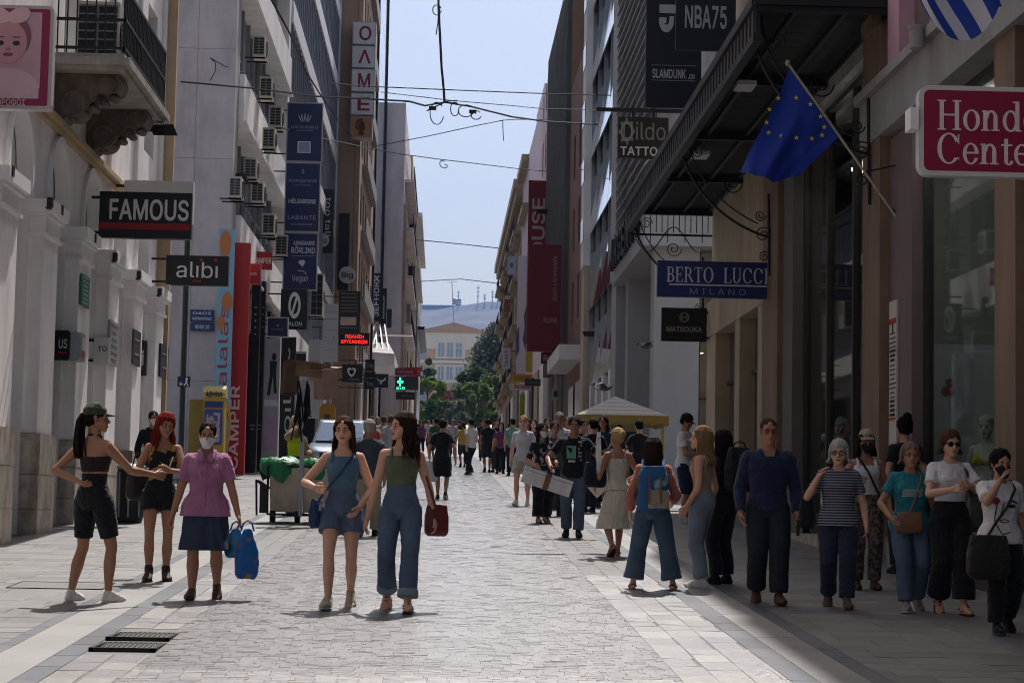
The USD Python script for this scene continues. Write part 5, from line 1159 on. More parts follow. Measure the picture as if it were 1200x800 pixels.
m = M(); m.add(P.reshape(-1, 3), cloth_flag(P, nu, nv)); t.part('cloth', m, mat('flag_cloth_blue', '20389a', .75, .08, 3., transl=.25), smooth=True)
star = lambda r: np.array([(r * (1 if k % 2 == 0 else .4) * math.sin(k * math.pi / 5), r * (1 if k % 2 == 0 else .4) * math.cos(k * math.pi / 5)) for k in range(10)])
spx = [(912, 115), (933, 115), (949, 123), (961, 137), (966, 149), (964, 158), (952, 162), (933, 162), (915, 160), (902, 154), (899, 143), (902, 128)]
for (sx, sy) in spx:
    tgt = AY(sx, sy, YF); best = None
    # nearest cloth point on that sight line
    dd = np.linalg.norm((P - CAMP) - ((P - CAMP) @ ((tgt - CAMP) / np.linalg.norm(tgt - CAMP)))[..., None] * ((tgt - CAMP) / np.linalg.norm(tgt - CAMP)), axis=2); i, j = np.unravel_index(dd.argmin(), dd.shape)
    c = fp(i / (nu - 1), j / (nv - 1), .006); c[0], c[2] = tgt[0], tgt[2]
    s_ = star(.034); v = np.array([(c[0], c[1] - .02, c[2])] + [(c[0] + a, c[1] - .02, c[2] + b) for a, b in s_])
    g = M(); g.add(v, [(0, k + 1, (k + 1) % 10 + 1) for k in range(10)]); t.part('star', g, mat('star_yellow', 'c2b23a', .6))
fpole = T('flag_pole', 'slanting metal flagpole with a small finial, fixed to the brown pilaster', 'flagpole', tuple(base))
m = M(); m.tube([base, tip], .016, 8); fpole.part('pole', m, mat('pale_pole', '9a9084', .4, metal=.3)); m = M(); m.ell(tip, (.03, .03, .04)); fpole.part('finial', m, MATS['pale_pole'])
m = M(); b2 = base + (tip - base) * .32; m.tube([b2, (5.3, YF, b2[2] + .1)], .01, 5); m.tube([base + (tip - base) * .1, (5.3, YF, base[2] + .1)], .01, 5); fpole.part('stay', m, m_black)
YG = 17.2
t = T('striped_flag', 'blue and white striped flag hanging at the top right', 'flag', tuple(AY(1128, 0, YG)))
a0, a1, b0, b1 = AY(1078, -70, YG), AY(1178, -70, YG), AY(1085, 10, YG), AY(1140, 48, YG)
def c(u, v):
    ex, ey = 1085 + 88 * u, 8 + 40 * math.sin(math.pi * min(1., u * 1.05)) ** .8; return AY(ex - 62 * (1 - v) + 3 * math.sin(v * 5 + u * 4), ey - 120 * (1 - v), YG + .12 * math.sin(u * 9 + v * 3))


for k in range(7):
    m = M(); n = 14; us = np.linspace(k / 7, (k + 1) / 7, 4); vs = np.linspace(0, 1, n)
    V = np.array([c(u, v) for u in us for v in vs]); m.add(V, [(i * n + j, (i + 1) * n + j, (i + 1) * n + j + 1, i * n + j + 1) for i in range(3) for j in range(n - 1)]); t.part('stripe', m, mat('flag_cloth_blue2', '24409a', .75, .08, 3., transl=.25) if k % 2 == 0 else mat('flag_cloth_white', 'c6c6d0', .75, .05, 3., transl=.25), smooth=True)
t = T('wall_lamp', 'grey pot-shaped wall lamp on the pink column under the striped flag', 'wall lamp', tuple(AX(1075, 45, 4.95))); p = AX(1075, 45, 4.95)
m = M(); m.lathe([(.001, -.12), (.08, -.11), (.085, .08), (.1, .1), (.1, .13), (.001, .13)], p[0], p[1]); v, f = m.arr(); v[:, 2] += p[2]; t.part('pot', (v, f), m_grey); m = M(); m.box(p[0], 5.2, p[1] - .02, p[1] + .02, p[2] + .02, p[2] + .06); t.part('arm', m, m_dark)

# ------------------------------------------------------------------ overhead wires
m_wire = mat('wire_black', '1b1b1d', .6)


def wire(name, label, pts, r, extra=None):
    """pts: (px, py, depth) along the wire."""
    P = [AY(*q) for q in pts]; m = M(); L = []
    for a, b in zip(P[:-1], P[1:]):
        n = 10
        for k in range(n): q = k / n; c = a + (b - a) * q; L.append(c)
    L.append(P[-1]); m.tube(L, r, 5)
    if extra: extra(m)
    top(name, m, m_wire, label, 'wire')


hub = AY(521, 120, 44)


def knots(m):
    for (px, py, r) in ((507, 127, 3.2), (554, 131, 3.4)):
        c = AY(px, py, 44); m.box(c[0] - .08, c[0] + .08, 43.95, 44.05, c[2] - .035, c[2] + .035)
    for (cx, cy, rx, ry) in ((512, 133, 8, 13), (533, 128, 5, 8), (546, 130, 9, 7), (558, 135, 6, 5)):
        m.tube([AY(cx + rx * math.cos(a), cy + ry * math.sin(a), 44) for a in np.linspace(.3, 5.6, 20)], .012, 5)
    for (x0, y0, x1, y1) in ((521, 120, 545, 124), (521, 120, 500, 130), (520, 119, 536, 118)): m.tube([AY(x0, y0, 44), AY(x1, y1, 44)], .016, 5)


wire('cable', 'thick twisted cable hanging down from the top of the sky to the knot of wires', [(513, -30, 44), (514, 10, 44), (515.5, 40, 44), (517.5, 80, 44), (520, 105, 44), (521, 120, 44)], .028, lambda m: [m.tube([AY(512 + 5 * math.cos(a), 12 + 6 * math.sin(a), 44) for a in np.linspace(0, 6, 14)], .012, 5), m.tube([AY(514, 14, 44), AY(513, 28, 44), AY(511, 41, 44)], .012, 5)] and None)
wire('cable', 'sagging cable across the street with loops and black junction boxes at its knot', [(212, 96, 52.8), (300, 104, 50), (370, 113, 47), (430, 116, 45), (480, 119, 44.4), (498, 124, 44), (521, 120, 44), (552, 125, 44), (600, 137, 46), (640, 142.5, 50), (700, 146, 56)], .022, knots)
wire('cable', 'upper thin cable across the street', [(388, 98, 60), (445, 102, 60), (540, 106, 60), (640, 110, 62), (716, 112, 66)], .018)
wire('cable', 'thin cable just under the upper one', [(446, 108, 64), (530, 118, 64), (600, 124, 66), (640, 128, 66), (720, 129, 66)], .014)
wire('cable', 'thin slack cable rising to the right with a hanging end', [(442, 171, 90), (500, 160, 88), (560, 147, 86), (590, 141, 86), (600, 140, 88), (640, 140, 90)], .02, lambda m: m.tube([AY(589, 141, 86), AY(590, 165, 86)], .018, 5))
wire('cable', 'lower cable with a small curl in mid-air', [(330, 150, 62), (376, 162, 70), (434, 174, 90), (472, 181, 92), (517, 187, 92), (560, 192, 95), (608, 198, 110), (640, 201, 112)], .022, lambda m: m.tube([AY(517 + 3.5 * math.cos(a) + a * .6, 190 - 3 * math.sin(a) + a * .8, 92) for a in np.linspace(0, 8, 24)], .02, 5))
wire('cable', 'far cable above the mountain', [(488, 281, 150), (540, 286, 150), (586, 291, 152)], .035)
wire('cable', 'farthest cable over the palace', [(487, 330, 180), (540, 327, 180), (584, 332, 180)], .035)
wire('cable', 'long black cable sloping down along the grey office front', [(318, 0, 56), (340, 40, 61), (356, 80, 70), (378, 115, 80), (400, 146, 95), (412, 160, 100)], .03)
wire('cable', 'loop of cable between two hooks on the marble end wall', [(246, 68, 52.8), (253, 74, 52.8), (252, 84, 52.8), (246, 95, 52.8)], .012, lambda m: m.tube([AY(246, 68, 52.8), AY(264, 78, 52.8), AY(300, 90, 56)], .012, 5))
# ------------------------------------------------------------------ people
def sph(c, r, n=8):
    c = np.asarray(c, float); r = np.broadcast_to(np.asarray(r, float), (3,)); P = [(0, 0, 1), (0, 0, -1)]
    for k in range(1, 5):
        ph = math.pi * k / 5
        P += [(math.sin(ph) * math.cos(a), math.sin(ph) * math.sin(a), math.cos(ph)) for a in np.linspace(0, 2 * math.pi, n, endpoint=False)]
    return c + np.array(P) * r


def hullm(*pts): return m3.Manifold.hull_points(np.vstack(pts).astype(np.float64))


def chain(pts, rads, n=8):
    S = [sph(p, r, n) for p, r in zip(pts, rads)]; return [hullm(a, b) for a, b in zip(S[:-1], S[1:])]


def rchain(pts, rads, n=14):
    pts = np.asarray(pts, float); t = np.gradient(pts, axis=0); t /= np.linalg.norm(t, axis=1, keepdims=True); R = []
    for p, d, r in zip(pts, t, rads):
        a = np.cross(d, (0, 1., 0)) if abs(d[1]) < .8 else np.cross(d, (1., 0, 0)); a /= np.linalg.norm(a); b = np.cross(d, a); q = np.linspace(0, 2 * math.pi, n, endpoint=False)
        R.append(p + r * (np.cos(q)[:, None] * a + np.sin(q)[:, None] * b))
    return [hullm(a, b) for a, b in zip(R[:-1], R[1:])]


def union(L): return m3.Manifold.batch_boolean(L, m3.OpType.Add)


def ell(cx, cy, z, rx, ry, n=16, flat=0.):
    a = np.linspace(0, 2 * math.pi, n, endpoint=False); e = 1 - flat
    c, s = np.cos(a), np.sin(a); return np.stack([cx + rx * np.sign(c) * np.abs(c) ** e, cy + ry * np.sign(s) * np.abs(s) ** e, np.full(n, z)], 1)


def arrm(mn): q = mn.to_mesh(); return np.array(q.vert_properties[:, :3], float), np.array(q.tri_verts, int)


def taubin(v, f, it=8, lam=.5, mu=-.53):
    n = len(v); e = np.vstack([f[:, [0, 1]], f[:, [1, 2]], f[:, [2, 0]]]); w = sparse.coo_matrix((np.ones(len(e)), (e[:, 0], e[:, 1])), shape=(n, n)).tocsr(); w = ((w + w.T) > 0).astype(float)
    d = sparse.diags(1 / np.maximum(np.asarray(w.sum(1)).ravel(), 1)); A = d @ w
    for _ in range(it):
        v = v + lam * (A @ v - v); v = v + mu * (A @ v - v)
    return v


def fine(mn, edge, it=8, wr=0., ws=9., seed=0, stretch=(1, 1, 1)):
    if edge: mn = mn.refine_to_length(edge)
    v, f = arrm(mn)
    if it: v = taubin(v, f, it)
    if wr:
        t = trimesh.Trimesh(v, f, process=False); nn = t.vertex_normals
        v = v + nn * ((meshkit.fbm(v * ws * np.array(stretch) + seed, 3, seed) - .5) * 2 * wr)[:, None]
    return v, f


def remanifold(v, f): return m3.Manifold(m3.Mesh(vert_properties=v.astype(np.float32), tri_verts=f.astype(np.uint32)))


def ik(a, c, l1, l2, pole):
    d = c - a; L = np.linalg.norm(d); L2 = min(L, (l1 + l2) * .999); u = d / L; c = a + u * L2
    x = (l1 * l1 - l2 * l2 + L2 * L2) / (2 * L2); h = math.sqrt(max(l1 * l1 - x * x, 0)); p = np.asarray(pole, float); p = p - u * (p @ u); p /= np.linalg.norm(p) + 1e-9
    return a + u * x + p * h, c


SKIN = {'fair': 'c2957d', 'mid': 'a97e66', 'tan': '9a6e55', 'dark': '7a5240', 'dummy': 'a9aca6'}


def skin_mat(k):
    return mat('skin_' + k, SKIN[k], .5, .07, 14., .1, 90., spec=.35, coord='obj')


def hair_mat(c): return mat('hair_' + c, c, .75, .3, 26., .3, 120., spec=.08, stretch=(1, 1, .12), coord='obj')


# torso cross-sections in body heights: z, half width, half depth, forward offset
TORSO = {'f': [(.475, .070, .058, .0), (.50, .094, .070, -.004), (.535, .101, .074, -.008), (.57, .095, .068, -.006), (.615, .074, .054, .0), (.66, .076, .054, .002), (.70, .084, .060, .006), (.735, .089, .070, .012), (.775, .090, .056, .004), (.805, .092, .044, -.002), (.828, .062, .036, -.006), (.843, .036, .034, -.006), (.875, .029, .031, .002), (.895, .028, .030, .006)],
         'm': [(.475, .068, .058, .0), (.50, .090, .068, -.002), (.535, .094, .070, -.004), (.57, .091, .066, .0), (.615, .086, .062, .004), (.66, .090, .062, .004), (.70, .097, .065, .004), (.74, .103, .067, .004), (.78, .105, .060, .0), (.808, .104, .046, -.004), (.83, .070, .040, -.008), (.845, .042, .039, -.006), (.875, .034, .036, .002), (.895, .033, .035, .006)]}


class Person:
    """A standing or walking figure; x = its right, y = forward, lengths in metres after scaling by stature H."""
    def __init__(s, label, px, py, hy=None, H=1.68, face=180., sex='f', build=.95, skin='fair', feet=None, hands=None, lean=0., side=0., twist=0., head=(0., 0.), Y=None, detail=2, heel=(0, 0), wrist_pole=None, curl=.5, group=None, name='person', tilt=0., pos=None):
        p = G(px, py) if pos is None else pos
        if hy is not None: H = AY(px, hy, p[1])[2] - gz(p[1])
        s.H, s.sex, s.b, s.detail, s.skin = H, sex, build * .95, detail, skin
        s.pos = np.array([p[0], p[1], gz(p[1])])
        s.yaw = math.radians(face)
        s.t = T(name, label, name, s.pos, s.yaw, group, local=True)
        s.lean, s.side, s.twist = map(math.radians, (lean, side, twist))
        h = H
        feet = feet or ((.055, .0), (-.055, .0))         # right, left: x, y, lift, pitch (in H)
        s.fb = {}; s.hip = {}; s.kn = {}; s.an = {}; s.pitch = {}; s.fy = {}
        drop = 0.
        for k, f in zip((1, -1), feet):
            f = tuple(f) + (0.,) * (4 - len(f)); L = .475; dy = f[1]; dx = f[0] - k * .052
            drop = max(drop, 0.) if f[2] > .02 else max(drop, L + .045 - (math.sqrt(max(L * L - dy * dy - dx * dx, .01)) + .045))
        s.drop = drop + .004
        for k, f in zip((1, -1), feet):
            f = tuple(f) + (0.,) * (4 - len(f))
            hip = np.array([k * .052, 0, .52 - s.drop]) * h; s.pitch[k] = math.radians(f[3]); s.fy[k] = math.radians(k * -7); s.fb[k] = np.array([f[0], f[1], .045 + f[2]]) * h
            s.kn[k], s.an[k] = ik(hip, s.footpt(k, 0, 0, 0), .243 * h, .235 * h, (k * .08, 1, 0)); s.hip[k] = hip
        sw = .088 if sex == 'f' else .101
        s.sh, s.el, s.wr = {}, {}, {}
        hands = hands or ((.135, .02, .49), (-.135, .02, .49))
        for k, q in zip((1, -1), hands):
            s.sh[k] = s.bend(np.array([[k * sw * h * (s.b * .5 + .5), -.006 * h, .794 * h]]))[0]
            t_ = np.array(q[:3], float) * h; t_[2] -= s.drop * h * .8
            pole = q[3] if len(q) > 3 else (k * .5, -.8, -.6)
            s.el[k], s.wr[k] = ik(s.sh[k], t_, .175 * h, .15 * h, pole)
        s.headc = s.bend(np.array([[0, .012 * h, .932 * h]]))[0]; s.hy, s.hp, s.ht = math.radians(head[0]), math.radians(head[1]), math.radians(tilt)
        s.curl = curl
        s.body()

    def bend(s, P):
        P = np.array(P, float).reshape(-1, 3); P[:, 2] -= s.drop * s.H; o = np.array([0, 0, (.53 - s.drop) * s.H])
        w = np.clip((P[:, 2] - o[2]) / (.22 * s.H), 0, 1)
        Q = P - o
        a = -s.lean * w; y, z = Q[:, 1] * np.cos(a) - Q[:, 2] * np.sin(a), Q[:, 1] * np.sin(a) + Q[:, 2] * np.cos(a); Q = np.stack([Q[:, 0], y, z], 1)
        a = s.side * w; x, z = Q[:, 0] * np.cos(a) + Q[:, 2] * np.sin(a), -Q[:, 0] * np.sin(a) + Q[:, 2] * np.cos(a); Q = np.stack([x, Q[:, 1], z], 1)
        a = s.twist * w; x, y = Q[:, 0] * np.cos(a) - Q[:, 1] * np.sin(a), Q[:, 0] * np.sin(a) + Q[:, 1] * np.cos(a)
        return np.stack([x, y, Q[:, 2]], 1) + o

    def rings(s, z0, z1, e=0., scale=None, n=18, step=None, drape=False):
        """Posed torso rings between two heights (in H), widened by e metres."""
        T_ = np.array(TORSO[s.sex]); zs = sorted(set([z0, z1] + [z for z in T_[:, 0] if z0 < z < z1])); out = []
        for z in zs:
            rx, ry, fo = (np.interp(z, T_[:, 0], T_[:, i]) for i in (1, 2, 3)); k = s.b if z < .81 else 1 + (s.b - 1) * .4
            ee = e if not callable(e) else e(z)
            if drape and z < .535: rx, ry = T_[2, 1] * .985, T_[2, 2] * .99
            out.append(s.bend(ell(0, fo * s.H, z * s.H, rx * s.H * k + ee, ry * s.H * (k if z < .7 else .5 + .5 * k) + ee, n, .08)))
        return [hullm(a, b) for a, b in zip(out[:-1], out[1:])]

    def legline(s, k, prof, t0=0., t1=2., e=0., flat=False):
        """prof: (t, radius in H), t 0 hip .. 1 knee .. 2 ankle."""
        ts = sorted(set([t0, t1] + [t for t, r in prof if t0 < t < t1] + [t for t in (.75, 1., 1.25) if t0 < t < t1])); P, R = [], []
        for t in ts:
            p = s.hip[k] + (s.kn[k] - s.hip[k]) * t if t <= 1 else s.kn[k] + (s.an[k] - s.kn[k]) * (t - 1)
            P.append(p + np.array([0, -.008 * s.H * math.sin(math.pi * min(max(t - 1, 0), 1)) - (.0), 0])); R.append(np.interp(t, [a for a, b in prof], [b for a, b in prof]) * s.H * (s.b * .6 + .4) + e)
        return rchain(P, R) if flat else chain(P, R, 10)

    def armline(s, k, t1=2., e=0., t0=0., prof=None, flat=False):
        r = prof or ([(0, .032), (.3, .029), (.9, .0225), (1.2, .0235), (1.9, .0155), (2, .0155)] if s.sex == 'f' else [(0, .038), (.3, .033), (.9, .026), (1.2, .027), (1.9, .0175), (2, .0175)])
        ts = [t0] + [t for t, q in r if t0 < t < t1] + [t1]
        if 1. not in ts and t1 > 1 > t0: ts = sorted(ts + [1.])
        P = [s.sh[k] + (s.el[k] - s.sh[k]) * t if t <= 1 else s.el[k] + (s.wr[k] - s.el[k]) * (t - 1) for t in ts]
        ee = e if callable(e) else (lambda t: e)
        RR = [np.interp(t, [a for a, b in r], [b for a, b in r]) * s.H * (s.b * .5 + .5) + ee(t) for t in ts]; return rchain(P, RR, 12) if flat else chain(P, RR, 9)

    def footpt(s, k, x, y, z):
        c, q, cp, sp = math.cos(s.fy[k]), math.sin(s.fy[k]), math.cos(s.pitch[k]), math.sin(s.pitch[k])
        y0, z0 = y - .075, z + .045; y, z = y0 * cp + z0 * sp + .075, -y0 * sp + z0 * cp - .045
        return s.fb[k] + s.H * np.array([x * c - y * q, x * q + y * c, z])

    def foot(s, k, e=0., toes=True):
        h = s.H
        P = lambda x, y, z: s.footpt(k, x, y, z)
        S = lambda p, r: sph(P(*p), r * h + e, 8)
        heel, ank, inst = S((0, -.022, -.03), .016), S((0, 0, 0), .020), S((0, .03, -.012), .020)
        b1, b2, toe = S((.012, .078, -.031), .014), S((-.014, .074, -.032), .013), S((.004, .102, -.034), .0105)
        return [hullm(ank, heel, inst), hullm(inst, heel, b1, b2), hullm(b1, b2, toe)], P

    def headrot(s, P):
        P = np.asarray(P, float).reshape(-1, 3) * (s.H / 1.7) ** .5
        c, q = math.cos(s.hp), math.sin(s.hp); P = np.stack([P[:, 0], P[:, 1] * c - P[:, 2] * q, P[:, 1] * q + P[:, 2] * c], 1)
        c, q = math.cos(s.ht), math.sin(s.ht); P = np.stack([P[:, 0] * c + P[:, 2] * q, P[:, 1], -P[:, 0] * q + P[:, 2] * c], 1)
        a = s.hy + s.twist; c, q = math.cos(a), math.sin(a); P = np.stack([P[:, 0] * c - P[:, 1] * q, P[:, 0] * q + P[:, 1] * c, P[:, 2]], 1)
        return P + s.headc

    def hd(s, *parts): return [hullm(*[s.headrot(sph(c, r, 8)) for c, r in p]) for p in parts]

    def hand(s, k, side):
        """Palm with four bent fingers and a thumb on its side."""
        h = s.H / 1.7; f = s.wr[k] - s.el[k]; f /= np.linalg.norm(f)
        inw = np.array([-k, .25, 0.]) if side is None else np.asarray(side, float); inw = inw - f * (inw @ f); inw /= np.linalg.norm(inw); a = np.cross(f, inw) * k       # a: towards the thumb side
        if a @ np.array([0, 1, .3]) < 0: a = -a
        w = s.wr[k]; P = lambda x, y, z: w + h * (a * x + f * y + inw * z)
        L = [hullm(sph(P(.016, .004, 0), .016 * h, 6), sph(P(-.016, .004, 0), .016 * h, 6), sph(P(.03, .078, 0), .0115 * h, 6), sph(P(-.03, .07, 0), .0105 * h, 6))]
        for i, (x, l, r) in enumerate(((.03, .066, .0088), (.011, .074, .009), (-.009, .069, .0086), (-.028, .054, .0078))):
            p = P(x, .074, 0); an = .18 + .12 * i * s.curl; q = [p]
            for j, seg in enumerate((.45, .32, .25)):
                an += s.curl * (.55 if j else .35); d = f * math.cos(an) + inw * math.sin(an) + a * (x * 2.2); q.append(q[-1] + d * l * seg * h)
            L += chain(q, [r * h, r * .95 * h, r * .85 * h, r * .7 * h], 6)
        q = [P(.026, .018, .004), P(.046, .044, .014), P(.052, .066, .022), P(.05, .086, .03)]
        L += chain(q, [.0125 * h, .0105 * h, .0095 * h, .0075 * h], 6); return L

    def body(s, hand_side=(None, None)):
        h = s.H; L = s.rings(.475, .895)
        lp = [(0, .048), (.12, .0535), (.45, .047), (.85, .0345), (1., .032), (1.15, .031), (1.38, .0345), (1.7, .025), (1.92, .02), (2, .02)]
        if s.sex == 'm': lp = [(t, r * .97) for t, r in lp]
        for k in (1, -1):
            L += s.legline(k, lp); L += s.armline(k); f, P = s.foot(k); L += f; L += [hullm(sph(s.sh[k], .033 * h * (s.b * .5 + .5)), s.bend(ell(k * .045 * h, -.004 * h, .76 * h, .03 * h, .036 * h, 10)), s.bend(ell(k * .03 * h, -.008 * h, .826 * h, .022 * h, .028 * h, 10)))]
        edge = (.03, .022, .016)[s.detail]
        v, f = fine(union(L), edge, 10 if s.detail else 6); bm = remanifold(v, f)
        hs = s.hd([((0, -.012, .04), (.073, .094, .078)), ((0, .03, .0), (.064, .055, .07))], [((.046, .045, -.02), .026), ((-.046, .045, -.02), .026), ((.05, .0, -.045), .02), ((-.05, .0, -.045), .02), ((.012, .072, -.095), .018), ((-.012, .072, -.095), .018), ((0, .068, -.05), .03)],
                  [((.034, .066, .022), .021), ((-.034, .066, .022), .021), ((0, .06, .06), .03)], [((0, .086, .012), .0085), ((0, .107, -.026), .0115), ((.014, .09, -.034), .0085), ((-.014, .09, -.034), .0085)])
        nk = [hullm(s.headrot(sph((0, -.02, -.06), .046)), s.bend(ell(0, -.002 * h, .85 * h, .032 * h, .032 * h)))]
        hm = union(hs + nk); he = (.022, .014, .008)[s.detail]; v, f = fine(hm, he, 4); hm = remanifold(v, f)
        ears = [x for kk in (1, -1) for x in s.hd([((kk * .074, -.012, .012), (.008, .016, .02)), ((kk * .071, -.008, -.022), (.008, .011, .012))])]
        P = [bm, hm] + ears
        if s.detail:
            for i, k in enumerate((1, -1)):
                hm2 = union(s.hand(k, s.hs[i] if hasattr(s, 'hs') else None)); v, f = fine(hm2, .010 if s.detail == 2 else 0, 2 if s.detail == 2 else 0); P.append(remanifold(v, f))
        else:
            for k in (1, -1): P.append(union(chain([s.wr[k], s.wr[k] + (s.wr[k] - s.el[k]) * .35], [.018 * h, .014 * h], 6)))
        s.t.part('body', arrm(union(P)), skin_mat(s.skin), smooth=True)
        sc = (s.H / 1.7) ** .5
        if s.detail:
            m = M()
            for k in (1, -1): v = trimesh.creation.icosphere(1); m.add(s.headrot(v.vertices * (.0105, .009, .0065) + (k * .031, .0825, .002)), v.faces)
            s.t.part('eyes', m, mat('eye_white', '8a7e74', .3, .02)); m = M()
            for k in (1, -1): v = trimesh.creation.icosphere(1); m.add(s.headrot(v.vertices * (.0055, .004, .0058) + (k * .031, .0893, .002)), v.faces)
            s.t.part('irises', m, mat('eye_dark', '1c1512', .25, .02)); m = M()
            for k in (1, -1): m.add(*arrm(s.hd([((k * .017, .0875, .02), .0035), ((k * .033, .088, .026), .0042), ((k * .05, .074, .02), .003)])[0]))
            s.t.part('eyebrows', m, mat('brow_hair', '33261f', .8)); m = M()
            m.add(*arrm(s.hd([((.022, .084, -.064), .0035), ((-.022, .084, -.064), .0035), ((0, .0965, -.0595), (.012, .005, .004)), ((0, .095, -.071), (.013, .006, .005))])[0])); s.t.part('lips', m, mat('lips', '8d4f47', .45, .05), smooth=True)

    # ---- clothes
    def garment(s, name, L, mt, edge=None, it=9, wr=.004, ws=9., cut=(), seed=None, label=None, parent=None):
        edge = edge or (.034, .025, .018)[s.detail]; mn = union(L)
        v, f = fine(mn, edge, it, wr * (s.detail > 0), ws, seed if seed is not None else int(abs(s.pos[0] * 97 + s.pos[1] * 13)) % 50)
        if cut:
            mn = remanifold(v, f)
            for c in cut: mn = mn - c
            v, f = arrm(mn)
        return s.t.part(name, (v, f), mt, parent=parent, smooth=50, label=label)

    def neck_cut(s, depth=.02, w=.05):
        h = s.H; return hullm(s.bend(ell(0, .02 * h, .95 * h, w * h, w * h)), s.bend(ell(0, .012 * h, (.845 - depth * .3) * h, w * .95 * h, w * .8 * h)), s.bend(ell(0, .045 * h, (.845 - depth) * h, w * .6 * h, w * .5 * h)))

    def shirt(s, mt, name='shirt', sleeve=.55, hem=.5, ease=.014, sl_ease=.016, neck=(.02, .045), flare=.016, wr=.009):
        L = s.rings(hem, .842, lambda z: ease + flare * max(0, (.62 - z) / .14), drape=True)
        for k in (1, -1):
            L += [hullm(sph(s.sh[k], .033 * s.H * (s.b * .5 + .5) + ease * .85), s.bend(ell(k * .045 * s.H, -.004 * s.H, .755 * s.H, .032 * s.H + ease * .5, .038 * s.H + ease * .5, 10)), s.bend(ell(k * .03 * s.H, -.008 * s.H, .828 * s.H, .024 * s.H + ease * .3, .03 * s.H + ease * .3, 10)))]
            if sleeve: L += s.armline(k, sleeve, lambda t: sl_ease * (.6 + .4 * min(t * 1.6, 1)), flat=True)
        return s.garment(name, L, mt, wr=wr, cut=[s.neck_cut(*neck)])

    def tank(s, mt, name='top', hem=.56, ease=.008, top=.785, strap=.052, sw=.012, scoop=.0, back=True):
        L = s.rings(hem, top, ease); h = s.H
        for k in (1, -1):
            pts = [s.bend([[k * strap * a * h, y * h, z * h]])[0] for a, y, z in ((1.1, .052, top - .016), (1.08, .042, .795), (1.02, .02, .818), (1., -.012, .827), (1.05, -.04, .81), (1.1, -.044, top - .016))]
            L += chain(pts, [min(sw, .0105) * h] * 6, 8)
        return s.garment(name, L, mt, cut=[s.neck_cut(scoop, .04)] if scoop else ())

    def trousers(s, mt, name='trousers', prof=None, t1=1.93, waist=.6, ease=.012, wr=.009):
        prof = prof or [(0, .062), (.15, .065), (.5, .057), (1., .045), (1.5, .043), (2, .041)]
        prof = [(t, r * .91) for t, r in prof]; L = s.rings(.47, waist, ease)
        for k in (1, -1): L += s.legline(k, prof, 0., .1, ease) + s.legline(k, prof, 0., t1, ease * .8 + .003, flat=True)
        return s.garment(name, L, mt, wr=wr, it=6)

    def skirt(s, mt, name='skirt', z0=.3, waist=.61, w0=.125, d0=.105, pleat=.006, top=None, ease=.012):
        h = s.H; R = []; zs = np.linspace(z0, .53, 6)
        def at(k, z):
            A = [s.hip[k], s.kn[k], s.an[k]]; z = (z - s.drop) * h
            for a, b in zip(A[:-1], A[1:]):
                if b[2] <= z <= a[2]: return a + (b - a) * (a[2] - z) / max(a[2] - b[2], 1e-6)
            return A[0]
        for z in zs:
            q = (z - z0) / (.53 - z0); rx, ry = w0 + (.104 * s.b - w0) * q, d0 + (.08 * s.b - d0) * q; a, b = at(1, z), at(-1, z); cy = (a[1] + b[1]) / 2 * (1 - q); ry = max(ry * h, abs(a[1] - b[1]) / 2 + .052 * h * s.b)
            R.append(ell((a[0] + b[0]) / 2, cy, (z - s.drop) * h, rx * h, ry, 28))
        L = [hullm(a, b) for a, b in zip(R[:-1], R[1:])] + s.rings(.53, top or waist, ease)
        L += [hullm(R[-1], s.bend(ell(0, -.006 * h, .535 * h, .103 * h * s.b + ease, .076 * h * s.b + ease, 18)))]
        v, f = fine(union(L), .018, 6); a = np.arctan2(v[:, 1], v[:, 0]); q = np.clip((.56 * h - v[:, 2]) / (.26 * h), 0, 1)
        k = 1 + pleat * 8 * q * np.sin(a * 11 + np.sin(a * 3) * 2); v[:, 0] *= k; v[:, 1] *= k
        return s.t.part(name, (v, f), mt, smooth=50)

    def shoes(s, mt, name='shoe', sole=None, e=.007, high=False):
        for k in (1, -1):
            L, P = s.foot(k, e); h = s.H
            if high: L += chain([s.an[k], s.an[k] + (s.kn[k] - s.an[k]) * .14], [.024 * h + e * .5, .0255 * h + e * .5])
            v, f = fine(union(L), .014, 3); q = s.t.part(name, (v, f), mt, smooth=45)
            if sole:
                S = lambda p, r: sph(P(*p), (r * h + e, r * h + e, .009), 8); m = hullm(S((0, -.022, -.045), .018), S((.012, .075, -.045), .018), S((-.014, .072, -.045), .017), S((.004, .104, -.043), .012)); s.t.part('sole', arrm(m), sole, parent=q, smooth=30)

    def sandals(s, mt):
        for k in (1, -1):
            L, P = s.foot(k); h = s.H; S = lambda p, r: sph(P(*p), (r * h + .004, r * h + .004, .008), 8)
            L = [hullm(S((0, -.024, -.046), .018), S((.012, .075, -.046), .018), S((-.014, .072, -.046), .017), S((.004, .108, -.044), .012))]
            for (a, b, c) in (((.024, .06, -.03), (0, .058, -.005), (-.024, .056, -.03)), ((.022, .02, -.03), (0, .042, .004), (-.022, .02, -.03)), ((.02, -.02, -.02), (0, -.036, -.01), (-.02, -.02, -.02))): L += chain([P(*a), P(*b), P(*c)], [.0065, .0075, .0065], 6)
            s.t.part('sandal', arrm(union(L)), mt, smooth=40)

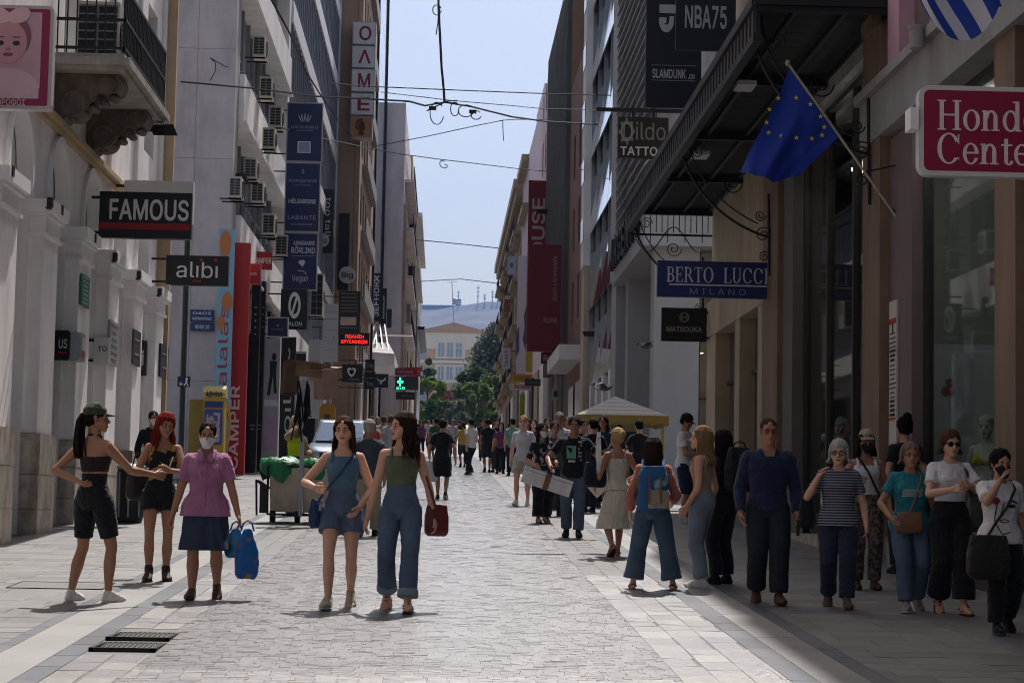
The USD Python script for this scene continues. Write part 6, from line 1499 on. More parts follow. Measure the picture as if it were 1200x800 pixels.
    # ---- hair and headgear
    def hair(s, col, style='short', length=.25, vol=.012, part=0., strands=120, seed=1, front=True):
        mt = hair_mat(col); g = np.random.default_rng(seed); cut = hullm(s.headrot(sph((0, .125, -.035), (.07, .085, .098)))) ; low = hullm(s.headrot(sph((0, .06, -.14), (.11, .10, .095))))
        cap = hullm(s.headrot(sph((0, -.018, .046), (.076 + vol, .096 + vol, .083 + vol), 14)), s.headrot(sph((0, -.045, -.02), (.062 + vol, .06 + vol, .05), 14))) - cut - low
        edge = (.022, .014, .009)[s.detail]; v, f = arrm(cap.refine_to_length(edge)); ctr = s.headc
        d = v - ctr; nn = d / np.linalg.norm(d, axis=1, keepdims=True); a = np.arctan2(nn[:, 0], nn[:, 1])
        v = v + nn * ((meshkit.noise(np.stack([a * 9, nn[:, 2] * 2.5, a * 0], 1), seed) - .5) * .012)[:, None]
        p = s.t.part('hair', (v, f), mt, smooth=60)
        L = M(); n = strands if s.detail else 24; sc = (s.H / 1.7) ** .5
        if style in ('long', 'bob', 'wavy'):
            for i in range(n):
                a = math.radians(g.uniform(62, 298)) if style != 'wavy' else math.radians(g.uniform(55, 305))
                x, y = math.sin(a), math.cos(a); l = length * g.uniform(.8, 1.05); wv = .012 if style == 'wavy' else .004; ph = g.uniform(0, 6)
                r0 = .075 + vol * .6; pts = [s.headrot((x * r0 * .7, y * .088 * .7 - .018, .105))[0], s.headrot((x * (r0 + .006), y * .1 - .02, .04))[0], s.headrot((x * (r0 + .006), y * .098 - .026, -.04))[0]]
                base = pts[-1]; out = np.array([pts[-1][0] - ctr[0], pts[-1][1] - ctr[1], 0]); out /= np.linalg.norm(out) + 1e-9
                for q in np.linspace(.25, 1, 5 if s.detail else 3):
                    spread = .02 * q if base[2] - q * l > (.8 - s.drop) * s.H else .035 * q
                    pts.append(base + out * (spread + wv * math.sin(ph + q * 9)) + np.array([wv * math.cos(ph * 2 + q * 8), wv * math.sin(ph + q * 7), -q * l]))
                k = len(pts); L.tube(pts, np.concatenate([[.005], np.full(k - 2, .0078), [.0015]]) * (1 if s.detail else 1.8), 5)
        if style == 'pony':
            b = (0, -.118, .03)
            for i in range(max(12, n // 3)):
                o = g.normal(0, .011, 3); pts = [s.headrot(np.array(b) + (0, .03, .01) + o * .4)[0], s.headrot(np.array(b) + o * .5)[0]]
                for q in np.linspace(.2, 1, 5): pts.append(pts[1] + np.array([o[0] * (1 + q), o[1] - 0, -q * length + .02 * (1 - q)]) + (s.headrot((0, -.03 * math.sin(q * 2.5), 0))[0] - s.headc))
                L.tube(pts, [.007, .012, .012, .012, .011, .009, .003], 5)
        if style in ('bun', 'topbun'):
            c = np.array((0, -.085, .125)) if style == 'topbun' else np.array((0, -.118, .045)); r = .046
            for i in range(16):
                ax = g.normal(size=3); ax /= np.linalg.norm(ax); u = np.cross(ax, (0, 0, 1.)); u /= np.linalg.norm(u); w = np.cross(ax, u)
                L.tube([s.headrot(c + r * (.75 + .25 * g.random()) * (u * math.cos(t) + w * math.sin(t)))[0] for t in np.linspace(0, 5.5, 12)], .011, 5)
        if L.n: s.t.part('hair_strands', L, mt, parent=p, smooth=True)
        return p

    def cap(s, mt, peak=True):
        c = hullm(s.headrot(sph((0, -.016, .056), (.086, .106, .092), 14))) - hullm(s.headrot(np.array([(x, y, z) for x in (-.2, .2) for y in (-.2, .2) for z in (-.2, .035)])))
        p = s.t.part('cap', arrm(c.refine_to_length(.02)), mt, smooth=50)
        if peak:
            q = [s.headrot((x * .07, .075 + .085 * (1 - x * x) * t, .045 - .018 * t - .008 * x * x))[0] for t in (0, 1) for x in np.linspace(-1, 1, 9)]
            m = hullm(np.array(q), np.array(q) + (0, 0, .006)); s.t.part('peak', arrm(m), mt, parent=p, smooth=40)
        return p

    def face_mask(s, mt):
        m = hullm(*[s.headrot(sph(c, r)) for c, r in (((.05, .045, -.03), .024), ((-.05, .045, -.03), .024), ((0, .102, -.022), .014), ((0, .102, -.06), .018), ((.02, .078, -.098), .018), ((-.02, .078, -.098), .018))])
        v, f = fine(m, .012, 3); p = s.t.part('face_mask', (v, f), mt, smooth=60); L = M()
        for k in (1, -1): L.tube([s.headrot((k * .06, .05, -.015))[0], s.headrot((k * .078, .02, -.0))[0], s.headrot((k * .08, -.02, .01))[0]], .003, 4)
        s.t.part('ear_loop', L, mt, parent=p)

    def glasses(s, mt, dark=True, up=False):
        if not dark:
            m = M()
            for k in (1, -1):
                m.tube([s.headrot((k * .032 + .021 * math.cos(a), .097 - .004 * math.cos(a) ** 2, .0 + .017 * math.sin(a)))[0] for a in np.linspace(0, 2 * math.pi, 14)], .0026, 5); m.tube([s.headrot((k * .053, .09, .004))[0], s.headrot((k * .078, .02, .008))[0]], .0025, 4)
            m.tube([s.headrot((.012, .1, .004))[0], s.headrot((-.012, .1, .004))[0]], .0026, 4); s.t.part('glasses', m, mt); return
        dz = .062 if up else 0; dy = .0 if up else 0; m = M()
        for k in (1, -1): m.add(*arrm(hullm(*[s.headrot(sph((k * .032 + a * .018, .094 + dy - abs(a) * .004 - (.02 if up else 0), .0 + b * .012 + dz), .006, 6)) for a in (-1, 1) for b in (-1, 1)])))
        m.add(*arrm(s.hd([((.012, .1 - (.02 if up else 0), .004 + dz), .004), ((-.012, .1 - (.02 if up else 0), .004 + dz), .004)])[0]))
        for k in (1, -1): m.tube([s.headrot((k * .05, .092 - (.02 if up else 0), .004 + dz))[0], s.headrot((k * .078, .02, .008 + dz))[0]], .003, 4)
        s.t.part('sunglasses' if dark else 'glasses', m, mt)

    def W(s, p):
        """World position of a body point (metres, body frame)."""
        c, q = math.cos(s.yaw), math.sin(s.yaw); p = np.asarray(p, float); return s.pos + np.array([p[0] * c - p[1] * q, p[0] * q + p[1] * c, p[2]])

    def strap(s, mt, side=1, z=.56, name='bag_strap', other=None, w=.011):
        """Cross-body strap from one shoulder to the other hip, as a child of its bag when given."""
        h = s.H; e = .03; P = []
        for t in np.linspace(0, 1, 9):
            x = side * (.055 - .155 * t); zz = .84 - (.84 - z) * t
            T_ = np.array(TORSO[s.sex]); rx, ry = np.interp(zz, T_[:, 0], T_[:, 1]), np.interp(zz, T_[:, 0], T_[:, 2]); y = ry * math.sqrt(max(.0, 1 - min(1, (x / (rx * 1.08)) ** 2)))
            P.append(s.bend([[x * h, y * h + e * .8, zz * h]])[0])
        m = M(); m.tube(P, w, 6); s.t.part(name, m, mt)


def place(obj_v, p, yaw=0.): c, q = math.cos(yaw), math.sin(yaw); v = np.asarray(obj_v); return np.stack([v[:, 0] * c - v[:, 1] * q, v[:, 0] * q + v[:, 1] * c, v[:, 2]], 1) + p


def bag(name, label, cat, p, size, mt, yaw=0., handle=.1, wrinkle=.006, group=None, taper=.85, strap_to=None):
    """Soft bag: rounded sack with handle(s); p is the top centre of the sack."""
    w, d, h = size; t = T(name, label, cat, np.asarray(p) - (0, 0, h), group=group)
    R = [(.0, .75, .7), (.12, 1., 1.), (.55, 1., 1.), (1., taper, .45)]
    L = [hullm(ell(0, 0, -h + h * a[0], w / 2 * a[1], d / 2 * a[2], 14, .5), ell(0, 0, -h + h * b[0], w / 2 * b[1], d / 2 * b[2], 14, .5)) for a, b in zip(R[:-1], R[1:])]
    v, f = fine(union(L), .02, 6, wrinkle, 14., 3); t.part('sack', (place(v, p, yaw), f), mt, smooth=50)
    if handle:
        m = M(); q = [(-w * .3, 0, -.01), (-w * .2, 0, handle * .7), (0, 0, handle), (w * .2, 0, handle * .7), (w * .3, 0, -.01)]; m.tube(q, .008, 6); v, f = m.arr(); t.part('handle', (place(v, p, yaw), f), mt)
    if strap_to is not None:
        m = M(); m.tube(strap_to, .011, 6); t.part('strap', m, mt)
    return t


def carton(name, label, p, size, mt, yaw=0., pitch=0., roll=0., cat='box', stripe=None):
    t = T(name, label, cat, p); w, d, h = size; m = M(); m.box(-w / 2, w / 2, -d / 2, d / 2, -h / 2, h / 2, .004)
    rot = trimesh.transformations.euler_matrix(pitch, roll, yaw)[:3, :3]
    v, f = m.arr(); t.part('body', (v @ rot.T + p, f), mt); m = M(); m.box(-w / 2 - .002, w / 2 + .002, -d / 2 - .002, d / 2 + .002, h * .28, h * .31); v, f = m.arr(); t.part('lid_edge', (v @ rot.T + p, f), mat('box_edge', '77736e', .7))
    if stripe: m = M(); m.box(-.035, .035, -d / 2 - .003, d / 2 + .003, -h / 2 - .003, h / 2 + .003); v, f = m.arr(); t.part('strap', (v @ rot.T + p, f), stripe)
    return t
# ------------------------------------------------------------------ who is in the street
K_BLACK, K_NAVY, K_WHITE = cloth('17181b'), cloth('1c2444'), cloth('cfcdcf')
K_DENIM = mat('denim_blue', '515f74', .9, .22, 7., .4, 220., spec=.15, dirt=.25, coord='obj', dscale=4.); K_DENIML = mat('denim_light', '77838e', .9, .18, 7., .4, 220., spec=.15, dirt=.2, coord='obj', dscale=4.); K_DENIMD = mat('denim_dark', '24282f', .9, .2, 7., .4, 220., spec=.15, coord='obj')
K_SOLE, K_LEATHER, K_BROWN = cloth('c9c6c0', .6), mat('brown_leather', '4a2d1f', .5, .2, 12.), mat('tan_leather', '6f4c33', .5, .2, 12.)
K_LENS = mat('dark_lens', '0d0d10', .12, .05, spec=.8)


def prints(p, name, geo, col, z=.735, y=None, sc=1., back=False):
    """Flat print on the chest, laid just outside the cloth."""
    h = p.H; v, f = trimesh.creation.triangulate_polygon(geo, engine='earcut') if geo.geom_type == 'Polygon' else (None, None)
    m = M()
    for q in getattr(geo, 'geoms', [geo]):
        v, f = trimesh.creation.triangulate_polygon(q.segmentize(.03), engine='earcut'); T_ = np.array(TORSO[p.sex]); P = []
        for a, b in v:
            zz = z + b / h; rx, ry, fo = (np.interp(zz, T_[:, 0], T_[:, i]) for i in (1, 2, 3)); x = -a
            P.append((x, (fo * h + ry * p.b * h * math.sqrt(max(.05, 1 - min(.95, (x / (rx * p.b * h + .02)) ** 2))) + (y or .03)) * (-1 if back else 1), zz * h))
        m.add(p.bend(P), f)
    p.t.part(name, m, mat('print_' + col, col, .7, .1))


# left foreground: five women
p = Person('woman in olive cap and black halter top seen from behind, arm stretched out', 106, 705, 473, face=-30, skin='tan', feet=((.085, .035), (-.115, -.015)), hands=((.20, .235, .655, (.2, -.3, -1)), (-.035, -.095, .615, (-1, -.3, -.2))), head=(-48, 0), lean=-2)
p.trousers(K_BLACK, 'shorts', [(0, .064), (.3, .063), (.8, .049), (1, .046)], .78, .655, .005, .003)
L = p.rings(.665, .70, .006) + p.rings(.70, .74, .007); h = p.H
L += chain([p.bend([[x * h, y * h, z * h]])[0] for x, y, z in ((.055, .06, .73), (.03, .045, .80), (.036, -.0, .846), (0, -.04, .853), (-.036, 0, .846), (-.03, .045, .80), (-.055, .06, .73))], [.012] * 7)
p.garment('halter_top', L, cloth('2a1a1c')); p.shoes(cloth('cfcac6', .6), 'sneaker', K_SOLE); p.hair('1e1512', 'pony', .36, .004, seed=3); p.cap(cloth('3b4034'))
p = Person('woman with long curly red hair, black and yellow top and black shorts', 184, 680, 484, face=188, skin='tan', feet=((.05, .04), (-.05, -.02)), hands=((.06, .17, .64, (.8, -.5, -.6)), (-.05, .2, .66, (-.8, -.5, -.6))), head=(18, -6), side=-3, tilt=-8)
p.trousers(K_BLACK, 'shorts', [(0, .062), (.3, .065), (.6, .064)], .42, .62, .005); p.tank(pattern('black_yellow_print', 'blotch', '151515', '8f7d24', 9., .52), hem=.6)
p.shoes(cloth('3a2620', .6), 'boot', cloth('1a1614'), high=True); p.hair('6f1a17', 'wavy', .36, .02, seed=5, strands=190)
cg = p.W(p.wr[-1] + (0, .1, .03)); m = M(); m.tube([cg, cg + (.03, -.02, .09)], .006, 5); top('paper_slip', m, K_WHITE, 'small white paper slip in the red-haired woman\'s hand', 'paper')
bag('shoulder_bag', 'black leather shoulder bag behind the red-haired woman', 'bag', AY(164, 548, 20.2), (.26, .14, .32), mat('black_leather', '191516', .4, .2, 9.), .3, .16)
pink = p = Person('woman in pink short-sleeved shirt, denim skirt and white face mask', 238, 701, 495, face=182, build=1.22, skin='tan', feet=((.06, .06, 0, 0), (-.07, -.05, .0, 32)), hands=((.185, .03, .475), (-.19, .03, .47)), head=(0, -4))
p.skirt(mat('denim_skirt', '333d50', .9, .22, 7., .4, 220., spec=.15, dirt=.2, coord='obj', dscale=4.), 'skirt', .285, .6, .145, .115, .004); pk = cloth('a06a8c'); b = p.shirt(pk, 'shirt', .7, .475, .014, .02, (.035, .042), .034, .007); h = p.H
for k in (1, -1):
    p.t.part('collar', arrm(hullm(*[sph(p.bend([[k * x * h, y * h, z * h]])[0], .008) for x, y, z in ((.012, .074, .79), (.045, .05, .822), (.05, .0, .848), (.035, .02, .855), (.02, .055, .835), (.034, .078, .785))])), pk, parent=b, smooth=40)
    m = M(); m.hull([p.bend([[k * x * h, (.085 + dy) * h, z * h]])[0] + (0, .012, 0) for x in (.025, .075) for z in (.70, .742) for dy in (-.002 - (x > .05) * .018, .006 - (x > .05) * .018)]); p.t.part('pocket', m, pk, parent=b)
m = M(); m.tube([p.bend([[0, (np.interp(z, [q[0] for q in TORSO['f']], [q[2] + q[3] for q in TORSO['f']])) * h * 1.2 + .03, z * h]])[0] for z in np.linspace(.5, .79, 9)], .006, 4); p.t.part('placket', m, pk, parent=b)
p.shoes(K_LEATHER, 'flat_shoe'); p.hair('1a1413', 'bun', vol=.006, seed=6); p.face_mask(cloth('cfcdd2'))
hw = p.W(p.wr[-1] + (p.wr[-1] - p.el[-1]) * .3)
bag('shopping_bag', 'bright blue patterned plastic bag with orange marks, longest bag held by the pink-shirted woman', 'bag', hw + (.07, -.03, -.06), (.2, .12, .42), pattern('bag_print', 'blotch', '1f5a9c', '9a6a2c', 7., .6, rough=.35), .5, .08, .015, taper=.3)
bag('shopping_bag', 'small teal blue plastic bag held by the pink-shirted woman', 'bag', hw + (-.035, .04, -.06), (.17, .13, .24), mat('teal_plastic', '1d6c9c', .3, .15, 8.), -.2, .07, .015, taper=.3)
p = Person('woman with long brown hair in blue tank top and denim shorts', 398, 711, 485, face=178, skin='fair', feet=((.05, .13, 0, 0), (-.045, -.11, 0, 30)), hands=((.125, .15, .63, (.9, -.5, -.5)), (-.095, .11, .53, (-1, -.6, -.3))), head=(-6, 2), tilt=4)
p.trousers(K_DENIM, 'shorts', [(0, .062), (.3, .066), (.6, .066)], .5, .63, .01); p.tank(cloth('4b6a80'), hem=.615, top=.8, sw=.018); p.shoes(cloth('a89a86', .7), 'sneaker', K_SOLE); p.hair('3a241b', 'long', .33, .012, seed=8, strands=170)
w0 = [p.W(p.bend([[x * p.H, y * p.H, z * p.H]])[0]) for x, y, z in ((-.06, -.01, .835), (-.05, .055, .80), (.0, .085, .72), (.05, .08, .66), (.09, .06, .61), (.125, .03, .565))]
bag('crossbody_bag', 'dark blue crossbody bag of the woman in denim shorts', 'bag', w0[-1] + (-.01, 0, .02), (.16, .09, .24), cloth('2c3e62'), 1.2, 0, strap_to=w0)
p = Person('woman in olive tank top and blue jeans looking to the side', 467, 714, 478, face=180, skin='fair', feet=((.055, -.1, 0, 32), (-.045, .15, 0, 0)), hands=((.165, .0, .47), (-.165, -.03, .48)), head=(-62, 4), twist=4)
p.trousers(K_DENIM, 'jeans', [(0, .058), (.3, .058), (.8, .046), (1.2, .044), (2, .046)], 1.86, .645, .011); p.tank(cloth('5a6149'), hem=.63, top=.79, sw=.02); p.sandals(K_LEATHER)
for k in (1, -1): p.garment('cuff', p.legline(k, [(1.7, .047), (2, .049)], 1.74, 1.9, .012, flat=True), K_DENIML, wr=0)
p.hair('2d1e18', 'wavy', .22, .016, seed=9, strands=170)
w0 = [p.W(p.bend([[x * p.H, y * p.H, z * p.H]])[0]) for x, y, z in ((-.085, .055, .73), (-.08, .03, .82), (-.085, -.02, .835), (-.12, -.01, .7), (-.16, -.01, .58), (-.18, -.02, .52))]
bag('shoulder_bag', 'dark red rounded bag with dark strap hung from the olive-top woman\'s shoulder', 'bag', w0[-1] + (.0, .05, .05), (.2, .12, .26), mat('red_leather', '5d1f1a', .45, .25, 8.), .3, 0, strap_to=w0)
# between and behind them
p = Person('grey-haired man in slate T-shirt walking away, between the two front women', 430, 628, 490, face=-5, sex='m', H=1.7, feet=((.05, .12), (-.05, -.1, 0, 25)), skin='tan')
p.trousers(cloth('8d8676')); p.shirt(cloth('3c444f'), sleeve=.6); p.shoes(K_BLACK); p.hair('8f8b86', 'short', vol=.014, seed=11); p.strap(K_BLACK, 1)
p = Person('young man in black T-shirt and shorts walking away up the road', 517, 585, 490, face=-4, sex='m', skin='tan', feet=((.05, -.07, 0, 28), (-.05, .1)), hands=((.17, -.05, .5), (-.16, .06, .52)), detail=1)
p.trousers(K_BLACK, 'shorts', [(0, .066), (.3, .07), (1, .06)], .92); p.shirt(K_BLACK, sleeve=.65); p.shoes(K_BLACK, 'shoe', K_SOLE); p.hair('1b1513', 'short', seed=12)
bag('paper_bag', 'white paper carrier bag beside the olive-top woman\'s arm', 'bag', p.W(p.wr[-1] + (.0, .0, -.06)), (.36, .14, .42), cloth('c6c6ca', .6), .2, .1, .003, taper=1.)
p = Person('man in white T-shirt and dark jeans striding on the sunlit road', 551, 556, 489, face=35, sex='m', feet=((.05, .15), (-.05, -.14, 0, 30)), hands=((.15, .14, .52), (-.16, -.1, .5)), detail=1)
p.trousers(K_DENIMD); p.shirt(K_WHITE, sleeve=.6); p.shoes(K_BLACK, 'shoe', K_SOLE); p.hair('1b1513', 'short', seed=13)
p = Person('man in dark T-shirt and shorts walking beside the white T-shirt', 571, 553, 490, face=5, sex='m', skin='tan', feet=((.05, .1), (-.05, -.09, 0, 25)), detail=1)
p.trousers(cloth('2a2c33'), 'shorts', [(0, .066), (.3, .07), (1, .06)], .95); p.shirt(cloth('20232b')); p.shoes(K_BLACK); p.hair('241a15', 'short', seed=14)
p = Person('person in pale teal T-shirt and dark jeans walking away, right of the road', 600, 557, 490, face=3, sex='m', feet=((.05, -.03), (-.05, .05)), detail=1)
p.trousers(K_DENIMD); p.shirt(cloth('6f9f96')); p.shoes(K_BLACK); p.hair('1b1513', 'short', seed=15)
p = Person('woman with blonde hair in neon yellow top, phone at her ear, behind the cart', 343, 603, 488, face=222, skin='tan', hands=((.06, .12, .9, (1, .2, -.8)), (-.09, .14, .62, (-.8, -.6, -.4))), head=(-20, -6))
p.trousers(cloth('2c2a30')); p.tank(cloth('a9c21c'), hem=.55, sw=.02); p.hair('b5a07c', 'bob', .16, .018, seed=16); p.garment('jacket_sleeve', p.armline(1, 1.7, .02) + p.armline(-1, 1.7, .02), cloth('8c7a66')); p.shoes(K_BLACK)
c = p.W(p.wr[1] + (p.wr[1] - p.el[1]) * .28); m = M(); m.box(c[0] - .035, c[0] + .035, c[1] - .012, c[1] + .0, c[2] - .07, c[2] + .07, .004); top('phone', m, K_BLACK, 'black phone held to the blonde woman\'s ear', 'phone')
bag('tote_bag', 'beige tote bag on the blonde woman\'s arm behind the cart', 'bag', p.W((-.26, .08, .98)), (.36, .14, .36), cloth('a59a84'), .4, .1)
p = Person('person with white face mask in the shade behind the last pilasters', 176, 598, 482, face=200, sex='m', skin='tan', detail=1)
p.trousers(K_BLACK); p.shirt(K_BLACK, sleeve=1.7); p.shoes(K_BLACK); p.hair('1b1513', 'short'); p.face_mask(K_WHITE)
# right: group with boxes and the kiosk queue
p = Person('fair-haired woman in white top and pale shorts, leftmost of the kiosk group', 612, 592, 486, face=168, skin='fair', feet=((.05, .1), (-.05, -.07, 0, 22)), detail=1)
p.trousers(cloth('a79f90'), 'shorts', [(0, .068), (.6, .073)], .6); p.shirt(cloth('b5b0b6'), sleeve=.6, ease=.018); p.shoes(K_SOLE, 'sneaker'); p.hair('8a6b48', 'bun', vol=.012, seed=17)
p = Person('woman with white face mask in black trousers and grey print top', 634, 612, 496, face=200, skin='mid', feet=((.06, .06), (-.06, -.06, 0, 20)), hands=((.14, .14, .58), (-.1, .16, .6)))
p.trousers(K_BLACK, prof=[(0, .068), (.5, .066), (1.2, .06), (2, .062)]); p.shirt(pattern('grey_print', 'blotch', '1d1e22', '84858a', 14., .55), sleeve=.9); p.sandals(K_BLACK); p.hair('1d1613', 'long', .3, seed=18); p.face_mask(K_WHITE)
man = p = Person('man in black T-shirt with green print carrying long white boxes', 671, 629, 487, face=176, sex='m', skin='tan', build=1.05, feet=((.05, .0, 0, 12), (-.045, .1)), hands=((.19, .14, .58, (.8, -.8, -.2)), (-.2, .12, .58, (-.8, -.8, -.2))))
p.trousers(mat('denim_mid', '4b5767', .9, .2, 7., .4, 220., spec=.15, coord='obj')); p.shirt(K_BLACK, sleeve=.62, ease=.022); p.shoes(K_BLACK); p.hair('231915', 'short', seed=19)
prints(p, 'green_print', sg.box(-.1, -.13, .03, .05), '4f8f74'); prints(p, 'white_print', unary_union([sg.box(.06 + .03 * i, -.16 + .05 * j, .08 + .03 * i, -.13 + .05 * j) for i in range(2) for j in range(6) if (i + j) % 4]), '9a9a98'); prints(p, 'lettering_print', sg.box(-.08, -.18, .02, -.15), 'a8a8a6')
carton('white_carton', 'long white printed carton under the black T-shirted man\'s arm, nearest the masked woman', AY(641, 564, 25.2), (.62, .1, .2), cloth('c4c2c4', .6), roll=.3, stripe=mat('brown_strap', '6a4a38', .6))
carton('white_carton', 'white printed carton held at the other side of the black T-shirted man', AY(706, 562, 25.4), (.4, .1, .24), cloth('bcbabc', .6), roll=-.75, stripe=MATS['brown_strap'])
p = Person('woman in long cream dress with fair pinned-up hair walking away', 722, 652, 500, face=14, skin='tan', feet=((.05, .11), (-.045, -.09, .0, 38)), hands=((.12, .14, .6, (.8, -.6, -.4)), (-.15, .08, .55)), head=(10, 0))
p.skirt(cloth('c3b9ab'), 'dress', .23, w0=.135, d0=.12, pleat=.006, top=.77); p.garment('dress_strap', sum([chain([p.bend([[k * .05 * p.H, y * p.H, z * p.H]])[0] for y, z in ((.06, .76), (.03, .825), (-.02, .84), (-.05, .77))], [.009] * 4) for k in (1, -1)], []), cloth('c3b9ab'), wr=0)
p.sandals(K_LEATHER); p.hair('a58a5f', 'bun', vol=.008, seed=20)
bag('shoulder_bag', 'dark shoulder bag under the arm of the woman in the cream dress', 'bag', p.W((-.27, .02, 1.12)), (.3, .12, .3), cloth('1c222c'), .5, .22)
carton('white_card', 'white folded card standing out of the dark shoulder bag', p.W((-.26, -.06, 1.22)), (.04, .3, .42), cloth('bdb9b6', .6), pitch=-.5)
q_ = p = Person('woman with brown hair in salmon cardigan and wide blue jeans, backpack on her back', 764, 690, 512, face=-6, skin='fair', feet=((.135, .0), (-.125, .01)), hands=((.13, .1, .58, (.4, -.8, -.4)), (-.15, .03, .5)), head=(-12, 4), H=1.6)
p.trousers(mat('denim_teal', '47586a', .9, .2, 7., .4, 220., spec=.15, coord='obj', dirt=.2), prof=[(0, .063), (.3, .066), (1, .056), (1.6, .064), (2, .075)], t1=1.9, waist=.62); p.shirt(cloth('a2604f'), 'cardigan', 1.75, .53, .016, .018, wr=.008); p.sandals(K_LEATHER); p.hair('2a1b15', 'long', .3, .016, seed=21, strands=160)
pb = p.W(p.bend([[.0, -.085 * p.H - .09, .68 * p.H]])[0]); t = T('backpack', 'blue backpack with a beige pocket on the salmon cardigan', 'backpack', pb)
v, f = fine(union([hullm(ell(0, 0, -.22, .15, .08, 16, .4), ell(0, 0, .1, .145, .08, 16, .4), ell(0, .02, .2, .11, .06, 16, .4))]), .02, 5, .006); t.part('sack', (v + pb, f), pattern('backpack_print', 'blotch', '2a527a', '7fa0b4', 7., .62), smooth=50)
v, f = fine(union([hullm(ell(.045, -.075, -.2, .1, .04, 14, .5), ell(.045, -.075, -.03, .1, .035, 14, .5))]), .02, 4, .004); t.part('pocket', (v + pb, f), cloth('938772'), smooth=50); m = M()
for k in (1, -1): m.tube([pb + (k * .1, .03, .16), p.W(p.bend([[k * .065 * p.H, -.02 * p.H, .845 * p.H]])[0]) + (0, 0, .02), p.W(p.bend([[k * .075 * p.H, .06 * p.H, .79 * p.H]])[0]), p.W(p.bend([[k * .1 * p.H, .05 * p.H, .68 * p.H]])[0]), pb + (k * .14, .04, -.16)], .018, 6)
t.part('strap', m, cloth('2a527a'))
for k in (-.05, .06): m = M(); m.box(pb[0] + k - .009, pb[0] + k + .009, pb[1] - .125, pb[1] - .115, pb[2] - .16, pb[2] + .1); t.part('buckle_strap', m, K_BROWN)
p = Person('woman with fair hair in beige tank top and light jeans turned to the left', 822, 688, 500, face=62, skin='fair', feet=((.05, .03), (-.055, -.03)), hands=((.13, .02, .49), (-.12, .06, .5)), head=(12, 6))
p.trousers(K_DENIML, prof=[(0, .067), (.5, .058), (1, .045), (2, .038)]); p.tank(cloth('97826c'), hem=.58, sw=.014); p.shoes(cloth('cfcbc8', .6), 'sneaker', K_SOLE); p.hair('7a5f43', 'long', .22, seed=22)
p = Person('dark-haired person in black trousers with a black backpack, behind the beige tank top', 846, 684, 505, face=40, skin='mid', detail=2)
p.trousers(K_BLACK); p.shirt(K_BLACK, sleeve=.6); p.shoes(K_BLACK); p.hair('15100e', 'long', .24, seed=23)
bag('backpack', 'black backpack on the person in black trousers', 'backpack', p.W((.02, -.2, 1.36)), (.3, .2, .44), K_BLACK, .6, .06)
p = Person('man in white T-shirt and black cap looking down at his hands', 802, 612, 485, face=-112, sex='m', skin='tan', hands=((.1, .19, .63, (.6, -.8, -.6)), (-.06, .2, .63, (-.6, -.8, -.6))), head=(0, -26), build=1.08)
p.trousers(K_NAVY, 'shorts', [(0, .068), (1, .062), (1.1, .06)], 1.02); p.shirt(K_WHITE, sleeve=.65, ease=.024); p.shoes(cloth('a9a7a8', .6), 'sneaker', K_SOLE); p.hair('1d1613', 'short'); p.cap(K_BLACK)
p = Person('stout man with glasses in navy long-sleeved shirt and dark jeans walking towards the viewer', 899, 706, 487, face=178, sex='m', skin='tan', build=1.12, feet=((.05, -.08, 0, 24), (-.045, .12)), hands=((.15, .05, .49), (-.15, .06, .49)), head=(4, -2))
p.trousers(K_DENIMD, prof=[(0, .063), (.3, .064), (1, .05), (2, .046)], waist=.58); p.shirt(cloth('1c2440'), 'shirt', 1.92, .51, .014, .014, (.045, .045), .004, .008); p.shoes(K_LEATHER); p.hair('3a2e27', 'short', vol=.0, seed=24); p.glasses(mat('glasses_frame', '1a1614', .4), False)
c = p.W(p.wr[-1] + (p.wr[-1] - p.el[-1]) * .5); m = M(); m.box(c[0] - .012, c[0] + .004, c[1] - .04, c[1] + .04, c[2] - .08, c[2] + .06, .004); top('phone', m, K_BLACK, 'dark phone in the hand of the man in navy shirt', 'phone')
p = Person('woman with grey bob and sunglasses in navy and white striped top', 982, 711, 514, face=172, build=1.14, skin='fair', feet=((.05, -.1, 0, 28), (-.045, .12)), hands=((.12, .12, .79, (.6, -.1, -1)), (-.16, .06, .5)), head=(-8, 0))
p.trousers(cloth('262b3d')); p.shirt(pattern('navy_stripe', 'stripe', '8d8c92', '2a2f45', 42., .42), sleeve=.6, hem=.5, ease=.018); p.shoes(cloth('5c4a3c', .6), 'shoe'); p.hair('9a968f', 'bob', .05, .018, seed=25); p.glasses(K_LENS)
bag('shoulder_bag', 'black handbag with dark red strap on the striped-top woman\'s shoulder', 'bag', p.W((.27, -.04, 1.02)), (.24, .14, .34), K_BLACK, 1.3, .0, strap_to=[p.W(q) for q in ((.24, -.02, 1.0), (.17, -.05, 1.25), (.13, 0, p.sh[1][2] + .05), (.14, .1, 1.22), (.24, .06, 1.0))])
p = Person('woman in pale cap and black face mask, white top and patterned trousers, behind the others', 1014, 690, 505, face=180, skin='tan', hands=((.1, .16, .68, (.8, -.6, -.4)), (-.15, .04, .5)), H=1.62, detail=1)
p.trousers(pattern('floral_print', 'blotch', '3b3430', '6a5c50', 26., .5)); p.tank(K_WHITE, hem=.52, sw=.02); p.shoes(K_LEATHER); p.hair('1d1613', 'bob', .1); p.cap(cloth('8f8b7c')); p.face_mask(K_BLACK); p.strap(K_BLACK, 1)
p = Person('woman with dark bun and black top seen from behind the teal blouse', 1060, 672, 489, face=10, skin='mid', detail=1, H=1.66)
p.trousers(K_BLACK); p.shirt(K_BLACK, sleeve=.5); p.shoes(K_BLACK); p.hair('120d0c', 'topbun', vol=.014, seed=27)
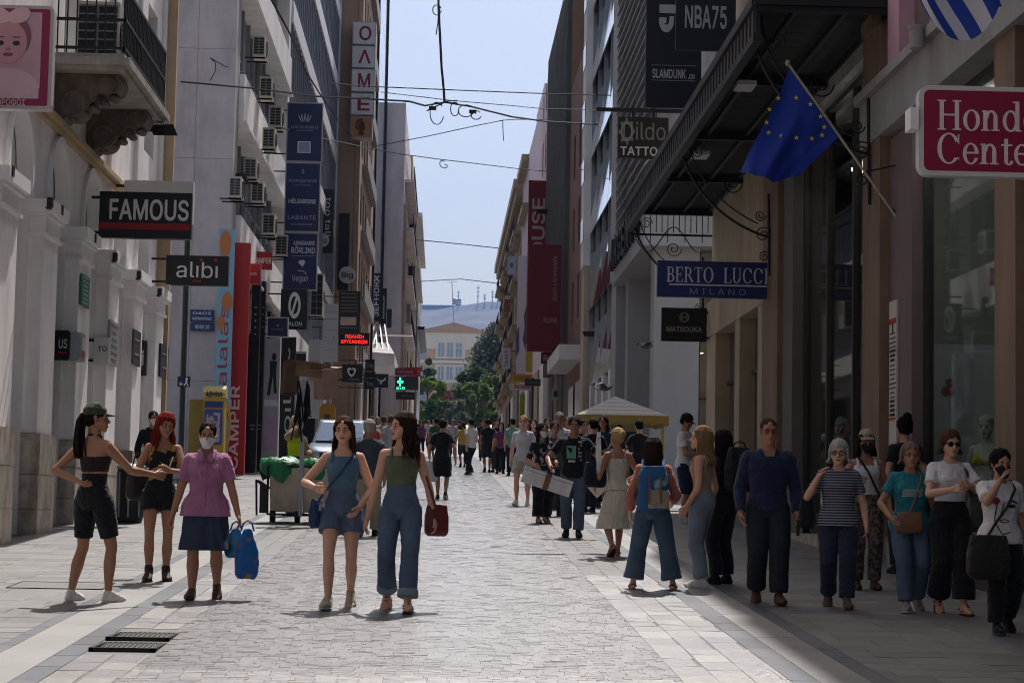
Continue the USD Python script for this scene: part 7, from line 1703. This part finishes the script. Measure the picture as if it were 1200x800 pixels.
p = Person('woman in glittering teal T-shirt and jeans with a brown crossbody bag', 1066, 715, 517, face=178, build=1.12, skin='tan', feet=((.045, .12), (-.05, -.08, 0, 24)), hands=((.14, .15, .56, (.9, -.6, -.4)), (-.15, .08, .52)), H=1.6)
p.trousers(K_DENIM); p.shirt(cloth('22707c'), sleeve=.6, ease=.018); p.shoes(cloth('8d8580', .6), 'sneaker', K_SOLE); p.hair('6b5a4c', 'bob', .03, .016, seed=28)
prints(p, 'sequin_print', unary_union([sg.Point(-.085 + .02 * i + .01 * (j % 2), -.03 + .017 * j).buffer(.0075, 3) for i in range(9) for j in range(4)]), 'b5c4c4', z=.715)
w0 = [p.W(p.bend([[x * p.H, y * p.H, z * p.H]])[0]) for x, y, z in ((-.06, -.01, .84), (-.055, .06, .80), (-.02, .10, .70), (.01, .11, .62), (.03, .12, .585))]
bag('crossbody_bag', 'brown crossbody bag in front of the teal blouse', 'bag', w0[-1] + (0, -.03, .02), (.24, .1, .18), K_BROWN, 0, 0, strap_to=w0)
p = Person('woman with brown bob and sunglasses in white T-shirt and black trousers', 1113, 718, 502, face=182, skin='fair', build=1.06, feet=((.045, -.08, 0, 22), (-.045, .11)), hands=((.04, .2, .68, (.9, -.6, -.5)), (-.05, .2, .7, (-.9, -.6, -.5))), head=(6, -4))
p.trousers(K_BLACK, prof=[(0, .062), (.5, .06), (1.2, .056), (2, .062)], t1=1.85, waist=.64); p.shirt(K_WHITE, sleeve=.6, hem=.62, ease=.016); p.sandals(K_BLACK); p.hair('4a3428', 'bob', .05, .016, seed=29); p.glasses(K_LENS)
bag('shoulder_bag', 'grey strapped bag behind the white T-shirt and black trousers', 'bag', p.W((-.24, -.06, 1.0)), (.12, .22, .3), cloth('4a443e'), 0, 0, strap_to=[p.W(q) for q in ((-.2, -.04, 1.0), (-.13, -.06, 1.25), (-.1, .0, p.sh[-1][2] + .05), (-.12, .1, 1.22), (-.2, .04, 1.0))])
p = Person('woman in white T-shirt printed with a face, black mask and hand at her mouth', 1172, 741, 526, face=186, skin='mid', feet=((.05, .08), (-.06, -.1, 0, 34)), hands=((.045, .125, .84, (.7, .1, -1)), (-.16, .03, .5)), head=(4, -6), build=1.08)
p.trousers(K_BLACK); p.shirt(K_WHITE, sleeve=.7, hem=.5, ease=.024); p.shoes(K_BLACK, 'shoe', cloth('3c4a5c')); p.hair('141010', 'bun', seed=30); p.face_mask(K_BLACK)
eye = affinity.scale(sg.Point(.05, .06).buffer(.03), 1.2, .45); prints(p, 'face_print', unary_union([eye, sg.LineString([(.01, .09), (.05, .105), (.09, .085)]).buffer(.006), sg.LineString([(-.02, .08), (-.035, .0), (-.015, -.01)]).buffer(.004), sg.LineString([(-.07, .1), (-.08, -.06), (-.03, -.16), (.04, -.14)]).buffer(.004), affinity.scale(sg.Point(-.005, -.055).buffer(.035), 1, .3).boundary.buffer(.004)]), '1c1c1e', z=.66)
prints(p, 'red_print', sg.Point(-.08, .1).buffer(.028, 4), 'a02a30', z=.66)
w0 = [p.W(p.bend([[x * p.H, y * p.H, z * p.H]])[0]) for x, y, z in ((-.06, -.01, .845), (-.06, .07, .80), (-.0, .11, .70), (.07, .10, .60), (.11, .09, .53))]
bag('shoulder_bag', 'large dark grey slouchy bag across the face-print T-shirt', 'bag', w0[-1] + (0, -.05, .02), (.34, .14, .34), cloth('2b2826'), .1, 0, strap_to=w0)
# queue at the kiosk
Q = [(654, 596, 483, 'grey-haired man in pale shirt behind the black T-shirt', 'm', 175, 'b3b0b8', '3b3e48', '77736e', 'short'), (648, 604, 494, 'man in grey T-shirt half hidden by the boxes', 'm', 190, '4c4e54', '2a2c33', '2a201b', 'short'), (694, 600, 490, 'man in black shirt standing at the left of the kiosk', 'm', 30, '18191d', '2c2f38', '15100e', 'short'),
     (706, 594, 487, 'person in dark vest with hand raised at the kiosk', 'f', 160, '2a2b33', '20222a', '1b1513', 'bob'), (722, 603, 498, 'person in dusky purple shirt bending at the kiosk', 'm', 60, '3a3346', '22242c', '1b1513', 'short'), (748, 590, 492, 'dark-haired person behind the cream dress at the kiosk', 'f', 10, '1b1c20', '1b1c20', '120d0c', 'short'),
     (664, 575, 488, 'man in white shirt farther back in the kiosk queue', 'm', 170, 'b9b7bb', '3a4258', '4a3a2e', 'short'), (640, 575, 490, 'woman in dark dress farther back near the shop fronts', 'f', 185, '25232b', '25232b', '3a241b', 'long'), (624, 570, 491, 'person in maroon top in the queue towards the far crowd', 'f', 175, '5a2a30', '2b3348', '1d1613', 'long'), (682, 588, 492, 'person in dark T-shirt between the boxes and the kiosk', 'm', 200, '23242a', '33384a', '1b1513', 'short')]
for i, (px, py, hy, lb, sx, fc, c1, c2, hc, st) in enumerate(Q):
    r = random.Random(i); p = Person(lb, px, py, hy, face=fc, sex=sx, skin=['tan', 'mid', 'fair'][i % 3], feet=((.05, r.uniform(-.05, .07)), (-.05, r.uniform(-.05, .07))), hands=((.15, .08, .52), (-.11, .16, .62, (-.8, -.6, -.5))), detail=1)
    p.trousers(cloth(c2)); p.shirt(cloth(c1), sleeve=.65); p.shoes(K_BLACK); p.hair(hc, st, .22, seed=40 + i)
# far crowd: ten figures, each repeated
DEF = [('f', 'a8a5a8', '2b3348', 'long', '2a1d17', 180), ('m', '2a3040', '20232b', 'short', '1b1513', 178), ('f', '8c3a36', '23252c', 'bob', '3a241b', 184), ('m', '8f9499', '3a4258', 'short', '4a3a2e', 0), ('f', '3f6a8c', '8d8676', 'long', '6b4a30', 176), ('m', '1b1c20', '3b3e48', 'short', '15100e', 182), ('f', 'b09a4a', '33384a', 'bun', '1d1613', 4), ('m', 'b9b7bb', '4a4438', 'short', '77736e', 186), ('f', '6a3f5c', '1b1c20', 'long', '1b1513', 175), ('m', '3c5a44', '2c2f38', 'short', '241a15', 2)]
CN = ['pale grey', 'navy', 'brick red', 'light grey', 'mid blue', 'black', 'mustard', 'white', 'plum', 'dark green']
cr = random.Random(21); spots = []
for k in range(64):
    Y = 62 * (235 / 62) ** cr.random() if k > 16 else cr.uniform(52, 90); X = cr.uniform(-2.6, 3.6) if Y > 70 else cr.choice([cr.uniform(-2.2, -.6), cr.uniform(1.6, 3.6)])
    px = 517 + FOC * X / Y
    if all(abs(X - a) > .5 or abs(Y - b) > 1.0 for a, b in spots): spots.append((X, Y))
protos = {}
for k, (X, Y) in enumerate(spots):
    i = k % 10; sx, c1, c2, st, hc, fc = DEF[i]; lb = 'distant walker in %s top in the crowd far up the street' % CN[i]; gp = 'distant walkers in %s tops' % CN[i]
    if i not in protos:
        r = random.Random(i); p = Person(lb, *PJ(X, Y), H=1.62 if sx == 'f' else 1.75, face=fc, sex=sx, skin=['tan', 'mid', 'fair'][i % 3], feet=((.05, .1), (-.05, -.09, 0, 25)), hands=((.16, -.06, .5), (-.16, .08, .52)), detail=0, group=gp)
        p.trousers(cloth(c2), t1=1.93 if i % 3 else .95); p.shirt(cloth(c1), sleeve=.6); p.shoes(K_BLACK); p.hair(hc, st, .2, seed=60 + i); protos[i] = p
    else: copy(protos[i].t, 'person', (X, Y, gz(Y)), math.radians(fc + cr.uniform(-14, 14)), lb, 'person', gp)
# ------------------------------------------------------------------ street furniture and vehicles
# cleaner's cart with canvas bins, green sacks, a post and cardboard
Yc = 31.3; c0 = G(352, 612); cx = AY(354, 600, Yc)[0]; zg = gz(Yc)
t = T('street_cart', 'beige canvas street cart with a post, green sacks over its rim and black wheels', 'cart', (cx, Yc, zg))
for k in (0, 1):
    x0 = cx - .48 + k * .49; m = M(); m.hull([(x0 + dx, Yc + dy, zg + z) for dx, dy, z in ((.02, -.3, .16), (.46, -.3, .16), (.02, .3, .16), (.46, .3, .16), (0, -.36, .82), (.475, -.36, .82), (0, .36, .82), (.475, .36, .82))])
    v, f = fine(remanifold(*m.arr()), .05, 1, .012, 7., 4 + k); t.part('canvas_bin', (v, f), mat('cart_canvas', 'bfb3a0', .85, .15, 5., .3, 60., dirt=.3), smooth=50)
m = M()
for a, b in (((-.5, -.36, .84), (.5, -.36, .84)), ((-.5, .36, .84), (.5, .36, .84)), ((-.5, -.36, .84), (-.5, .36, .84)), ((.5, -.36, .84), (.5, .36, .84)), ((-.5, -.33, .12), (.5, -.33, .12)), ((-.5, .33, .12), (.5, .33, .12)), ((-.5, -.36, .84), (-.5, -.33, .12)), ((.5, -.36, .84), (.5, -.33, .12)), ((-.5, .3, .5), (-.68, .3, .62)), ((-.68, -.3, .62), (-.68, .3, .62)), ((-.5, -.3, .5), (-.68, -.3, .62)), ((-.68, -.3, .62), (-.66, -.3, .1))):
    m.tube([(cx + a[0], Yc + a[1], zg + a[2]), (cx + b[0], Yc + b[1], zg + b[2])], .018, 6)
t.part('frame', m, m_dark)
for k, x in enumerate((-.42, -.05, .42)):
    m = M(); m.tube([(cx + x - .04, Yc - .28, zg + .09), (cx + x + .04, Yc - .28, zg + .09)], .09, 12); w = t.part('wheel', m, m_black); h_ = M(); h_.tube([(cx + x - .045, Yc - .28, zg + .09), (cx + x + .045, Yc - .28, zg + .09)], .035, 8); t.part('hub', h_, m_steel, parent=w)
m = M(); m.hull([(cx - .62 + a, Yc - .34 + b, zg + z) for a in (0, .1) for b in (0, .16) for z in (.14, .56)]); t.part('side_bin', m, m_black)
m = M(); m.box(cx - .03, cx + .03, Yc - .44, Yc - .38, zg + .1, zg + 2.15); t.part('post', m, m_steel)
for k, (x, w, ph, lb) in enumerate(((-.3, .36, .3, 'green plastic sack draped over the left bin of the street cart'), (.28, .34, 1.4, 'green plastic sack draped over the right bin of the street cart'))):
    r = [(cx + x - w + .0 * k, z) for z in (0,)]; m = M(); n = 26; P = []
    for i in range(n):
        for j in range(16):
            u, q = i / (n - 1) * 2 * math.pi, j / 15; rr = w * (.25 + .75 * min(1, q * 1.6)); hang = max(0, q - .5) * (.75 + .25 * math.sin(3 * u + ph) + .12 * math.sin(7 * u))
            P.append((cx + x + rr * math.cos(u) * (1 + .06 * math.sin(5 * u + 9 * q)), Yc + rr * 1.12 * math.sin(u) * (1 + .05 * math.sin(6 * u)), zg + .93 + .07 * math.cos(q * 5 + u) * (1 - q) - hang * .62 + .02 * math.sin(9 * u + q * 6)))
    m.add(P, [(i * 16 + j, (i + 1) * 16 + j, (i + 1) * 16 + j + 1, i * 16 + j + 1) for i in range(n - 1) for j in range(15)]); top('plastic_sack', m, mat('green_plastic', '1a6b40', .4, .3, 7., .5, 25.), lb, 'sack', smooth=True)
pz = AY(356, 452, Yc)[2]
for k, (x, z, w, d, h_, yw, lb) in enumerate(((-.2, .1, .2, .22, .5, .4, 'flattened brown cardboard at the left of the cart post'), (.12, .22, .42, .3, .22, -.3, 'open cardboard box on top of the cart post'), (.33, .02, .2, .3, .46, -.7, 'pinkish cardboard box hanging at the right of the cart post'))):
    t2 = T('cardboard_box', lb, 'box', (cx + x, Yc - .4, pz + z)); R_ = trimesh.transformations.euler_matrix(.15 * (k - 1), .1, yw)[:3, :3]; m = M()
    for a in ((-w / 2, -w / 2 + .01, -d / 2, d / 2, -h_ / 2, h_ / 2), (w / 2 - .01, w / 2, -d / 2, d / 2, -h_ / 2, h_ / 2), (-w / 2 + .01, w / 2 - .01, -d / 2, -d / 2 + .01, -h_ / 2, h_ / 2), (-w / 2 + .01, w / 2 - .01, d / 2 - .01, d / 2, -h_ / 2, h_ / 2)): m.box(*a)
    v, f = m.arr(); v = v @ R_.T + t2.o; mm = mat('cardboard_%d' % k, ('5c4636', '7d6652', '9c7f72')[k], .9, .15, 6., dirt=.2); t2.part('walls', (v, f), mm)
    if k: m = M(); m.box(-w / 2, w / 2, -d / 2 - .12, -d / 2, h_ / 2 - .01, h_ / 2); m.box(-w / 2, w / 2, d / 2, d / 2 + .12, h_ / 2 - .01, h_ / 2); v, f = m.arr(); t2.part('flap', (v @ R_.T + t2.o, f), mm)
m = M(); r = random.Random(5)
for k in range(16):
    a = (cx + r.uniform(-.12, .14), Yc - .42 + r.uniform(-.08, .08), pz - .1 + r.uniform(-.05, .15)); m.tube([a, (a[0] + r.uniform(-.05, .05), a[1], a[2] - r.uniform(.15, .45)), (a[0] + r.uniform(-.09, .09), a[1], a[2] - r.uniform(.45, .75))], .013, 5)
top('hanging_straps', m, m_black, 'bundle of black straps and brushes hanging on the cart post', 'straps')

# parked grey car seen from the front
Y0 = 57.; x0 = AY(357, 520, Y0)[0]; xc = x0 + .92; zg = gz(Y0)
t = T('parked_car', 'silver-blue car seen from the front behind the street cart', 'car', (xc, Y0 + 2, zg)); m_car = mat('car_paint', '7c8798', .25, .05, 2., spec=.6, metal=.4)
B = lambda L: [(xc + x, Y0 + y, zg + z) for x, y, z in L]
low = [(s_ * x, y, z) for s_ in (-1, 1) for x, y, z in ((.8, .0, .35), (.86, .25, .3), (.84, .05, .62), (.9, .5, .35), (.9, .6, .8), (.9, 4.0, .35), (.9, 4.0, .95), (.8, .35, .86), (.82, 1.2, .98), (.6, .0, .7), (.85, 4.3, .6))]
v, f = fine(remanifold(*M().hull(B(low)).arr()), .12, 2); t.part('body', (v, f), m_car, smooth=40)
cab = [(s_ * x, y, z) for s_ in (-1, 1) for x, y, z in ((.8, 1.15, .95), (.64, 1.85, 1.62), (.62, 2.1, 1.68), (.63, 3.4, 1.66), (.82, 4.1, .98))]
v, f = fine(remanifold(*M().hull(B(cab)).arr()), .12, 2); t.part('cabin', (v, f), m_car, smooth=40)
m = M(); q = B([(-.7, 1.16, 1.02), (.7, 1.16, 1.02), (.57, 1.78, 1.57), (-.57, 1.78, 1.57)]); m.hull([np.array(p) + (0, -.03, .02) for p in q] + [np.array(p) for p in q]); t.part('windscreen', m, usdkit.material(stage, '/World/Looks/car_glass', {'p': ('principled_bsdf', {'base_color': (.12, .17, .25), 'roughness': .06, 'specular_ior_level': .9, 'metallic': .3})}, surface='p.BSDF'))
for s_ in (-1, 1):
    m = M(); m.hull(B([(s_ * .86, .12, .6), (s_ * .55, .0, .58), (s_ * .86, .2, .75), (s_ * .55, .06, .7)] + [(s_ * .86, .2, .62), (s_ * .55, .12, .6)])); t.part('headlight', m, mat('lamp_glass', 'b5bcc4', .15, .05, spec=.8))
    m = M(); m.hull([np.array(p) for p in B([(s_ * .92, 1.3, 1.0), (s_ * 1.08, 1.3, 1.0), (s_ * 1.08, 1.3, 1.16), (s_ * .94, 1.3, 1.14), (s_ * .95, 1.42, 1.05), (s_ * 1.05, 1.42, 1.08)])]); t.part('wing_mirror', m, m_car)
    for y in (.85, 3.4): m = M(); m.tube(B([(s_ * .72, y, .33), (s_ * .91, y, .33)]), .33, 18); w = t.part('wheel', m, m_black); h_ = M(); h_.tube(B([(s_ * .73, y, .33), (s_ * .915, y, .33)]), .2, 12); t.part('rim', h_, m_steel, parent=w)
m = M(); m.box(xc - .5, xc + .5, Y0 - .03, Y0 + .02, zg + .52, zg + .66); t.part('grille', m, m_black); m = M(); m.box(xc - .26, xc + .26, Y0 - .05, Y0, zg + .36, zg + .47); t.part('number_plate', m, m_white2)
m = M(); m.tube(B([(-.3, 1.1, 1.06), (.25, 1.2, 1.14)]), .012, 5); m.tube(B([(.15, 1.1, 1.06), (.6, 1.2, 1.14)]), .012, 5); t.part('wiper', m, m_black)

# yellow machine by the end wall
Ym = 51.5; z0 = gz(Ym); xa, xb = AY(239, 490, Ym)[0], AY(264, 490, Ym)[0]; xl = AY(222, 490, Ym)[0]; zt = AY(250, 452, Ym)[2]
t = T('photo_machine', 'yellow vending machine with a lit blue panel and rounded header beside the marble wall', 'machine', ((xl + xb) / 2, Ym, z0)); m_yel = mat('yellow_paint', 'a8882a', .5, .1, 3., dirt=.15)
m = M(); m.box(xa, xb, Ym - .25, Ym + .3, z0 + .02, zt - .18, .03); t.part('cabinet', m, m_yel); m = M(); m.box(xl, xa - .01, Ym - .1, Ym + .3, z0 + .02, zt - .35, .03); t.part('side_cabinet', m, mat('dull_yellow', '86702c', .55, .1, 3., dirt=.2))
m = M(); m.hull([(x, Ym - .26 + .5 * (1 - math.cos(a)) * .5, zt - .3 + .3 * math.sin(a)) for x in (xa - .02, xb + .02) for a in np.linspace(0, math.pi, 9)]); t.part('header', m, mat('header_cream', 'b5a468', .5, .05, 3.))
t.part('lettering', letters('ΑΘΗΝΑ', .14, ((xa + xb) / 2, Ym - .262, zt - .22), w=.42), m_black)
m = M(); m.box(xa + .04, xb - .04, Ym - .275, Ym - .25, zt - .55, zt - .4); t.part('blue_strip', m, panel_mat('26306a')); m = M(); m.box(xa + .04, xb - .05, Ym - .275, Ym - .25, z0 + .9, zt - .6); t.part('screen_frame', m, panel_mat('2a3f8c'))
m = M(); m.box(xa + .09, xb - .1, Ym - .285, Ym - .274, z0 + .95, zt - .68); t.part('poster', m, pattern('poster_faces', 'blotch', '9c8f9c', '5a4a6a', 9., .52))
m = M(); m.tube([(xb + .06 + .08 * math.sin(a), Ym - .2, (z0 + .8) + (zt - z0 - 1.3) * a / 3.1) for a in np.linspace(0, 3.1, 16)], .035, 8); t.part('side_bow', m, mat('orange_paint', 'a5722a', .5))
Ys = 70.; p = AY(384, 472, Ys); m = M(); z1 = gz(Ys); w = .27; t = T('arched_sign', 'yellow arched street sign behind the parked car', 'sign', (p[0], Ys, z1))
m.poly(unary_union([sg.box(-w, 0, w, p[2] - z1 - w), sg.Point(0, p[2] - z1 - w).buffer(w, 16)]), (p[0], Ys + .1, z1), (1, 0, 0), (0, 0, 1), .2); t.part('board', m, mat('amber_paint', 'a5781e', .5, .1)); m = M(); m.box(p[0] - .1, p[0] + .1, Ys - .11, Ys - .095, p[2] - .85, p[2] - .4); t.part('panel', m, panel_mat('4a4440'))
# bin and planter by the pilasters
p = G(152, 612); t = T('litter_bin', 'black street litter bin with a grey rim before the fourth pilaster', 'litter bin', p); m = M(); m.lathe([(.001, 0), (.17, 0), (.19, .05), (.2, .78), (.001, .78)], p[0], p[1], 16); v, f = m.arr(); v[:, 2] += p[2]; t.part('drum', (v, f), m_black, smooth=35)
m = M(); m.lathe([(.2, .78), (.215, .79), (.215, .83), (.15, .86), (.001, .87)], p[0], p[1], 16); v, f = m.arr(); v[:, 2] += p[2]; t.part('lid', (v, f), m_steel, smooth=35)
for k in range(8): a = k * math.pi / 4; m = M(); m.box(-.012, .012, .19, .212, .08, .74); v, f = m.arr(); t.part('slat', (np.stack([v[:, 0] * math.cos(a) - v[:, 1] * math.sin(a), v[:, 0] * math.sin(a) + v[:, 1] * math.cos(a), v[:, 2]], 1) + p, f), m_steel)
p = G(169, 600); m = M(); m.lathe([(.001, 0), (.2, 0), (.3, .12), (.33, .3), (.27, .44), (.2, .48), (.001, .48)], p[0], p[1], 18); v, f = m.arr(); v[:, 2] += p[2]; top('stone_bollard', (v, f), m_grey, 'squat rounded grey stone bollard beyond the litter bin', 'bollard', smooth=40)

# kiosk with striped canopy
Yk = 45.; xk0, xk1 = AY(676, 485, Yk)[0], AY(784, 485, Yk)[0]; ze, zr = AY(727, 486, Yk)[2], AY(720, 464, Yk + 1)[2]; zk = gz(Yk); xm_ = (xk0 + xk1) / 2
t = T('kiosk', 'street kiosk under a pale striped canopy with a yellow edge', 'kiosk', (xm_, Yk + 1, zk))
for k in range(10):
    for fc in range(4):
        a, b = k / 10, (k + 1) / 10; ctr = np.array((xm_ - .1, Yk + 1.0, zr))
        E = [np.array(q) for q in ((xk0, Yk, ze), (xk1, Yk, ze), (xk1, Yk + 2, ze), (xk0, Yk + 2, ze))]; p, q = E[fc], E[(fc + 1) % 4]
        # bands run parallel to the eaves
        A = [p + (ctr - p) * a, q + (ctr - q) * a, q + (ctr - q) * b, p + (ctr - p) * b]; m = M(); m.quad(*A); t.part('canopy_stripe', m, mat('canvas_white', 'a9a6a0', .8, .05, 4., transl=.2) if k % 2 else mat('canvas_grey', '98968f', .8, .05, 4., transl=.2))
m = M()
for i in range(4):
    p, q = ((xk0, Yk), (xk1, Yk), (xk1, Yk + 2), (xk0, Yk + 2))[i], ((xk1, Yk), (xk1, Yk + 2), (xk0, Yk + 2), (xk0, Yk))[i]; n = 24
    P = [(p[0] + (q[0] - p[0]) * u, p[1] + (q[1] - p[1]) * u, ze - (.0 if j == 0 else .2 + .03 * math.sin(u * 40))) for j in (0, 1) for u in np.linspace(0, 1, n)]; m.add(P, [(k, k + 1, n + k + 1, n + k) for k in range(n - 1)])
t.part('valance', m, mat('canvas_yellow', '8f7a45', .8, .1, 4., transl=.25))
m = M(); m.box(xk0 + .55, xk1 - .55, Yk + .55, Yk + 1.8, zk, ze - .05, .02); t.part('cabin', m, mat('kiosk_cream', '8d8468', .6, .08, 3., dirt=.2))
for x in (xk0 + .12, xk1 - .12, xk0 + .6): m = M(); m.box(x - .03, x + .03, Yk + .1, Yk + .16, zk, ze); t.part('post', m, mat('yellow_post', '9a8434', .5))
m = M(); m.box(xk0 + .62, xk1 - .62, Yk + .5, Yk + .56, zk + 1.0, ze - .35); t.part('window', m, m_pane); m = M(); m.box(xk0 + .5, xk1 - .5, Yk + .3, Yk + .56, zk + .92, zk + 1.0); t.part('counter', m, m_white2)
r = random.Random(3)
for k in range(14): x = xk0 + .66 + (k % 7) * (xk1 - xk0 - 1.32) / 7; z = zk + .3 + .32 * (k // 7); m = M(); m.box(x, x + .09, Yk + .5, Yk + .545, z, z + .26); t.part('magazine', m, panel_mat(['8c4a3a', '3a5a8c', '9a8a3a', '6a6a70', '7a3a5a'][k % 5]))
# mannequins behind the glass
p = Person('pale shop mannequin in a knitted cap and yellow bikini behind the glass', 0, 0, H=1.74, face=150, skin='dummy', name='mannequin', pos=(5.82, 21.75, 1.16), hands=((.13, .03, .5), (-.13, .03, .5)))
p.garment('bikini_band', p.rings(.70, .712, .004), K_BLACK, wr=0)
for k in (1, -1): p.t.part('bikini_cup', arrm(hullm(*[sph(p.bend([[k * x * p.H, y * p.H, z * p.H]])[0], .02) for x, y, z in ((.02, .075, .715), (.065, .066, .715), (.045, .07, .765), (.042, .088, .735))])), mat('bikini_yellow', 'b5a41c', .7), smooth=40)
p.trousers(cloth('2a3f4c'), 'swim_bottom', [(0, .062), (.3, .066)], .12, .56, .005, 0.); p.cap(cloth('8f9694'), False)
p = Person('shop mannequin in dark clothes and a pale hat inside the left window', 0, 0, H=1.74, face=140, skin='dummy', name='mannequin', pos=(5.75, 29.4, gz(29) + .15)); p.trousers(K_BLACK); p.shirt(K_BLACK, sleeve=1.8); p.cap(cloth('8f9694'), False)
# pigeons in flight
for k, (px, py, yw, lb) in enumerate(((757, 406, .4, 'dark pigeon flying over the kiosk, higher of the two'), (709, 455, -.5, 'dark pigeon flying just above the kiosk canopy'))):
    c = AY(px, py, 43.5 - k); t = T('pigeon', lb, 'bird', c, yw, local=True); m = M(); m.ell((0, 0, 0), (.13, .06, .055)); m.ell((.13, 0, .03), (.04, .035, .035)); m.hull([(-.1, -.03, 0), (-.1, .03, 0), (-.26, -.06, -.01), (-.26, .06, -.01), (-.1, 0, .02)]); m.hull([(.16, 0, .03), (.2, 0, .02), (.16, .01, .02), (.165, 0, .015)]); t.part('body', m, mat('pigeon_grey', '3f434b', .7, .2, 9.), smooth=40)
    for s_ in (-1, 1): m = M(); m.hull([(.07, s_ * .04, .03), (-.06, s_ * .04, .025), (.06, s_ * .2, .1), (-.07, s_ * .2, .09), (.07, s_ * .04, .04)]); m.hull([(.06, s_ * .2, .1), (-.07, s_ * .2, .09), (-.06, s_ * .36, .06), (-.0, s_ * .36, .065), (.0, s_ * .25, .105)]); t.part('wing', m, mat('pigeon_wing', '2c3038', .7, .2, 9.))
# ------------------------------------------------------------------ air
hz = M(); hz.box(-2600, 3500, -80, 6900, -30, 1050)
hm = usdkit.material(stage, '/World/Looks/haze', {'v': ('principled_volume', {'color': (.22, .35, .72), 'density': HAZE, 'anisotropy': .3})}, volume='v.volume')
if HAZE > 0: top('haze', hz, hm, 'thin pale summer haze over the whole view', kind='stuff')
